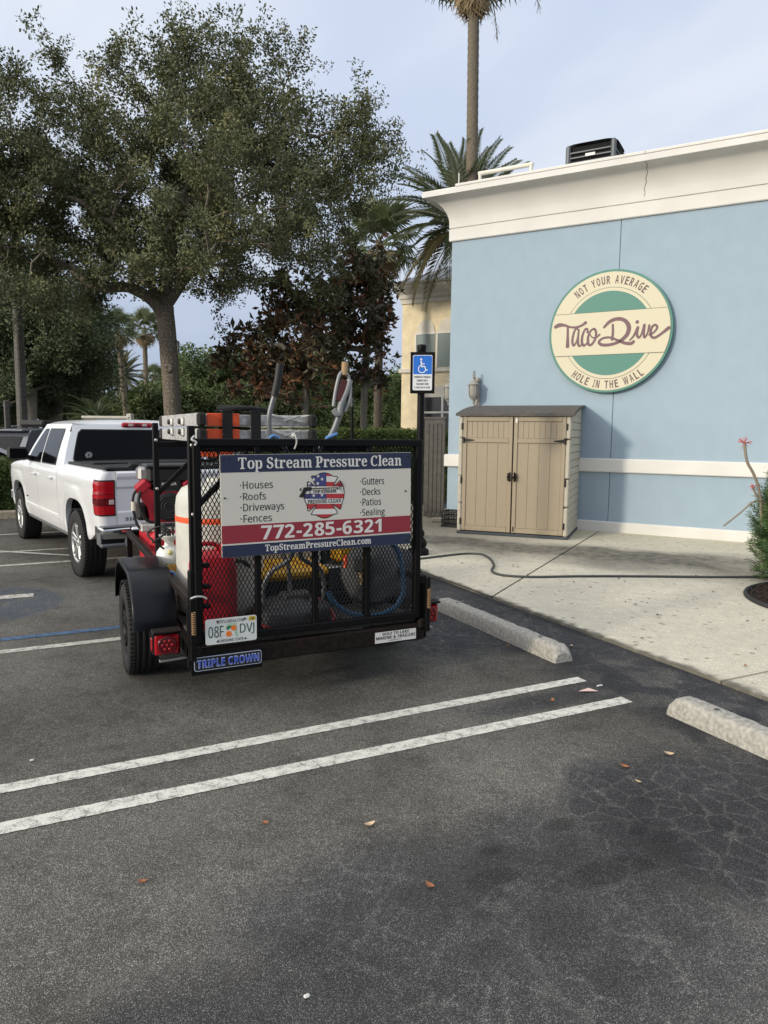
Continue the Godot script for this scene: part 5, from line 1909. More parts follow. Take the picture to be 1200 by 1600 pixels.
	flat("orange_print", p, M.orange_print, ring_poly(0.018, 18, Vector2(-0.016, -0.022)), 0.0036, 0.0046)
	flat("orange_print", p, M.orange_print, ring_poly(0.017, 18, Vector2(0.014, 0.012)), 0.0036, 0.0048)
	flat("leaf_print", p, M.leaf_print, PackedVector2Array([Vector2(-0.034, 0.02), Vector2(-0.015, 0.03), Vector2(0.004, 0.026), Vector2(-0.012, 0.012), Vector2(-0.026, 0.002)]), 0.0036, 0.0052)
	flat("blossom_print", p, M.ink_white, ring_poly(0.009, 8, Vector2(0.012, -0.022)), 0.0036, 0.005)
	flat("sticker", p, M.plate_gold, PackedVector2Array([Vector2(0.108, 0.047), Vector2(0.15, 0.047), Vector2(0.15, 0.073), Vector2(0.108, 0.073)]), 0.003, 0.004)
	lettering(p, "08", Vector3(0.13, 0.06, 0.004), 0.018, 0.014, M.ink_black, F)
	for s in [-1, 1]:
		for t in [-1, 1]:
			flat("plate_bolt", p, M.ink_black, ring_poly(0.006, 8, Vector2(s * 0.085, t * 0.062)), 0.003, 0.006)
	# maker's plate at the left, dealer's sticker at the right
	part_box("badge_bracket", o, K, tl(1.02, 0.325, -4.226), Vector3(0.44, 0.125, 0.012), 0.003)
	var t := flat("maker_badge", o, M.logo_pale, round_rect(0.418, 0.086, 0.016), 0.0, 0.002)
	t.position = tl(1.026, 0.332, -4.219)
	flat("badge_field", t, M.ink_black, round_rect(0.410, 0.078, 0.013), 0.002, 0.003)
	lettering(t, "TRIPLE CROWN", Vector3(0, 0.0, 0.0028), 0.385, 0.052, M.logo_pale, font("Droid Sans", true))
	lettering(t, "TRIPLE CROWN", Vector3(0, 0.0, 0.0042), 0.378, 0.043, M.logo_blue, font("Droid Sans", true))
	var d := flat("dealer_sticker", o, M.ink_white, PackedVector2Array([Vector2(-0.158, -0.038), Vector2(0.158, -0.038), Vector2(0.158, 0.038), Vector2(-0.158, 0.038)]), 0.0, 0.001)
	d.position = tl(2.19, 0.345, -4.234)
	lettering(d, "GULF TO LAKE", Vector3(0.0, 0.023, 0.0008), 0.205, 0.020, M.ink_black, font("Droid Sans", true), "lettering", 0.2)
	lettering(d, "MARINE & TRAILERS", Vector3(0.0, -0.004, 0.0008), 0.30, 0.021, M.ink_black, font("Droid Sans", true), "lettering", 0.2)
	lettering(d, "LECANTO, FL", Vector3(-0.005, -0.026, 0.0008), 0.10, 0.011, M.ink_black, font("Droid Sans"))

func MB_gate_frame() -> ArrayMesh:
	var b := MB.new()
	for s in [-1, 1]:
		b.box(Vector3(s * 0.747, 1.067, -0.022), Vector3(0.046, 1.228, 0.046), 0.005)
	b.box(Vector3(0, 1.668, -0.020), Vector3(1.54, 0.046, 0.048), 0.005)
	b.box(Vector3(0, 0.476, -0.021), Vector3(1.46, 0.044, 0.044), 0.005)
	return b.mesh()

func build_banner() -> void:
	var o := thing("advertising_board", "white navy and red advertising board fixed to the trailer gate", "sign board", Vector3(1.632, 0.983, -4.196))
	var W := 1.283
	var H := 0.618
	o.rotation_degrees.z = 0.5
	var bd := MB.new()
	bd.box(Vector3(0, H / 2, -0.004), Vector3(W, H, 0.008), 0.0015)
	put("board", bd.mesh(), M.sign_white, o)
	var rect := func(x0: float, y0: float, x1: float, y1: float) -> PackedVector2Array:
		return PackedVector2Array([Vector2(x0, y0), Vector2(x1, y0), Vector2(x1, y1), Vector2(x0, y1)])
	flat("navy_band", o, M.sign_navy, rect.call(-W / 2 + 0.001, 0.512, W / 2 - 0.001, H - 0.001), 0.0, 0.001)
	flat("red_band", o, M.sign_red, rect.call(-W / 2 + 0.001, 0.083, W / 2 - 0.001, 0.193), 0.0, 0.001)
	flat("navy_band", o, M.sign_navy, rect.call(-W / 2 + 0.001, 0.001, W / 2 - 0.001, 0.073), 0.0, 0.001)
	var se := font("Droid Serif", true)
	var sa := font("Droid Sans")
	lettering(o, "Top Stream Pressure Clean", Vector3(0.018, 0.556, 0.001), 1.10, 0.094, M.ink_white, se)
	lettering(o, "772-285-6321", Vector3(0.012, 0.138, 0.001), 0.82, 0.088, M.ink_white, font("Droid Sans", true))
	lettering(o, "TopStreamPressureClean.com", Vector3(-0.015, 0.036, 0.001), 0.72, 0.056, M.ink_white, se)
	var lists := [[["·Houses", 0.205], ["·Roofs", 0.16], ["·Driveways", 0.275], ["·Fences", 0.195]], [["·Gutters", 0.172], ["·Decks", 0.145], ["·Patios", 0.15], ["·Sealing", 0.178]]]
	for c in 2:
		for r in 4:
			var wd: float = lists[c][r][1]
			var left: float = -0.525 if c == 0 else 0.268
			var y: float = 0.428 - r * 0.068 - (0.0 if lists[c][r][0].contains("y") or lists[c][r][0].contains("g") else -0.006)
			lettering(o, lists[c][r][0], Vector3(left + wd / 2, y, 0.0), wd, 0.060 if lists[c][r][0].contains("y") or lists[c][r][0].contains("g") else 0.047, M.ink_black, sa)
	# emblem: flag-filled cross with two word bands, spray gun and spray
	var e := Node3D.new()
	e.name = "emblem"
	o.add_child(e, true)
	e.position = Vector3(0.018, 0.352, 0.0)
	var k := 0.000425
	var mp := func(px: float, py: float) -> Vector2:
		return Vector2((px - 602.0) * k, (420.0 - py - 0.035 * (px - 602.0)) * k)
	var outline := []
	for q in [[390, 140], [402, 124], [470, 118], [540, 82], [600, 72], [665, 82], [740, 122], [812, 130], [822, 152], [752, 270], [800, 240], [850, 188], [890, 230], [918, 300], [930, 380], [922, 450], [884, 560], [872, 622], [852, 636], [740, 560], [812, 668], [806, 700], [745, 714], [660, 758], [600, 768], [540, 756], [460, 716], [396, 712], [386, 692], [466, 572], [352, 658], [332, 646], [320, 570], [276, 470], [284, 400], [330, 290], [325, 222], [350, 206], [376, 214], [466, 282]]:
		outline.append(mp.call(float(q[0]), float(q[1])))
	var op := PackedVector2Array(outline)
	flat("outline", e, M.ink_black, op, 0.0, 0.0012)
	var inner := Geometry2D.offset_polygon(op, -0.0055)
	var stripes := [[60, 130, M.flag_red], [130, 215, M.ink_white], [215, 285, M.flag_red], [285, 392, M.ink_white], [392, 465, M.flag_red], [465, 545, M.ink_white], [545, 622, M.flag_red], [622, 702, M.ink_white], [702, 780, M.flag_red]]
	for s in stripes:
		var rc := PackedVector2Array([mp.call(240.0, float(s[1])), mp.call(960.0, float(s[1])), mp.call(960.0, float(s[0])), mp.call(240.0, float(s[0]))])
		for ip in inner:
			for pc in Geometry2D.intersect_polygons(ip, rc):
				flat("flag_stripe", e, s[2], pc, 0.0012, 0.002)
	for s in [[60, 282], [395, 468]]:
		var rc := PackedVector2Array([mp.call(240.0, float(s[1])), mp.call(632.0, float(s[1])), mp.call(632.0, float(s[0])), mp.call(240.0, float(s[0]))])
		for ip in inner:
			for pc in Geometry2D.intersect_polygons(ip, rc):
				flat("flag_canton", e, M.flag_blue, pc, 0.002, 0.0026)
	for s in [[432, 182], [565, 176], [496, 240], [502, 130], [362, 242], [430, 420], [562, 412]]:
		var st := PackedVector2Array()
		for i in 10:
			var a := PI / 2 + TAU * i / 10
			st.append(mp.call(float(s[0]), float(s[1])) + Vector2(cos(a), sin(a)) * (0.0125 if i % 2 == 0 else 0.005))
		flat("star", e, M.ink_white, st, 0.0026, 0.0032)
	# white clear space round the gun, then the gun
	stroke(e, M.sign_white, [mp.call(240.0, 330.0), mp.call(520.0, 318.0), mp.call(800.0, 312.0)], [0.02, 0.022, 0.02], 0.0026, 0.003, "gun_ground")
	flat("spray_gun", e, M.ink_black, PackedVector2Array([mp.call(272.0, 300.0), mp.call(396.0, 290.0), mp.call(402.0, 344.0), mp.call(330.0, 352.0), mp.call(300.0, 378.0), mp.call(272.0, 446.0), mp.call(206.0, 444.0), mp.call(204.0, 426.0), mp.call(246.0, 372.0)]), 0.003, 0.0038)
	stroke(e, M.ink_black, [mp.call(390.0, 318.0), mp.call(600.0, 310.0), mp.call(790.0, 303.0)], [0.006, 0.006, 0.006], 0.003, 0.0039, "spray_gun")
	stroke(e, M.ink_black, [mp.call(362.0, 350.0), mp.call(372.0, 400.0), mp.call(330.0, 448.0), mp.call(280.0, 440.0)], [0.0045, 0.0045, 0.0045, 0.0045], 0.003, 0.004, "spray_gun")
	for i in 7:
		var a := deg_to_rad(-42.0 + i * 17.0)
		var c0: Vector2 = mp.call(812.0, 300.0)
		stroke(e, M.ink_black, [c0 + Vector2(cos(a), sin(a)) * 0.010, c0 + Vector2(cos(a), sin(a)) * 0.028, c0 + Vector2(cos(a), sin(a)) * 0.050], [0.0016, 0.0016, 0.0014], 0.0026, 0.0034 + i * 0.0001, "spray_line")
	var tx := lettering(e, "TOP STREAM", Vector3.ZERO, 0.158, 0.021, M.ink_black, se)
	var c1: Vector2 = mp.call(602.0, 352.0)
	tx.position += Vector3(c1.x, c1.y, 0.0032)
	var ty := lettering(e, "PRESSURE CLEAN", Vector3.ZERO, 0.228, 0.024, M.ink_black, se)
	var c2: Vector2 = mp.call(602.0, 504.0)
	ty.position += Vector3(c2.x, c2.y, 0.0022)
	for q in [[-0.62, 0.59], [0.62, 0.59], [-0.62, 0.022], [0.615, 0.022], [-0.617, 0.36], [0.60, 0.36], [-0.585, 0.594]]:
		flat("screw", o, M.ink_black, ring_poly(0.006, 8, Vector2(q[0], q[1])), 0.0, 0.004)

# ---------------------------------------------------------------- what the trailer carries
func build_cargo() -> void:
	var DK := 0.449
	# tall white chemical tank
	var o := thing("chemical_tank", "tall white plastic tank with orange level band behind the trailer gate", "tank", Vector3(1.185, DK, -5.06))
	var b := MB.new()
	b.lathe([Vector2(0.0, 0.0), Vector2(0.27, 0.0), Vector2(0.302, 0.02), Vector2(0.31, 0.06), Vector2(0.31, 0.30), Vector2(0.306, 0.32), Vector2(0.31, 0.34), Vector2(0.31, 0.76), Vector2(0.30, 0.83), Vector2(0.265, 0.885), Vector2(0.20, 0.915), Vector2(0.13, 0.925), Vector2(0.0, 0.93)], 40)
	put("body", b.mesh(), M.tank_white, o)
	var bd := MB.new()
	bd.lathe([Vector2(0.3105, 0.655), Vector2(0.3125, 0.66), Vector2(0.3125, 0.69), Vector2(0.3105, 0.695)], 40)
	put("orange_band", bd.mesh(), M.orange_plastic, o)
	var ld := MB.new()
	ld.lathe([Vector2(0.09, 0.92), Vector2(0.09, 0.95), Vector2(0.08, 0.96), Vector2(0.0, 0.962)], 24)
	put("lid", ld.mesh(), M.tank_white, o)
	part_tube("outlet_hose", o, M.black_plastic, spline([Vector3(-0.10, 0.42, 0.30), Vector3(-0.05, 0.40, 0.36), Vector3(0.05, 0.41, 0.37), Vector3(0.12, 0.36, 0.33)], 5), 0.014, 8)
	# second tank
	var t2 := thing("chemical_tank", "beige square tank half hidden behind the yellow lidded tote", "tank", Vector3(1.76, DK, -5.50))
	part_box("body", t2, M.tank_beige, Vector3(0, 0.44, 0), Vector3(0.62, 0.88, 0.40), 0.06)
	var l2 := MB.new()
	l2.lathe([Vector2(0.08, 0.88), Vector2(0.08, 0.92), Vector2(0.0, 0.925)], 20)
	put("lid", l2.mesh(), M.black_plastic, t2)
	# red can
	var r := thing("fuel_can", "red plastic fuel can behind the lower left of the mesh gate", "fuel can", Vector3(1.035, DK, -4.66))
	var rb := MB.new()
	var rows := []
	for q in [[0.0, 0.90], [0.012, 1.0], [0.05, 1.0], [0.10, 0.985], [0.11, 1.0], [0.36, 1.0], [0.37, 0.985], [0.40, 0.99], [0.45, 0.93], [0.485, 0.78], [0.50, 0.5]]:
		var row := []
		for k in 32:
			var a := TAU * k / 32
			var m := pow(pow(absf(cos(a)), 5.0) + pow(absf(sin(a)), 5.0), -0.2)
			row.append(Vector3(cos(a) * m * 0.145 * q[1], q[0], sin(a) * m * 0.13 * q[1]))
		rows.append(row)
	rb.grid(rows, true, true)
	rb.fan(Vector3(0, 0.505, 0), rows[-1], Vector3.UP)
	put("body", rb.mesh(), M.red_plastic, r)
	var cap := MB.new()
	cap.lathe([Vector2(0.03, 0.49), Vector2(0.03, 0.54), Vector2(0.022, 0.55), Vector2(0, 0.55)], 16, Transform3D(Basis(), Vector3(0.075, 0, 0.03)))
	put("cap", cap.mesh(), M.red_plastic, r)
	part_tube("handle", r, M.red_plastic, spline([Vector3(-0.10, 0.47, 0), Vector3(-0.09, 0.54, 0), Vector3(0.02, 0.54, 0), Vector3(0.04, 0.48, 0)], 5), 0.016, 8)
	# pump sprayer
	var j := thing("pump_sprayer", "white pump sprayer jug with a yellow lower half inside the trailer's left rail", "sprayer", Vector3(0.91, DK + 0.09, -5.58))
	var jb := MB.new()
	jb.lathe([Vector2(0.092, 0.185), Vector2(0.10, 0.19), Vector2(0.10, 0.235), Vector2(0.092, 0.27), Vector2(0.07, 0.30), Vector2(0.036, 0.318), Vector2(0.034, 0.35), Vector2(0.05, 0.36), Vector2(0.072, 0.388), Vector2(0.076, 0.398), Vector2(0.06, 0.394), Vector2(0.025, 0.375), Vector2(0.0, 0.375)], 28)
	put("bottle", jb.mesh(), M.jug_white, j)
	var jl := MB.new()
	jl.lathe([Vector2(0.0, 0.0), Vector2(0.09, 0.0), Vector2(0.099, 0.012), Vector2(0.099, 0.17), Vector2(0.093, 0.186)], 28)
	put("lower_bottle", jl.mesh(), M.jug_yellow, j)
	var jh := MB.new()
	jh.box(Vector3(0, 0.40, 0), Vector3(0.03, 0.06, 0.03), 0.008)
	for s in [-1, 1]: jh.box(Vector3(s * 0.03, 0.435, 0), Vector3(0.016, 0.09, 0.03), 0.006)
	jh.box(Vector3(0, 0.478, 0), Vector3(0.09, 0.022, 0.032), 0.009)
	put("pump_handle", jh.mesh(), M.black_plastic, j)
	var jv := MB.new()
	jv.lathe([Vector2(0.018, 0), Vector2(0.018, 0.01), Vector2(0.010, 0.016), Vector2(0, 0.018)], 12, Transform3D(Basis(Vector3.RIGHT, PI / 2 - 0.5), Vector3(-0.01, 0.272, 0.088)))
	put("valve", jv.mesh(), M.jug_yellow, j)
	part_tube("spray_hose", j, M.black_plastic, spline([Vector3(-0.05, 0.30, 0.05), Vector3(-0.12, 0.36, 0.06), Vector3(-0.16, 0.42, 0.02), Vector3(-0.08, 0.47, 0.05), Vector3(-0.02, 0.44, 0.08), Vector3(-0.14, 0.36, 0.12)], 6), 0.008, 6)
	var lx := lettering(j, "OX", Vector3.ZERO, 0.075, 0.05, M.orange_ink, font("Droid Sans", true))
	lx.transform = Transform3D(Basis(Vector3.UP, 0.2), Vector3(0.015, 0.155, 0.1005)) * lx.transform
	# engine-driven pressure washer
	var e := thing("pressure_washer_engine", "red and black petrol engine pressure washer at the front of the trailer", "engine", Vector3(1.07, 0.90, -6.72))
	part_box("block", e, M.black_plastic, Vector3(0, 0.17, -0.12), Vector3(0.36, 0.34, 0.22), 0.03)
	var sh := PackedVector2Array([Vector2(-0.22, 0.36), Vector2(-0.26, 0.29), Vector2(-0.17, 0.14), Vector2(-0.14, 0.0), Vector2(0.16, 0.0), Vector2(0.19, 0.14), Vector2(0.27, 0.31), Vector2(0.21, 0.39), Vector2(0.10, 0.28), Vector2(-0.10, 0.28)])
	var shb := MB.new()
	shb.prism(sh, 0.0, 0.10)
	put("shroud", shb.mesh(), M.engine_red, e)
	for s in [-1, 1]:
		var cy := MB.new()
		cy.box(Vector3(s * 0.20, 0.33, 0.045), Vector3(0.13, 0.10, 0.13), 0.02, Basis(Vector3.BACK, -s * 0.75))
		put("cylinder_cover", cy.mesh(), M.engine_red, e)
	var gr := MB.new()
	gr.lathe([Vector2(0.128, 0.0), Vector2(0.132, 0.02), Vector2(0.125, 0.035), Vector2(0.10, 0.04), Vector2(0.0, 0.042)], 36, Transform3D(Basis(Vector3.RIGHT, PI / 2), Vector3(0.015, 0.145, 0.10)))
	var gro := put("fan_grille", gr.mesh(), M.black_plastic, e)
	for q in [0.045, 0.07, 0.095]:
		var rg := MB.new()
		rg.lathe([Vector2(q, 0.0), Vector2(q + 0.003, 0.004), Vector2(q + 0.006, 0.0)], 36, Transform3D(Basis(Vector3.RIGHT, PI / 2), Vector3(0.015, 0.145, 0.141)))
		put("grille_ring", rg.mesh(), M.grey_plastic, gro)
	part_box("air_cleaner", e, M.black_plastic, Vector3(0.02, 0.43, -0.02), Vector3(0.38, 0.15, 0.26), 0.03)
	part_box("air_cleaner_lid", e, M.grey_plastic, Vector3(0.02, 0.515, -0.02), Vector3(0.40, 0.03, 0.28), 0.01)
	part_box("silencer", e, M.steel, Vector3(-0.18, 0.44, -0.02), Vector3(0.12, 0.13, 0.20), 0.025)
	part_box("badge_panel", e, M.black_plastic, Vector3(0.015, 0.335, 0.095), Vector3(0.22, 0.10, 0.03), 0.008)
	lettering(e, "HONDA", Vector3(0.02, 0.352, 0.1102), 0.13, 0.026, M.ink_white, font("Droid Sans", true))
	part_box("label", e, M.plate_white, Vector3(0.02, 0.295, 0.104), Vector3(0.13, 0.016, 0.004), 0.001)
	part_tube("oil_hose", e, M.black_plastic, spline([Vector3(-0.22, 0.33, 0.06), Vector3(-0.29, 0.25, 0.10), Vector3(-0.285, 0.08, 0.10), Vector3(-0.24, -0.04, 0.12), Vector3(-0.10, -0.06, 0.14)], 6), 0.012, 8)
	part_tube("filter", e, M.tank_beige, [Vector3(-0.288, 0.20, 0.10), Vector3(-0.288, 0.12, 0.10)], 0.024, 10)
	part_tube("hose_pipe", e, M.black_plastic, spline([Vector3(-0.20, 0.36, 0.08), Vector3(-0.25, 0.20, 0.12), Vector3(-0.20, 0.05, 0.14), Vector3(-0.12, 0.0, 0.12)], 6), 0.014, 8)
	part_box("starter", e, M.black_plastic, Vector3(-0.21, 0.10, 0.0), Vector3(0.10, 0.16, 0.12), 0.03)
	part_box("battery_tray", e, M.aluminium, Vector3(-0.16, -0.035, 0.10), Vector3(0.16, 0.07, 0.16), 0.01)
	var rt := thing("red_tank", "red moulded tank on the trailer floor under the engine", "tank", Vector3(1.42, DK, -6.82))
	part_box("body", rt, M.red_plastic, Vector3(0, 0.20, 0), Vector3(1.06, 0.39, 0.80), 0.05)
	part_box("shelf", rt, M.aluminium, Vector3(-0.25, 0.40, 0.05), Vector3(0.5, 0.02, 0.55), 0.004)
	for x in [-0.40, 0.0]:
		var cp := MB.new()
		cp.lathe([Vector2(0.05, 0.0), Vector2(0.05, 0.03), Vector2(0.03, 0.04), Vector2(0, 0.04)], 14)
		put("tank_cap", cp.mesh(), M.black_plastic, rt, Vector3(x, 0.375, 0.34))
	# tote with yellow lid
	var tt := thing("lidded_tote", "black storage tote with a yellow lid behind the mesh gate", "tote", Vector3(1.61, DK, -5.05))
	var tb := MB.new()
	var q0 := [Vector3(-0.28, 0, 0.17), Vector3(0.28, 0, 0.17), Vector3(0.28, 0, -0.17), Vector3(-0.28, 0, -0.17)]
	var q1 := []
	for v in q0: q1.append(Vector3(v.x * 1.08, 0.22, v.z * 1.12))
	for i in 4: tb.quad_out(q0[i], q0[(i + 1) % 4], q1[(i + 1) % 4], q1[i], Vector3(0, 0.1, 0))
	tb.quad_out(q0[0], q0[1], q0[2], q0[3], Vector3(0, 0.1, 0))
	put("bin", tb.mesh(), M.black_plastic, tt)
	part_box("lid", tt, M.yellow_plastic, Vector3(0, 0.255, 0), Vector3(0.66, 0.085, 0.44), 0.03)
	for x in [-0.2, 0.0, 0.2]:
		part_box("lid_rib", tt, M.yellow_plastic, Vector3(x, 0.302, 0), Vector3(0.10, 0.02, 0.34), 0.008)
	for s in [-1, 1]:
		part_box("handle", tt, M.yellow_plastic, Vector3(s * 0.30, 0.16, 0.12), Vector3(0.03, 0.14, 0.05), 0.008)
	# surface cleaner with bull-horn handle
	var sc := thing("surface_cleaner", "grey round surface cleaner with a forked handle rising over the gate", "surface cleaner", Vector3(1.555, DK, -4.58))
	var db := MB.new()
	db.lathe([Vector2(0.265, 0.012), Vector2(0.27, 0.02), Vector2(0.27, 0.085), Vector2(0.262, 0.105), Vector2(0.22, 0.125), Vector2(0.13, 0.145), Vector2(0.06, 0.175), Vector2(0.0, 0.18)], 48)
	put("deck", db.mesh(), M.grey_plastic, sc)
	var br := MB.new()
	for k in 120:
		var a := TAU * k / 120
		br.box(Vector3(cos(a) * 0.258, 0.012, sin(a) * 0.258), Vector3(0.01, 0.024, 0.006), 0.0, Basis(Vector3.UP, -a))
	put("brush", br.mesh(), M.red_plastic, sc).set_meta("kind", "stuff")
	part_box("bracket", sc, M.grey_plastic, Vector3(0.02, 0.17, 0.02), Vector3(0.20, 0.05, 0.12), 0.015)
	part_tube("swivel", sc, M.steel, [Vector3(-0.02, 0.17, 0.02), Vector3(-0.02, 0.27, 0.03)], 0.016, 10)
	part_tube("feed_hose", sc, M.grey_tube, spline([Vector3(-0.02, 0.27, 0.03), Vector3(-0.04, 0.38, 0.05), Vector3(-0.09, 0.52, 0.06), Vector3(-0.08, 0.75, 0.05)], 6), 0.016, 8)
	var fork := [Vector3(-0.215, 0.14, 0.05), Vector3(-0.215, 0.25, 0.06), Vector3(-0.17, 0.36, 0.09), Vector3(-0.08, 0.42, 0.12), Vector3(-0.045, 0.48, 0.14), Vector3(-0.045, 0.70, 0.18)]
	part_tube("fork", sc, M.grey_tube, spline(fork, 6), 0.016, 10)
	var fork2 := []
	for v in fork: fork2.append(Vector3(-v.x, v.y, v.z) + Vector3(-0.09 if v.y > 0.45 else (-0.05 if v.y > 0.38 else 0.0), 0, 0) * 0.3)
	part_tube("fork", sc, M.grey_tube, spline(fork2, 6), 0.016, 10)
	part_tube("stem", sc, M.grey_tube, spline([Vector3(-0.04, 0.68, 0.18), Vector3(-0.05, 0.95, 0.24), Vector3(-0.12, 1.16, 0.27), Vector3(-0.20, 1.235, 0.29), Vector3(-0.235, 1.27, 0.30), Vector3(-0.243, 1.38, 0.31), Vector3(-0.215, 1.50, 0.32), Vector3(-0.20, 1.56, 0.325)], 7), 0.016, 10)
	part_tube("stem", sc, M.grey_tube, spline([Vector3(0.02, 0.68, 0.18), Vector3(0.04, 0.95, 0.24), Vector3(0.10, 1.16, 0.27), Vector3(0.155, 1.24, 0.29), Vector3(0.19, 1.30, 0.30), Vector3(0.235, 1.42, 0.31), Vector3(0.26, 1.48, 0.315)], 7), 0.02, 10)
	part_tube("grip", sc, M.black_plastic, spline([Vector3(-0.213, 1.50, 0.32), Vector3(-0.192, 1.60, 0.325), Vector3(-0.178, 1.70, 0.33)], 6), 0.024, 12)
	part_tube("blue_tie", sc, M.blue_tie, spline([Vector3(-0.25, 1.245, 0.33), Vector3(-0.225, 1.262, 0.335), Vector3(-0.19, 1.248, 0.33)], 5), 0.010, 6)
	part_tube("blue_tie", sc, M.blue_tie, spline([Vector3(0.125, 1.245, 0.32), Vector3(0.16, 1.262, 0.33), Vector3(0.20, 1.275, 0.325)], 5), 0.012, 6)
	var tg := MB.new()
	tg.tube(spline([Vector3(0.175, 1.43, 0.33), Vector3(0.205, 1.40, 0.335), Vector3(0.225, 1.47, 0.335), Vector3(0.262, 1.55, 0.335), Vector3(0.285, 1.62, 0.335)], 6), 0.020, 10)
	tg.tube(spline([Vector3(0.17, 1.45, 0.34), Vector3(0.185, 1.55, 0.34), Vector3(0.215, 1.655, 0.34), Vector3(0.26, 1.66, 0.34), Vector3(0.285, 1.60, 0.34), Vector3(0.285, 1.50, 0.34), Vector3(0.255, 1.42, 0.33)], 6), 0.011, 8)
	put("trigger_gun", tg.mesh(), M.gun_grey, sc)
	part_bar("trigger", sc, M.maroon, Vector3(0.205, 1.48, 0.34), Vector3(0.245, 1.62, 0.34), 0.016, 0.05, 0.006)
	part_tube("hose_end", sc, M.rope_tan, [Vector3(0.245, 1.65, 0.34), Vector3(0.25, 1.73, 0.34)], 0.021, 10)
	# second, leaning cleaner at the right
	var s2 := thing("surface_cleaner", "pale grey surface cleaner standing on edge at the right of the trailer", "surface cleaner", Vector3(2.23, DK + 0.235, -4.72), -25.0)
	var d2 := MB.new()
	var tilt := Transform3D(Basis(Vector3.RIGHT, 1.15), Vector3.ZERO)
	d2.lathe([Vector2(0.20, -0.03), Vector2(0.235, -0.025), Vector2(0.235, 0.03), Vector2(0.21, 0.05), Vector2(0.10, 0.07), Vector2(0.0, 0.075)], 40, tilt)
	put("deck", d2.mesh(), M.mid_grey, s2)
	part_box("motor", s2, M.grey_plastic, Vector3(-0.06, 0.10, 0.10), Vector3(0.13, 0.12, 0.12), 0.02)
	part_tube("fitting", s2, M.orange_plastic, [Vector3(-0.19, 0.16, 0.10), Vector3(-0.19, 0.07, 0.11)], 0.016, 8)
	part_tube("fitting", s2, M.rope_tan, [Vector3(-0.08, 0.04, 0.14), Vector3(-0.07, -0.05, 0.15)], 0.014, 8)
	# hoses
	var hz := spline([Vector3(1.75, 0.66, -4.40), Vector3(1.78, 0.60, -4.38), Vector3(1.87, 0.52, -4.36), Vector3(2.0, 0.478, -4.35), Vector3(2.13, 0.476, -4.35), Vector3(2.25, 0.51, -4.37), Vector3(2.325, 0.58, -4.40), Vector3(2.345, 0.68, -4.43), Vector3(2.335, 0.80, -4.44), Vector3(2.29, 0.92, -4.44), Vector3(2.22, 0.98, -4.46)], 7)
	var h := thing("blue_hose", "blue corrugated hose hanging in a loop inside the gate's right", "hose", Vector3.ZERO)
	part_tube("hose", h, M.blue_hose, hz, 0.017, 10)
	for i in range(1, hz.size() - 1, 2):
		var rb2 := MB.new()
		var dir: Vector3 = (hz[i + 1] - hz[i - 1]).normalized()
		rb2.tube([hz[i] - dir * 0.006, hz[i] + dir * 0.006], 0.0195, 10, false)
		put("rib", rb2.mesh(), M.blue_hose, h)
	tag(part_tube("red_hose", self, M.red_hose, spline([Vector3(1.25, DK + 0.013, -4.30), Vector3(1.45, DK + 0.016, -4.29), Vector3(1.65, DK + 0.016, -4.29), Vector3(1.76, DK + 0.02, -4.33), Vector3(1.80, DK + 0.04, -4.42), Vector3(1.76, DK + 0.11, -4.50), Vector3(1.72, DK + 0.13, -4.60)], 7), 0.015, 8), "red hose lying along the trailer's rear edge behind the gate", "hose")
	# control box and odds
	var gb := thing("control_box", "grey lidded box on a stand behind the gate's third bar", "box", Vector3(2.03, DK, -4.92))
	part_box("case", gb, M.mid_grey, Vector3(0, 0.18, 0), Vector3(0.16, 0.17, 0.12), 0.015)
	part_box("lid", gb, M.steel, Vector3(0, 0.275, 0), Vector3(0.17, 0.02, 0.13), 0.006)
	part_box("stand", gb, M.black_plastic, Vector3(0, 0.05, 0), Vector3(0.22, 0.10, 0.2), 0.01)
	var rl := thing("hose_reel", "black hose reel at the back right of the trailer load", "hose reel", Vector3(2.13, DK, -5.6))
	var rr := MB.new()
	for s in [-1, 1]:
		rr.lathe([Vector2(0.05, s * 0.17), Vector2(0.24, s * 0.17), Vector2(0.24, s * 0.185), Vector2(0.05, s * 0.185)], 32, Transform3D(Basis(Vector3.BACK, PI / 2), Vector3(0, 0.28, 0)))
	put("flange", rr.mesh(), M.black_plastic, rl)
	for k in 5:
		var tk := MB.new()
		var pts := []
		for i in 25:
			var a := TAU * i / 24
			pts.append(Vector3(-0.12 + k * 0.06, 0.28 + sin(a) * 0.17, cos(a) * 0.17))
		tk.tube(pts, 0.028, 8, false)
		put("hose_turn", tk.mesh(), M.hose_grey, rl)
	for s in [-1, 1]:
		part_bar("reel_leg", rl, M.black_paint, Vector3(s * 0.21, 0.0, 0.16), Vector3(s * 0.21, 0.30, 0.0), 0.03, 0.03)
		part_bar("reel_leg", rl, M.black_paint, Vector3(s * 0.21, 0.0, -0.16), Vector3(s * 0.21, 0.30, 0.0), 0.03, 0.03)
	var yb := thing("yellow_bin", "small yellow bin deep in the load beside the hose reel", "bin", Vector3(2.10, DK + 0.30, -4.98), 8.0)
	part_box("body", yb, M.yellow_plastic, Vector3(0, 0.08, 0), Vector3(0.16, 0.16, 0.14), 0.03)
	part_box("crate", yb, M.black_plastic, Vector3(0, -0.02, 0), Vector3(0.18, 0.03, 0.16), 0.006)
	# folded aluminium ladder on the rack, in two stacked sections
	var L := thing("folding_ladder", "folded aluminium ladder with orange plates strapped on the trailer rack", "ladder", Vector3(1.39, 1.655, -4.78))
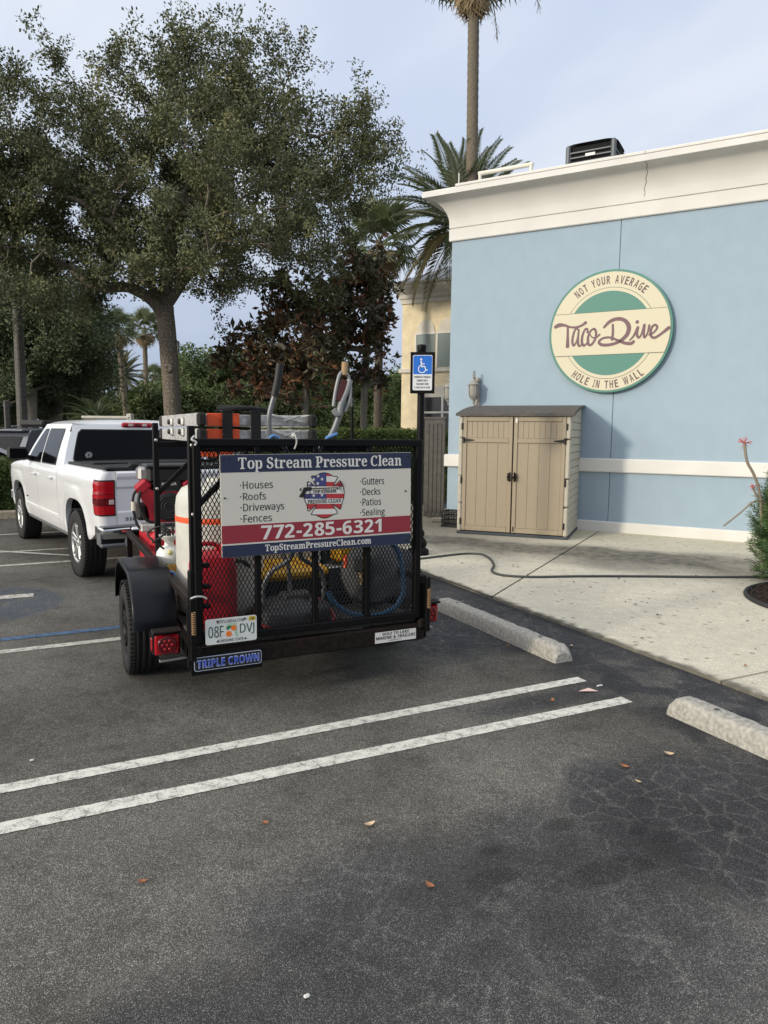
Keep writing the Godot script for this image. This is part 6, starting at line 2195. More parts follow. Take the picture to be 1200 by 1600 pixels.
	for k in 2:
		var y := 0.05 + k * 0.105
		for s in [-1, 1]:
			var rb3 := MB.new()
			rb3.bar(Vector3(s * 0.395, y, 0.0), Vector3(s * 0.395, y, -1.52), 0.012, 0.088, 0.002)
			for ed in [-1, 1]:
				rb3.bar(Vector3(s * 0.382, y + ed * 0.040, 0.0), Vector3(s * 0.382, y + ed * 0.040, -1.52), 0.036, 0.008, 0.002)
			put("side_rail", rb3.mesh(), M.aluminium, L)
			part_box("foot", L, M.rubber, Vector3(s * 0.39, y, 0.015), Vector3(0.055, 0.094, 0.06), 0.014)
			for z in [-0.55, -1.0]:
				part_box("hinge_lock", L, M.aluminium, Vector3(s * 0.408, y + 0.02 - 0.03 * k, z), Vector3(0.03, 0.065, 0.09), 0.012)
				var kn := MB.new()
				kn.lathe([Vector2(0.02, 0), Vector2(0.02, 0.015), Vector2(0.0, 0.02)], 10, Transform3D(Basis(Vector3.BACK, -s * PI / 2), Vector3(s * 0.422, y + 0.02 - 0.03 * k, z)))
				put("lock_knob", kn.mesh(), M.black_plastic, L)
			part_box("end_cap", L, M.black_plastic, Vector3(s * 0.395, y, -1.53), Vector3(0.05, 0.09, 0.04), 0.012)
		for i in 6:
			var rg2 := MB.new()
			rg2.box(Vector3(0, y, -0.05 - i * 0.28), Vector3(0.77, 0.075, 0.03), 0.006)
			put("rung", rg2.mesh(), M.aluminium, L)
		part_box("orange_plate", L, M.orange_plastic, Vector3(-0.235, y, -0.022), Vector3(0.22, 0.086, 0.012), 0.003)
		part_bar("diagonal_brace", L, M.aluminium, Vector3(0.10, y + 0.038, -0.01), Vector3(0.33, y - 0.036 + 0.03 * k, -0.01), 0.012, 0.016, 0.003)
		part_bar("diagonal_brace", L, M.aluminium, Vector3(0.19, y + 0.0, -0.008), Vector3(0.31, y + 0.038, -0.008), 0.012, 0.012, 0.003)
	for x in [-0.215, -0.02]:
		var stp := MB.new()
		stp.box(Vector3(x, 0.10, 0.012), Vector3(0.07, 0.23, 0.01), 0.003)
		stp.box(Vector3(x, 0.215, -0.08), Vector3(0.07, 0.01, 0.20), 0.003)
		put("strap", stp.mesh(), M.matt_black, L)
	var wb := MB.new()
	wb.tube(spline([Vector3(-0.26, 0.222, -0.10), Vector3(-0.10, 0.235, -0.05), Vector3(0.05, 0.228, -0.08), Vector3(0.14, 0.222, -0.14)], 6), 0.018, 8)
	wb.tube(spline([Vector3(-0.22, 0.245, -0.22), Vector3(-0.02, 0.24, -0.12), Vector3(0.10, 0.23, -0.20)], 6), 0.016, 8)
	put("webbing_bundle", wb.mesh(), M.matt_black, L)
	part_box("orange_plate", L, M.orange_plastic, Vector3(-0.215, -0.055, -0.30), Vector3(0.23, 0.10, 0.012), 0.003)

# ---------------------------------------------------------------- things at the left
func car_shell(o: Node3D, paint: Material, prof: Array, glass: Array, half: float, top_half: float, belt: float, wheel_r: float, axles: Array) -> void:
	# prof: outline (z, y) of the side, closed; sides lean in above the belt
	var lean := func(y: float) -> float:
		return half if y < belt else lerpf(half, top_half, clampf((y - belt) / 0.6, 0.0, 1.0))
	var pl := PackedVector2Array(prof)
	if Geometry2D.is_polygon_clockwise(pl): pl.reverse()
	var b := MB.new()
	var tri := Geometry2D.triangulate_polygon(pl)
	for s in [-1, 1]:
		for i in range(0, tri.size(), 3):
			var q := []
			for k in 3:
				var p := pl[tri[i + k]]
				q.append(Vector3(s * lean.call(p.y), p.y, p.x))
			if s > 0: b.tri(q[0], q[2], q[1])
			else: b.tri(q[0], q[1], q[2])
	for i in pl.size():
		var p := pl[i]
		var n := pl[(i + 1) % pl.size()]
		var w0: float = lean.call(p.y)
		var w1: float = lean.call(n.y)
		b.quad_out(Vector3(-w0, p.y, p.x), Vector3(w0, p.y, p.x), Vector3(w1, n.y, n.x), Vector3(-w1, n.y, n.x), Vector3(0, 0.8, 0))
	put("body", b.mesh(), paint, o)
	for g in glass:
		var gp := PackedVector2Array(g)
		if Geometry2D.is_polygon_clockwise(gp): gp.reverse()
		var gt := Geometry2D.triangulate_polygon(gp)
		for s in [-1, 1]:
			var gb := MB.new()
			for i in range(0, gt.size(), 3):
				var q := []
				for k in 3:
					var p := gp[gt[i + k]]
					q.append(Vector3(s * (lean.call(p.y) + 0.006), p.y, p.x))
				gb.tri(q[0], q[1], q[2])
			put("side_window", gb.mesh(), M.dark_glass, o)
	for z in axles:
		for s in [-1, 1]:
			make_wheel(o, Vector3(s * (half - 0.10), wheel_r, z), s, wheel_r, 0.21, wheel_r * 0.62, 5)

func build_left_background() -> void:
	# square concrete lamp pole
	var o := thing("light_pole", "square grey concrete light pole rising behind the pickup's mirror", "light pole", Vector3(-0.235, 0, -21.9), 32.0)
	var b := MB.new()
	var rows := []
	for q in [[0.0, 0.125], [7.2, 0.085]]:
		var c: float = q[1]
		var e := c * 0.3
		rows.append([Vector3(-c, q[0], -c + e), Vector3(-c, q[0], c - e), Vector3(-c + e, q[0], c), Vector3(c - e, q[0], c), Vector3(c, q[0], c - e), Vector3(c, q[0], -c + e), Vector3(c - e, q[0], -c), Vector3(-c + e, q[0], -c)])
	for i in 8:
		b.quad_out(rows[0][i], rows[0][(i + 1) % 8], rows[1][(i + 1) % 8], rows[1][i], Vector3(0, 4, 0))
	put("pole", b.mesh(), M.pole_concrete, o)
	part_box("lamp_arm", o, M.grey_plastic, Vector3(0.4, 7.15, 0), Vector3(0.8, 0.08, 0.08), 0.01)
	part_box("lamp_head", o, M.grey_plastic, Vector3(0.95, 7.17, 0), Vector3(0.5, 0.12, 0.3), 0.03)
	# dark estate car beyond the hedge
	var s := thing("dark_suv", "dark grey SUV parked beyond the hedge behind the light pole", "car", Vector3(0.95, -0.02, -20.6), -52.0)
	var prof := [Vector2(2.25, 0.42), Vector2(2.32, 0.62), Vector2(2.30, 0.95), Vector2(2.22, 1.10), Vector2(1.92, 1.56), Vector2(1.80, 1.70), Vector2(1.2, 1.76), Vector2(-0.1, 1.74), Vector2(-0.55, 1.62), Vector2(-1.25, 1.14), Vector2(-2.05, 1.02), Vector2(-2.3, 0.8), Vector2(-2.3, 0.42)]
	car_shell(s, M.suv_grey, prof, [[Vector2(1.62, 1.14), Vector2(1.45, 1.55), Vector2(0.75, 1.60), Vector2(0.72, 1.12)], [Vector2(0.64, 1.12), Vector2(0.66, 1.60), Vector2(-0.12, 1.60), Vector2(-0.25, 1.10)], [Vector2(-0.33, 1.10), Vector2(-0.2, 1.60), Vector2(-0.5, 1.54), Vector2(-1.05, 1.13)]], 0.93, 0.72, 1.08, 0.35, [1.35, -1.4])
	var rw := MB.new()
	rw.quad(Vector3(-0.66, 1.14, 2.215), Vector3(0.66, 1.14, 2.215), Vector3(0.58, 1.56, 1.935), Vector3(-0.58, 1.56, 1.935))
	put("rear_window", rw.mesh(), M.dark_glass, s)
	part_box("spoiler", s, M.suv_grey, Vector3(0, 1.70, 1.86), Vector3(1.30, 0.05, 0.26), 0.02)
	for k in [-1, 1]:
		part_box("tail_light", s, M.tail_red, Vector3(k * 0.72, 1.0, 2.27), Vector3(0.36, 0.15, 0.12), 0.03)
		part_box("tail_lens", s, M.tail_clear, Vector3(k * 0.56, 1.0, 2.30), Vector3(0.14, 0.10, 0.08), 0.02)
		part_bar("roof_rail", s, M.steel, Vector3(k * 0.64, 1.80, 1.3), Vector3(k * 0.64, 1.80, -0.2), 0.035, 0.03, 0.01)
	part_box("roof_box", s, M.black_plastic, Vector3(0.0, 1.88, 0.5), Vector3(0.9, 0.16, 1.5), 0.05)
	part_box("bumper", s, M.bumper_grey, Vector3(0, 0.55, 2.30), Vector3(1.8, 0.26, 0.10), 0.04)
	var c := thing("white_car", "white car with a red tail lamp strip at the left edge behind the hedge", "car", Vector3(-1.55, -0.02, -18.6), -52.0)
	var p2 := [Vector2(2.2, 0.40), Vector2(2.28, 0.62), Vector2(2.24, 1.0), Vector2(2.1, 1.12), Vector2(1.4, 1.16), Vector2(0.7, 1.44), Vector2(-0.2, 1.45), Vector2(-1.0, 1.08), Vector2(-2.1, 0.92), Vector2(-2.25, 0.7), Vector2(-2.2, 0.40)]
	car_shell(c, M.car_white, p2, [[Vector2(1.1, 1.12), Vector2(0.62, 1.36), Vector2(-0.15, 1.37), Vector2(-0.75, 1.08)]], 0.90, 0.66, 1.02, 0.33, [1.3, -1.35])
	part_box("tail_strip", c, M.tail_red, Vector3(0, 0.93, 2.24), Vector3(1.72, 0.10, 0.08), 0.025)
	part_box("bumper", c, M.car_white, Vector3(0, 0.56, 2.25), Vector3(1.74, 0.28, 0.10), 0.04)
	# back of a stop sign, thin post, low beige building
	var st := thing("stop_sign", "back of a dark octagonal sign at the far left", "sign", Vector3(-0.742, 0, -31.59), 20.0)
	var oc := PackedVector2Array()
	for i in 8: oc.append(Vector2(cos(TAU * (i + 0.5) / 8), sin(TAU * (i + 0.5) / 8)) * 0.40 + Vector2(0, 2.05))
	flat("panel", st, M.grey_plastic, oc, -0.01, 0.01)
	part_tube("post", st, M.worn_black, [Vector3(0, 0, -0.03), Vector3(0, 2.3, -0.03)], 0.035, 8)
	var tp := thing("timber_post", "weathered pale post at the far left beside the beige building", "post", Vector3(-0.62, 0, -22.6), 10.0)
	part_box("post", tp, M.pole_concrete, Vector3(0, 1.25, 0), Vector3(0.14, 2.5, 0.14), 0.02)
	var bb := thing("low_building", "low beige building with a grey roof at the far left", "building", Vector3(-5.2, 0, -46.0), -26.0)
	part_box("wall", bb, M.beige_wall, Vector3(0, 1.15, 0), Vector3(8.6, 2.3, 6.0), 0.02)
	part_box("roof", bb, M.roof_grey, Vector3(0, 2.6, 0), Vector3(9.4, 0.6, 6.8), 0.05)
	var wb := thing("long_white_building", "long white building with dark windows far beyond the trees", "building", Vector3(29.5, 0, -66.0), -26.3)
	part_box("wall", wb, M.white_stucco, Vector3(0, 1.7, -4), Vector3(26, 3.4, 8), 0.02)
	part_box("roof", wb, M.roof_grey, Vector3(0, 3.6, -4), Vector3(27, 0.5, 9), 0.05)
	for i in 13:
		var w := part_box("window", wb, M.window_dark, Vector3(-11.4 + i * 1.9, 1.9, 0.01), Vector3(0.9, 0.8, 0.03), 0.0)
		part_box("frame", w, M.white_frame, Vector3(0, 0, 0.012), Vector3(0.05, 0.8, 0.02), 0.0)
	var wl := thing("screen_wall", "low pale wall with a capped top behind the pickup's cab", "wall", Vector3(1.85, 0, -21.0), -26.0)
	part_box("wall", wl, M.beige_wall, Vector3(0, 1.0, 0), Vector3(1.2, 2.0, 0.2), 0.02)
	part_box("cap", wl, M.cream_trim, Vector3(0, 2.05, 0), Vector3(1.3, 0.08, 0.28), 0.02)
	part_box("pier", wl, M.cream_trim, Vector3(0.64, 1.08, 0), Vector3(0.14, 2.16, 0.24), 0.02)
	var bp := thing("path_light", "slim black path light post behind the gate's spray gun", "light post", Vector3(5.617, 0, -12.84))
	part_tube("post", bp, M.black_paint, [Vector3(0, 0, 0), Vector3(0, 2.3, 0)], 0.03, 10)
	part_tube("head", bp, M.mid_grey, [Vector3(0, 2.22, 0), Vector3(0, 2.40, 0)], 0.035, 10)
	var sl := thing("street_lamp", "distant grey street lamp with a flat head beside the oak trunk", "street lamp", Vector3(8.35, 0, -46.1))
	part_tube("pole", sl, M.grey_plastic, [Vector3(0, 0, 0), Vector3(0, 7.2, 0)], 0.08, 8)
	part_box("head", sl, M.grey_plastic, Vector3(-0.5, 7.22, -0.05), Vector3(0.9, 0.14, 0.35), 0.05)

# ---------------------------------------------------------------- trees
func leaf_cluster(n: int, r: float, len_: float, wide: float, seed_: int, stretch := 1.0) -> ArrayMesh:
	var g := RandomNumberGenerator.new()
	g.seed = seed_
	var b := MB.new()
	for i in n:
		var p := Vector3(g.randf_range(-1, 1), g.randf_range(-1, 1) * stretch, g.randf_range(-1, 1)) * r * 0.75
		var d := (p.normalized() * 0.7 + Vector3(g.randf_range(-1, 1), g.randf_range(-0.8, 1), g.randf_range(-1, 1))).normalized()
		var s := d.cross(Vector3(g.randf_range(-1, 1), g.randf_range(-1, 1), g.randf_range(-1, 1))).normalized()
		var l := len_ * g.randf_range(0.7, 1.25)
		var w := wide * g.randf_range(0.8, 1.2) * 0.5
		var up := s.cross(d) * w * 0.5
		b.tri(p, p + d * l * 0.5 + s * w + up, p + d * l)
		b.tri(p, p + d * l, p + d * l * 0.5 - s * w + up)
	return b.mesh()

func scatter(parent: Node, called: String, mesh: Mesh, m: Material, xfs: Array, cols: Array) -> MultiMeshInstance3D:
	var mm := MultiMesh.new()
	mm.transform_format = MultiMesh.TRANSFORM_3D
	mm.use_colors = true
	mm.mesh = mesh
	mm.instance_count = xfs.size()
	for i in xfs.size():
		mm.set_instance_transform(i, xfs[i])
		mm.set_instance_color(i, cols[i])
	var o := MultiMeshInstance3D.new()
	o.multimesh = mm
	o.material_override = m
	o.name = called
	o.set_meta("kind", "stuff")
	parent.add_child(o, true)
	return o

func rand_basis(g: RandomNumberGenerator, s: float) -> Basis:
	return Basis(Vector3(g.randf_range(-1, 1), g.randf_range(-1, 1), g.randf_range(-1, 1)).normalized(), g.randf_range(0, TAU)).scaled(Vector3.ONE * s)

# spec: base, trunk (points from the base), radius, lobes, targets, per, cluster, spread, tones, bark, seed
func tree(called: String, label: String, spec: Dictionary, group := "") -> Node3D:
	var base: Vector3 = spec.trunk[0]
	var o := thing(called, label, "tree", base, 0.0, group)
	var g := RandomNumberGenerator.new()
	g.seed = spec.seed
	var pos := []
	var par := []
	var far := []
	var tr := []
	var tp := spline(spec.trunk, 6)
	for i in tp.size():
		pos.append(tp[i])
		par.append(i - 1)
		far.append(0.0 if i == 0 else far[i - 1] + tp[i].distance_to(tp[i - 1]))
		tr.append(i)
	var first: int = tp.size() - (spec.get("reach", 5) as int)
	# main limbs leave the trunk at its nearest point
	var limb_chains := []
	for lb in spec.get("limbs", []):
		var lp := spline(lb, 4)
		var root := 0
		for i in tp.size():
			if tp[i].distance_squared_to(lp[0]) < tp[root].distance_squared_to(lp[0]): root = i
		var lc := [root]
		for i in range(1, lp.size()):
			pos.append(lp[i])
			par.append(lc[-1])
			far.append(far[lc[-1]] + lp[i].distance_to(pos[lc[-1]]))
			lc.append(pos.size() - 1)
		limb_chains.append(lc)
	# target points spread through the lobes
	var total := 0.0
	for l in spec.lobes: total += pow(l[3], 2.2)
	var targets := []
	for l in spec.lobes:
		var k := int(round(spec.targets * pow(l[3], 2.2) / total)) + 1
		for i in k:
			var d := Vector3(g.randfn(), g.randfn(), g.randfn()).normalized() * pow(g.randf(), 0.42)
			targets.append(Vector3(l[0], l[1], l[2]) + d * l[3] * Vector3(1, 0.9, 1))
	var top: Vector3 = tp[-1]
	targets.sort_custom(func(a, b): return a.distance_squared_to(top) < b.distance_squared_to(top))
	var chains := []
	for t in targets:
		var best := -1
		var cost := 1e9
		for i in range(first, pos.size()):
			var c: float = t.distance_to(pos[i]) + far[i] * 0.22
			if pos[i].y > t.y + 0.8: c += 0.5
			if c < cost:
				cost = c
				best = i
		var a: Vector3 = pos[best]
		var dist: float = a.distance_to(t)
		var n := maxi(2, int(dist / 0.4))
		var bend := Vector3(g.randf_range(-0.12, 0.12), g.randf_range(0.0, 0.16), g.randf_range(-0.12, 0.12)) * dist
		var ch := [best]
		for i in range(1, n + 1):
			var q := float(i) / n
			var p: Vector3 = a.lerp(t, q) + bend * sin(q * PI) + Vector3(g.randf_range(-1, 1), g.randf_range(-1, 1), g.randf_range(-1, 1)) * 0.035 * sin(q * PI)
			pos.append(p)
			par.append(ch[-1])
			far.append(far[ch[-1]] + dist / n)
			ch.append(pos.size() - 1)
		chains.append(ch)
	var load_ := PackedFloat32Array()
	load_.resize(pos.size())
	chains.append_array(limb_chains)
	for ch in chains: load_[ch[-1]] += 1.0
	for i in range(pos.size() - 1, 0, -1):
		if par[i] >= 0: load_[par[i]] += load_[i]
	var rt: float = spec.radius
	var kk := rt / pow(load_[tr[-1]], 0.5)
	var tb := MB.new()
	var tpts := []
	var trad := []
	for i in tr.size():
		var h: float = pos[i].y - base.y
		tpts.append(pos[i] - base)
		trad.append(rt * (1.0 + 0.55 * exp(-h * 2.2) + g.randf_range(-0.03, 0.03)))
	tb.tube(tpts, rt, 14, true, trad)
	put("trunk", tb.mesh(), spec.bark, o)
	var bb := MB.new()
	for ch in chains:
		var pts := []
		var rad := []
		for i in ch.size():
			pts.append(pos[ch[i]] - base)
			var r0: float = kk * pow(maxf(load_[ch[i]] if i > 0 else load_[ch[1]], 1.0), 0.5)
			rad.append(clampf(r0, 0.009, rt * 0.85) * (1.0 if i < ch.size() - 1 else 0.6))
		bb.tube(pts, 0.02, 8 if rad[0] > 0.06 else 5, false, rad)
	put("branches", bb.mesh(), spec.bark, o)
	if spec.has("knot"):
		var kn := MB.new()
		var kd: Vector3 = spec.knot[1]
		kn.lathe([Vector2(0.14, -0.04), Vector2(0.12, 0.02), Vector2(0.085, 0.055), Vector2(0.05, 0.045), Vector2(0.0, 0.02)], 14, Transform3D(Basis(kd.cross(Vector3.UP).normalized(), kd, kd.cross(Vector3.UP).normalized().cross(kd)), spec.knot[0] - base))
		put("knot", kn.mesh(), spec.bark, o)
	var xfs := []
	var cols := []
	var tones: Array = spec.tones
	for t in targets:
		var away: Vector3 = (t - top).normalized()
		var tone := g.randf()
		# a few twigs from each tip, with leaves along them
		var twigs := maxi(2, int(spec.per / 6.0))
		for k in twigs:
			var d := (away * (1.5 if k == 0 else 0.55) + Vector3(g.randfn(), g.randfn() * 0.8 + 0.15, g.randfn()) * 0.75).normalized()
			var ln: float = spec.spread * g.randf_range(0.5, 1.15) * (1.45 if k == 0 else 0.95)
			for i in int(spec.per / twigs):
				var q: float = (i + g.randf()) / (spec.per / twigs)
				var p: Vector3 = t - away * 0.15 + d * ln * q + Vector3(g.randfn(), g.randfn(), g.randfn()) * 0.065 * spec.spread
				p.y -= ln * q * q * 0.12
				xfs.append(Transform3D(rand_basis(g, g.randf_range(0.75, 1.25)), p - base))
				var c: Color = tones[0].lerp(tones[1], clampf(tone * 0.6 + g.randf() * 0.4, 0, 1))
				if tones.size() > 2 and g.randf() < spec.get("accent", 0.1): c = tones[2]
				cols.append(c)
	scatter(o, "crown", spec.cluster, spec.get("leaf", M.leaf), xfs, cols)
	return o

func build_trees() -> void:
	var oakc := leaf_cluster(24, 0.17, 0.088, 0.044, 3)
	tree("oak_tree", "large spreading live oak rising behind the pickup truck", {
		"trunk": [Vector3(3.16, 0, -18.55), Vector3(3.20, 1.6, -18.53), Vector3(3.14, 3.2, -18.5), Vector3(3.05, 4.75, -18.53)], "radius": 0.215, "reach": 4, "limbs": [[Vector3(3.08, 4.35, -18.52), Vector3(2.75, 4.85, -18.45), Vector3(2.2, 5.1, -18.35), Vector3(1.5, 5.05, -18.3), Vector3(0.9, 5.5, -18.5)], [Vector3(3.05, 4.6, -18.53), Vector3(2.5, 5.7, -18.5), Vector3(2.0, 6.7, -18.6)], [Vector3(3.06, 4.7, -18.53), Vector3(3.7, 5.6, -18.3), Vector3(4.7, 6.2, -18.0)], [Vector3(3.05, 4.75, -18.53), Vector3(3.2, 6.0, -18.7), Vector3(3.6, 7.6, -18.5)]],
		"lobes": [[0.1, 8.0, -19.4, 2.2], [-1.2, 7.2, -20.0, 2.4], [1.8, 7.0, -18.1, 2.4], [1.8, 8.7, -19.6, 1.8], [3.7, 7.9, -18.2, 2.6], [4.4, 9.4, -17.9, 1.9], [5.0, 10.8, -17.9, 1.2], [3.8, 10.8, -18.2, 0.8], [3.4, 9.9, -18.9, 1.3], [5.8, 9.0, -17.2, 1.6], [6.2, 7.7, -17.5, 1.9], [7.0, 9.0, -16.6, 1.1], [7.4, 8.4, -15.9, 1.0], [7.3, 7.4, -16.5, 1.1], [0.9, 5.9, -18.4, 1.5], [-0.3, 5.9, -20.2, 2.0], [4.0, 6.6, -19.6, 1.6], [2.6, 6.0, -17.1, 1.3], [5.1, 5.9, -16.5, 1.25], [6.7, 6.0, -17.3, 1.1], [5.2, 5.5, -18.5, 1.0], [3.8, 6.7, -15.4, 2.2], [2.6, 7.4, -19.9, 2.0], [5.6, 7.9, -18.9, 1.9], [-0.5, 7.6, -18.4, 1.6], [-0.6, 5.6, -18.0, 1.5], [1.0, 9.9, -19.6, 0.8], [-0.1, 10.1, -20.1, 0.8], [2.3, 10.5, -19.5, 0.8], [1.0, 4.9, -19.3, 0.9]],
		"targets": 440, "per": 20, "cluster": oakc, "spread": 0.95, "tones": [Color(0.090, 0.100, 0.050), Color(0.15, 0.16, 0.075), Color(0.22, 0.21, 0.10)], "accent": 0.06, "bark": M.oak_bark, "seed": 11, "knot": [Vector3(3.07, 3.25, -18.32), Vector3(-0.45, 0.1, 0.89).normalized()]})
	var bigc := leaf_cluster(26, 0.28, 0.12, 0.06, 4)
	tree("oak_tree", "dark oak behind the light pole at the left edge", {
		"trunk": [Vector3(-0.05, 0, -26.8), Vector3(-0.05, 1.5, -26.8), Vector3(0.0, 3.0, -27.4)], "radius": 0.2, "reach": 4,
		"lobes": [[-0.6, 5.6, -29.2, 2.4], [0.6, 6.0, -29.6, 2.0], [1.2, 4.7, -27.9, 1.6], [0.1, 3.9, -27.7, 2.0], [-0.9, 3.5, -29.4, 2.0], [0.9, 3.4, -28.2, 1.2], [-2.0, 4.7, -30.0, 3.0], [1.8, 4.6, -28.0, 0.9]],
		"targets": 260, "per": 22, "cluster": bigc, "spread": 1.0, "tones": [Color(0.075, 0.098, 0.052), Color(0.125, 0.155, 0.075)], "bark": M.grey_bark, "seed": 12})
	tree("oak_tree", "dark oak with a forked trunk left of the distant palms", {
		"trunk": [Vector3(0.63, 0, -28.7), Vector3(0.66, 1.4, -28.7), Vector3(1.0, 2.8, -29.8)], "radius": 0.2, "reach": 4,
		"lobes": [[0.9, 5.5, -31.7, 1.6], [1.8, 5.7, -32.0, 1.1], [1.2, 4.0, -31.4, 1.4], [1.9, 4.4, -31.0, 0.9], [0.4, 3.5, -32.0, 1.5]],
		"targets": 200, "per": 22, "cluster": bigc, "spread": 1.0, "tones": [Color(0.075, 0.098, 0.052), Color(0.12, 0.15, 0.072)], "bark": M.grey_bark, "seed": 13})
	var magc := leaf_cluster(11, 0.14, 0.20, 0.085, 5)
	tree("magnolia_tree", "bronze leaved magnolia right of the oak trunk above the ladder", {
		"trunk": [Vector3(6.51, 0, -17.98), Vector3(6.50, 1.5, -17.98), Vector3(6.55, 3.2, -18.0), Vector3(6.6, 5.0, -18.0)], "radius": 0.085, "reach": 10,
		"lobes": [[5.1, 3.8, -18.7, 0.8], [5.8, 4.1, -18.3, 1.2], [6.7, 4.7, -18.2, 1.3], [6.3, 3.6, -17.7, 1.2], [5.7, 3.3, -18.4, 1.1], [4.4, 3.8, -19.0, 0.5], [7.0, 3.0, -17.7, 0.7], [5.2, 3.0, -18.6, 0.7], [6.6, 5.3, -18.0, 0.8]],
		"targets": 75, "per": 6, "cluster": magc, "spread": 0.42, "tones": [Color(0.065, 0.070, 0.036), Color(0.115, 0.075, 0.042), Color(0.20, 0.095, 0.05)], "accent": 0.25, "bark": M.grey_bark, "seed": 14, "leaf": M.magnolia_leaf}, "magnolias between the oak and the yellow building")
	tree("magnolia_tree", "narrow dark magnolia in front of the yellow building's corner", {
		"trunk": [Vector3(8.70, 0, -19.13), Vector3(8.72, 2.0, -19.1), Vector3(8.8, 4.0, -19.08), Vector3(9.0, 6.2, -19.0)], "radius": 0.10, "reach": 11,
		"lobes": [[8.5, 6.2, -19.2, 1.0], [8.8, 5.5, -19.1, 0.85], [8.2, 5.4, -19.4, 1.0], [8.4, 4.4, -19.3, 1.05], [8.9, 4.4, -19.0, 0.75], [8.7, 3.3, -19.1, 0.75], [9.2, 5.3, -18.9, 0.4], [8.7, 6.5, -19.1, 0.7]],
		"targets": 75, "per": 6, "cluster": magc, "spread": 0.42, "tones": [Color(0.062, 0.070, 0.036), Color(0.10, 0.075, 0.042), Color(0.21, 0.095, 0.05)], "accent": 0.22, "bark": M.grey_bark, "seed": 15, "leaf": M.magnolia_leaf}, "magnolias between the oak and the yellow building")
	var farc := leaf_cluster(26, 0.40, 0.19, 0.10, 6)
	var spots := [
		[4.8, -37.8, 2.9, 1.5, "small round tree beyond the pickup's cab"], [7.3, -38.8, 3.1, 1.7, "grey green bush tree just right of the oak's foot"], [6.3, -42.0, 3.4, 1.8, "low tree between the far palms and the oak trunk"],
		[9.6, -44.3, 5.2, 2.6, "bright green tree beyond the left magnolia branch"], [12.3, -45.3, 5.6, 2.7, "bright green tree behind the ladder"], [13.2, -40.3, 4.6, 2.3, "mid green tree seen under the left magnolia"],
		[16.2, -41.3, 5.4, 2.4, "mid green tree between the two magnolias"], [19.0, -41.1, 4.4, 2.1, "green tree seen left of the second magnolia trunk"], [21.6, -42.9, 4.6, 2.2, "green tree right of the pale palm trunk"], [23.9, -44.0, 4.4, 2.1, "green tree beside the yellow building's corner"], [3.0, -40.9, 3.0, 1.6, "low tree left of the far date palm"]]
	for i in spots.size():
		var q = spots[i]
		var r: float = q[3]
		var h: float = q[2]
		var lobes := []
		for k in 7:
			var a := k * 2.4
			lobes.append([q[0] + cos(a) * r * 0.6 * sqrt(k / 7.0), h - r * 0.75 + 0.55 * r * sin(k * 1.7), q[1] + sin(a) * r * 0.6, r * 0.62])
		var bright := 1.25 if i in [3, 4, 6, 7, 8, 9] else 0.9
		tree("background_tree", q[4], {
			"trunk": [Vector3(q[0], 0, q[1]), Vector3(q[0] + 0.1, h * 0.25, q[1]), Vector3(q[0], h * 0.45, q[1])], "radius": 0.12, "reach": 8, "lobes": lobes,
			"targets": 90, "per": 16, "cluster": farc, "spread": r * 0.42, "tones": [Color(0.085, 0.12, 0.048) * bright, Color(0.14, 0.18, 0.066) * bright], "bark": M.grey_bark, "seed": 30 + i}, "trees beyond the car park")

# ---------------------------------------------------------------- palms
func feather_frond(len_: float, arch: float, droop: float, pairs: int, leaf: float) -> ArrayMesh:
	var b := MB.new()
	var pts := []
	for i in 13:
		var t := i / 12.0
		pts.append(Vector3(0, arch * t - droop * t * t, len_ * t * (1.0 - 0.12 * t)))
	var rad := []
	for i in 13: rad.append(lerpf(0.03, 0.006, i / 12.0))
	b.tube(pts, 0.02, 5, false, rad)
	for i in pairs:
		var t := lerpf(0.14, 0.99, float(i) / pairs)
		var f := t * 12.0
		var k := mini(int(f), 11)
		var p: Vector3 = pts[k].lerp(pts[k + 1], f - k)
		var d: Vector3 = (pts[k + 1] - pts[k]).normalized()
		var l := leaf * (0.55 + 0.45 * sin(PI * minf(t * 1.15, 1.0))) * (1.0 - 0.35 * t)
		for s in [-1, 1]:
			var w := 0.5 + 0.35 * sin(i * 1.7 + s)
			var dir := (d * (0.55 + 0.5 * t) + Vector3(s * 0.95, 0.28 * w, 0)).normalized()
			var side := dir.cross(Vector3.UP).normalized() * 0.017
			var mid := p + dir * l * 0.5
			var tip := p + dir * l - Vector3(0, l * 0.16, 0)
			b.tri(p, mid + side, tip)
			b.tri(p, tip, mid - side)
	return b.mesh()

func fan_leaf(stalk: float, r: float, n: int, seed_: int, droop := 0.4) -> ArrayMesh:
	var g := RandomNumberGenerator.new()
	g.seed = seed_
	var b := MB.new()
	b.tube([Vector3.ZERO, Vector3(0, -0.04 * stalk, stalk * 0.6), Vector3(0, -0.12 * stalk, stalk)], 0.018, 5, false)
	var c := Vector3(0, -0.12 * stalk, stalk)
	for i in n:
		var a := deg_to_rad(lerpf(-125.0, 125.0, (i + 0.5) / n))
		var d := Vector3(sin(a), 0.12 * cos(a * 2.0), cos(a)).normalized()
		var l := r * (0.82 + 0.18 * cos(a)) * g.randf_range(0.85, 1.1)
		var s := d.cross(Vector3.UP).normalized() * l * 0.055
		var m1 := c + d * l * 0.55
		var tip := c + d * l - Vector3(0, l * droop * g.randf_range(0.4, 1.0), 0)
		b.quad(c, m1 + s, m1 + Vector3(0, 0.02, 0), c)
		b.tri(c, m1 + s, m1)
		b.tri(c, m1, m1 - s)
		b.tri(m1 + s, tip, m1)
		b.tri(m1, tip, m1 - s)
	return b.mesh()

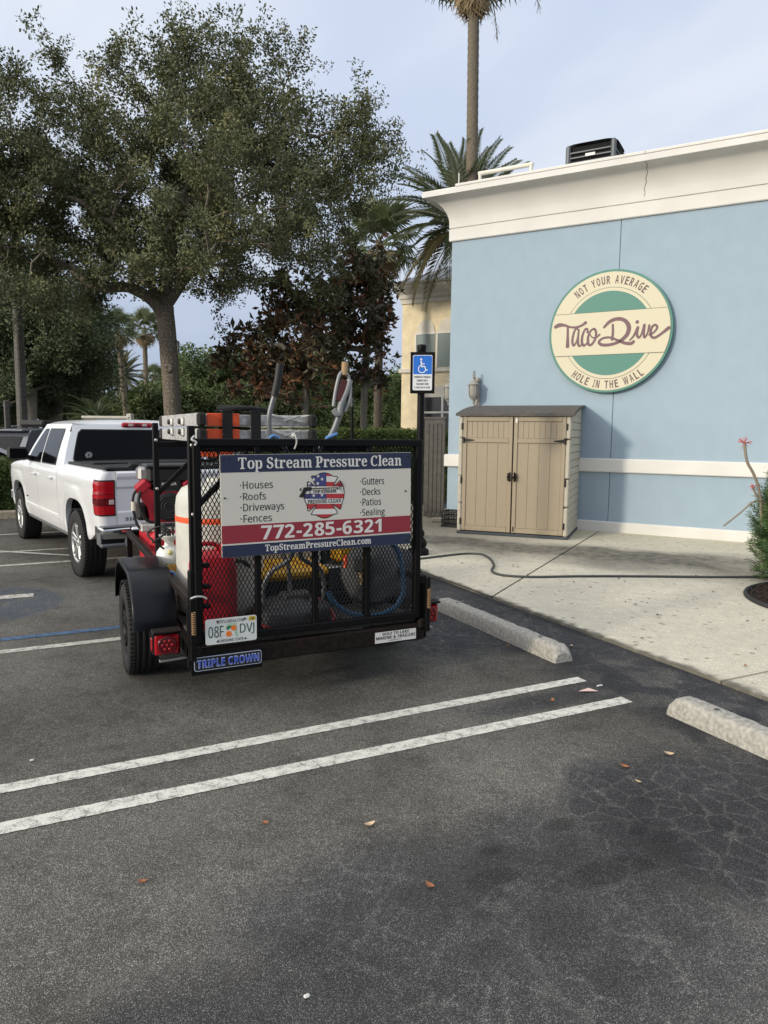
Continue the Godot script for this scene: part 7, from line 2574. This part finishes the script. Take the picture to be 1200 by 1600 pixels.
func place_frond(parent: Node, mesh: Mesh, m: Material, at: Vector3, yaw: float, pitch: float, roll := 0.0, s := 1.0, called := "frond") -> void:
	var o := put(called, mesh, m, parent)
	o.transform = Transform3D((Basis(Vector3.UP, yaw) * Basis(Vector3.RIGHT, -pitch) * Basis(Vector3.BACK, roll)).scaled(Vector3.ONE * s), at)

func palm_trunk(parent: Node, pts: Array, r0: float, r1: float, rings := 0.16) -> void:
	var sp := spline(pts, maxi(4, int(pts[0].distance_to(pts[-1]) / rings / maxi(1, pts.size() - 1))))
	var rad := []
	for i in sp.size():
		var t := float(i) / (sp.size() - 1)
		rad.append(lerpf(r0, r1, t) * (1.0 + (0.05 if i % 2 == 0 else -0.02)) + 0.08 * exp(-t * 18.0))
	part_tube("trunk", parent, M.palm_bark, sp, r0, 16, rad)

func build_palms() -> void:
	var g := RandomNumberGenerator.new()
	g.seed = 21
	var fm := [feather_frond(3.0, 0.75, 1.0, 60, 0.62), feather_frond(3.1, 0.6, 1.5, 60, 0.62), feather_frond(2.8, 0.3, 1.9, 56, 0.60)]
	# the big date palm between the buildings
	var d := thing("date_palm", "large feathery date palm between the blue and yellow buildings", "palm", Vector3(13.4, 0, -21.3))
	palm_trunk(d, [Vector3(0, 0, 0), Vector3(0.05, 4, 0), Vector3(0, 8.6, 0)], 0.26, 0.24)
	var crown := Vector3(0, 9.0, 0)
	var boot := MB.new()
	boot.lathe([Vector2(0.24, 8.1), Vector2(0.38, 8.4), Vector2(0.42, 8.8), Vector2(0.25, 9.2), Vector2(0, 9.25)], 16)
	put("crown_shaft", boot.mesh(), M.frond_old, d)
	for i in 64:
		var yaw := i * 2.39996
		var lv := i / 64.0
		var pitch := lerpf(1.3, -0.48, pow(lv, 0.9)) + g.randf_range(-0.1, 0.1)
		var m: Material = M.frond_grey if i % 3 == 0 else M.frond_green
		if lv > 0.82: m = M.frond_old
		place_frond(d, fm[0 if lv < 0.35 else (1 if lv < 0.7 else 2)], m, crown + Vector3(sin(yaw), 0, cos(yaw)) * 0.15 - Vector3(0, lv * 0.5, 0), yaw, pitch, g.randf_range(-0.4, 0.4), g.randf_range(0.88, 1.05))
	# the tall fan palm whose crown is cut by the top of the picture
	var w := thing("tall_fan_palm", "very tall slender fan palm rising past the top of the picture", "palm", Vector3(13.05, 0, -20.33))
	palm_trunk(w, [Vector3(0, 0, 0), Vector3(0.06, 6, 0), Vector3(0.0, 11, 0), Vector3(-0.08, 16.2, 0)], 0.21, 0.17, 0.11)
	var fan := [fan_leaf(1.1, 1.0, 26, 1), fan_leaf(1.0, 0.95, 24, 2, 0.7)]
	var dead := fan_leaf(0.6, 0.95, 22, 3, 0.9)
	for i in 54:
		var yaw := i * 2.39996
		place_frond(w, dead, M.frond_dead, Vector3(-0.08, 15.75 + (i % 9) * 0.12, 0) + Vector3(sin(yaw), 0, cos(yaw)) * 0.14, yaw, -1.1 - g.randf_range(0.0, 0.35), g.randf_range(-0.3, 0.3), g.randf_range(0.65, 0.85), "dead_frond")
	for i in 36:
		var yaw := i * 2.39996
		place_frond(w, fan[i % 2], M.frond_green, Vector3(-0.08, 16.6, 0), yaw, lerpf(1.2, -0.5, i / 36.0), g.randf_range(-0.3, 0.3))
	for k in 3:
		var a: float = [0.4, 0.7, -0.6][k]
		var dir := Vector3(cos(a), 0, sin(a))
		var st := spline([Vector3(-0.08, 16.5, 0), Vector3(-0.08, 16.3, 0) + dir * 1.0, Vector3(-0.08, 15.9, 0) + dir * 1.75, Vector3(-0.08, 15.2, 0) + dir * 2.1], 6)
		var fs := MB.new()
		fs.tube(st, 0.012, 5)
		for i in range(8, st.size()):
			for q in 3:
				fs.tube([st[i], st[i] + Vector3(g.randf_range(-0.12, 0.12), -0.22, g.randf_range(-0.12, 0.12))], 0.006, 4)
		put("flower_stalk", fs.mesh(), M.frond_dead, w)
	# fan palms in the distance
	var specs := [
		[Vector3(11.70, 0, -24.34), Vector3(0, 8.7, 0), 0.17, 0.9, "mid height fan palm behind the narrow magnolia"],
		[Vector3(5.75, 0, -41.77), Vector3(0, 7.3, 0), 0.15, 0.62, "straight thin fan palm left of the oak trunk"],
		[Vector3(4.15, 0, -35.87), Vector3(-0.42, 6.4, 0), 0.14, 0.55, "leaning fan palm with an old skirt left of the oak trunk"],
		[Vector3(7.69, 0, -51.96), Vector3(0, 5.3, 0), 0.16, 0.6, "small far fan palm close to the oak trunk"],
		[Vector3(8.9, 0, -57.0), Vector3(0.1, 5.2, 0), 0.16, 0.6, "lowest far fan palm beside the oak trunk"],
	]
	for s in specs:
		var p := thing("fan_palm", s[4], "palm", s[0], 0.0, "fan palms in the distance")
		palm_trunk(p, [Vector3.ZERO, s[1] * 0.5 + Vector3(0.02, 0, 0), s[1]], s[2], s[2] * 0.8, 0.3)
		for i in 40:
			var yaw := i * 2.39996
			var lv := i / 40.0
			place_frond(p, fan[i % 2] if lv < 0.7 else dead, (M.frond_green if i % 2 else M.frond_grey) if lv < 0.7 else M.frond_dead, s[1] - Vector3(0, 0.25 * lv, 0), yaw, lerpf(1.3, -1.2, lv) + g.randf_range(-0.15, 0.15), g.randf_range(-0.3, 0.3), s[3] * g.randf_range(0.85, 1.1), "frond" if lv < 0.7 else "dead_frond")
	var fd := thing("date_palm", "far feathery date palm left of the oak trunk", "palm", Vector3(4.1, 0, -38.1))
	palm_trunk(fd, [Vector3.ZERO, Vector3(0, 2.2, 0), Vector3(0, 4.2, 0)], 0.3, 0.27, 0.3)
	for i in 50:
		var yaw := i * 2.39996
		var lv := i / 50.0
		place_frond(fd, fm[0 if lv < 0.4 else 1], M.frond_grey if i % 4 else M.frond_old, Vector3(0, 4.5 - lv * 0.3, 0), yaw, lerpf(1.3, -0.5, lv), g.randf_range(-0.4, 0.4), 0.50)
	var pt := thing("palmetto", "dark palmetto clump with drooping fans below the left oak", "palm", Vector3(1.95, 0, -25.8))
	palm_trunk(pt, [Vector3.ZERO, Vector3(0.05, 0.8, 0), Vector3(0.0, 1.8, 0)], 0.16, 0.15, 0.3)
	for i in 34:
		var yaw := i * 2.39996
		place_frond(pt, feather_frond(2.2, 0.5, 1.1, 40, 0.5) if i == 0 else fm[1], M.frond_green, Vector3(0, 1.7 + 0.3 * (1.0 - i / 34.0), 0), yaw, lerpf(1.2, -0.2, i / 34.0), g.randf_range(-0.4, 0.4), 0.42)

# ---------------------------------------------------------------- hedges, bed, litter
func hedge(label: String, a: Vector3, b: Vector3, wide: float, high: float, y0: float, count: int, tones: Array, seed_: int) -> void:
	var mid := (a + b) * 0.5
	mid.y = y0
	var dir := (b - a)
	var len_ := dir.length()
	var o := thing("hedge", label, "hedge", mid, rad_to_deg(atan2(-dir.z, dir.x)))
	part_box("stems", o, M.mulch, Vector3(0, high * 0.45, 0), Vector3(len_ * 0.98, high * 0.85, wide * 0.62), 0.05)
	var g := RandomNumberGenerator.new()
	g.seed = seed_
	var f := FastNoiseLite.new()
	f.frequency = 0.9
	f.seed = seed_
	var xfs := []
	var cols := []
	for i in count:
		var x := g.randf_range(-0.5, 0.5) * len_
		var k := g.randf()
		var z := g.randf_range(-0.5, 0.5) * wide
		var y := g.randf() * high
		if k < 0.45: y = high * g.randf_range(0.9, 1.02)
		elif k < 0.95: z = wide * (0.5 if g.randf() < 0.75 else -0.5) * g.randf_range(0.85, 1.04)
		else: x = len_ * (0.5 if g.randf() < 0.5 else -0.5) * g.randf_range(0.98, 1.01)
		y += f.get_noise_2d(x * 2.0, z * 2.0) * 0.07
		z += f.get_noise_2d(x * 2.0 + 40.0, y * 2.0) * 0.07
		xfs.append(Transform3D(rand_basis(g, g.randf_range(0.7, 1.2)), Vector3(x, y, z)))
		cols.append(tones[0].lerp(tones[1], g.randf()))
	scatter(o, "foliage", leaf_cluster(16, 0.09, 0.055, 0.03, seed_), M.leaf, xfs, cols)

func build_hedges() -> void:
	# island kerb and planting bed beyond the bays
	var kb := MB.new()
	kb.box(Vector3(-3.0, 0.05, -15.475), Vector3(14.5, 0.20, 0.15), 0.03)
	struct("kerb", kb.mesh(), M.kerb_beige)
	struct("planting_bed", sheet(-10.0, -22.0, 4.25, -15.54, 0.10), M.mulch)
	struct("planting_bed", sheet(4.25, -40.0, 14.0, -15.0, 0.012), M.mulch)
	hedge("clipped green hedge on the island at the left edge", Vector3(-5.0, 0, -16.0), Vector3(0.6, 0, -16.0), 0.8, 0.95, 0.10, 7000, [Color(0.055, 0.085, 0.028), Color(0.11, 0.145, 0.045)], 51)
	hedge("clipped green hedge behind the trailer left of the yellow building", Vector3(4.7, 0, -16.3), Vector3(9.6, 0, -16.1), 0.9, 1.70, 0.01, 9000, [Color(0.060, 0.095, 0.028), Color(0.13, 0.17, 0.05)], 52)

func build_bed() -> void:
	var c := Vector3(7.55, 0.0, -4.27)
	var disc := MB.new()
	var rows := []
	var f := FastNoiseLite.new()
	f.frequency = 3.0
	for r in 9:
		var t := r / 8.0
		var row := []
		for k in 48:
			var a := TAU * k / 48
			var rr := 1.0 * (1.0 - t)
			row.append(Vector3(cos(a) * rr, 0.03 + 0.06 * sin(t * PI / 2) + f.get_noise_2d(cos(a) * rr * 3, sin(a) * rr * 3) * 0.02, sin(a) * rr))
		rows.append(row)
	disc.grid(rows, true, true)
	var bed := struct("mulch_bed", disc.mesh(), M.mulch)
	bed.position = c
	var ed := MB.new()
	var ring := []
	for k in 65:
		var a := TAU * k / 64
		ring.append(Vector3(cos(a) * 1.02, 0.035, sin(a) * 1.02))
	ed.tube(ring, 0.025, 8, false)
	put("edging", ed.mesh(), M.edging, bed)
	var chips := MB.new()
	var g := RandomNumberGenerator.new()
	g.seed = 61
	for i in 900:
		var a := g.randf() * TAU
		var rr := sqrt(g.randf()) * 0.98
		chips.box(Vector3(cos(a) * rr, 0.05 + 0.05 * (1.0 - rr) + g.randf() * 0.015, sin(a) * rr), Vector3(g.randf_range(0.02, 0.06), 0.008, g.randf_range(0.008, 0.016)), 0.0, rand_basis(g, 1.0))
	put("bark_chips", chips.mesh(), M.mulch, bed).set_meta("kind", "stuff")
	# yew-like shrub
	var s := thing("shrub", "dark green narrow leaved shrub at the right edge by the pavement", "shrub", Vector3(8.04, 0.05, -5.28))
	var xfs := []
	var cols := []
	for l in [[0.0, 0.28, 0.0, 0.42], [-0.06, 0.62, 0.02, 0.44], [0.0, 0.95, 0.0, 0.36], [0.02, 1.15, 0.0, 0.22], [-0.22, 0.75, 0.05, 0.26], [-0.22, 0.42, 0.1, 0.28], [0.25, 0.5, 0.0, 0.4]]:
		for i in int(1100 * l[3]):
			var dd: Vector3 = Vector3(g.randfn(), g.randfn(), g.randfn()).normalized() * pow(g.randf(), 0.35) * l[3]
			var p: Vector3 = Vector3(l[0], l[1], l[2]) + dd
			if p.y < 0.04: continue
			var up: Vector3 = (dd.normalized() * 0.9 + Vector3(0, 0.7, 0) + Vector3(g.randfn(), g.randfn(), g.randfn()) * 0.3).normalized()
			var x: Vector3 = up.cross(Vector3(0.3, 0.1, 1)).normalized()
			xfs.append(Transform3D(Basis(x, up, x.cross(up)).scaled(Vector3.ONE * g.randf_range(0.7, 1.2)), p))
			cols.append(Color(0.045, 0.085, 0.03).lerp(Color(0.11, 0.17, 0.045), pow(g.randf(), 1.4)))
	var nd := MB.new()
	nd.tube([Vector3.ZERO, Vector3(0, 0.13, 0)], 0.0025, 4, false)
	for i in 24:
		var a := i * 2.4
		var y := 0.015 + i * 0.005
		var d := Vector3(cos(a), 0.75, sin(a)).normalized()
		var side := d.cross(Vector3.UP).normalized() * 0.0045
		var p := Vector3(0, y, 0)
		nd.tri(p, p + d * 0.03 + side, p + d * 0.065)
		nd.tri(p, p + d * 0.065, p + d * 0.03 - side)
	scatter(s, "foliage", nd.mesh(), M.leaf, xfs, cols)
	for k in 7:
		var a := k * 0.9
		part_tube("stem", s, M.cane, [Vector3(cos(a) * 0.05, 0, sin(a) * 0.05), Vector3(cos(a) * 0.12, 0.4, sin(a) * 0.12), Vector3(cos(a) * 0.2, 0.9, sin(a) * 0.2)], 0.012, 6)
	# gaunt cane with red tips
	var cn := thing("cane_plant", "bare grey cane with a red flower tuft above the shrub", "plant", Vector3(7.85, 0.05, -5.55))
	var o3 := Vector3(7.85, 0.05, -5.55)
	part_tube("cane", cn, M.cane, spline([Vector3(7.85, 0.05, -5.55) - o3, Vector3(7.68, 0.7, -5.48) - o3, Vector3(7.56, 1.08, -5.45) - o3, Vector3(7.46, 1.30, -5.47) - o3, Vector3(7.37, 1.45, -5.5) - o3, Vector3(7.33, 1.66, -5.52) - o3], 6), 0.016, 8, [])
	part_tube("cane", cn, M.cane, spline([Vector3(7.66, 0.95, -5.44) - o3, Vector3(7.50, 0.99, -5.46) - o3, Vector3(7.32, 0.84, -5.52) - o3, Vector3(7.15, 0.70, -5.58) - o3], 6), 0.010, 8)
	part_tube("cane", cn, M.cane, [Vector3(7.52, 1.03, -5.45) - o3, Vector3(7.46, 1.15, -5.47) - o3], 0.012, 6)
	for q in [[7.33, 1.66, -5.52, 0.085], [7.46, 1.15, -5.47, 0.05]]:
		var tf := MB.new()
		for i in 22:
			var dv := Vector3(g.randfn(), g.randfn() * 0.7 + 0.4, g.randfn()).normalized()
			tf.tube([Vector3.ZERO, dv * q[3] * g.randf_range(0.6, 1.1)], 0.003, 4, false)
		put("flower_tuft", tf.mesh(), M.cane_red, cn, Vector3(q[0], q[1], q[2]) - o3)

func leaf_mesh(len_: float, wide: float, curl: float) -> ArrayMesh:
	var b := MB.new()
	var rows := []
	for i in 7:
		var t := i / 6.0
		var w := wide * 0.5 * sin(PI * clampf(t * 0.92 + 0.06, 0, 1))
		var y := curl * pow(t - 0.5, 2.0) * len_ * 4.0
		rows.append([Vector3(-w, y + w * 0.5, (t - 0.5) * len_), Vector3(0, y, (t - 0.5) * len_), Vector3(w, y + w * 0.5, (t - 0.5) * len_)])
	b.grid(rows)
	return b.mesh()

func build_litter() -> void:
	var lm := leaf_mesh(0.055, 0.03, 0.25)
	var spots := [[1.275, -2.689], [0.311, -2.697], [2.72, -2.62], [2.66, -2.47], [0.86, -2.9], [3.43, -4.62], [3.9, -4.4], [2.98, -3.52], [1.3, -2.2], [3.05, -2.63], [3.36, -2.06], [3.30, -2.18]]
	for i in spots.size():
		var q = spots[i]
		var o := put("fallen_leaf", lm, M.leaf_litter if i % 3 else M.leaf_pale, self, Vector3(q[0], 0.006, q[1]))
		o.rotation = Vector3(rng.randf_range(-0.15, 0.15), rng.randf() * TAU, rng.randf_range(-0.15, 0.15))
		o.scale = Vector3.ONE * (rng.randf_range(0.6, 0.95) if i < 9 else 1.0)
		tag(o, "small dry brown leaf lying on the car park asphalt", "leaf", "dry leaves on the asphalt")
	for i in 34:
		var x := rng.randf_range(4.5, 7.4)
		var z := rng.randf_range(-8.8, -3.2)
		if Vector2(x - 7.55, z + 4.27).length() < 1.15: continue
		var o := put("dead_leaf", lm, M.leaf_litter if i % 4 == 0 else M.joint_dark, self, Vector3(x, 0.026, z))
		o.rotation.y = rng.randf() * TAU
		o.scale = Vector3.ONE * rng.randf_range(0.4, 0.8)
		tag(o, "tiny dark dead leaf lying on the pale pavement", "leaf", "dead leaves on the pavement")
	var pp := PackedVector2Array([Vector2(-0.07, 0.015), Vector2(0.03, 0.03), Vector2(0.06, -0.03)])
	var pb := MB.new()
	pb.prism(pp, 0.0, 0.002, Transform3D(Basis(Vector3.RIGHT, -PI / 2 + 0.12), Vector3.ZERO))
	tag(put("paper_scrap", pb.mesh(), M.paper_pink, self, Vector3(3.31, 0.012, -3.55)), "pinkish torn paper scrap between the white line ends", "paper")
	var pb2 := MB.new()
	pb2.box(Vector3.ZERO, Vector3(0.05, 0.012, 0.012), 0.004)
	tag(put("white_stick", pb2.mesh(), M.pebble, self, Vector3(3.46, 0.008, -3.60)), "tiny white stick beside the pink paper scrap", "stick")
	for q in [[-0.072, -4.0], [0.69, -1.9]]:
		var sb := MB.new()
		sb.box(Vector3.ZERO, Vector3(0.02, 0.010, 0.014), 0.004)
		tag(put("pebble", sb.mesh(), M.pebble, self, Vector3(q[0], 0.008, q[1])), "small white pebble lying on the asphalt", "pebble", "white pebbles on the asphalt")
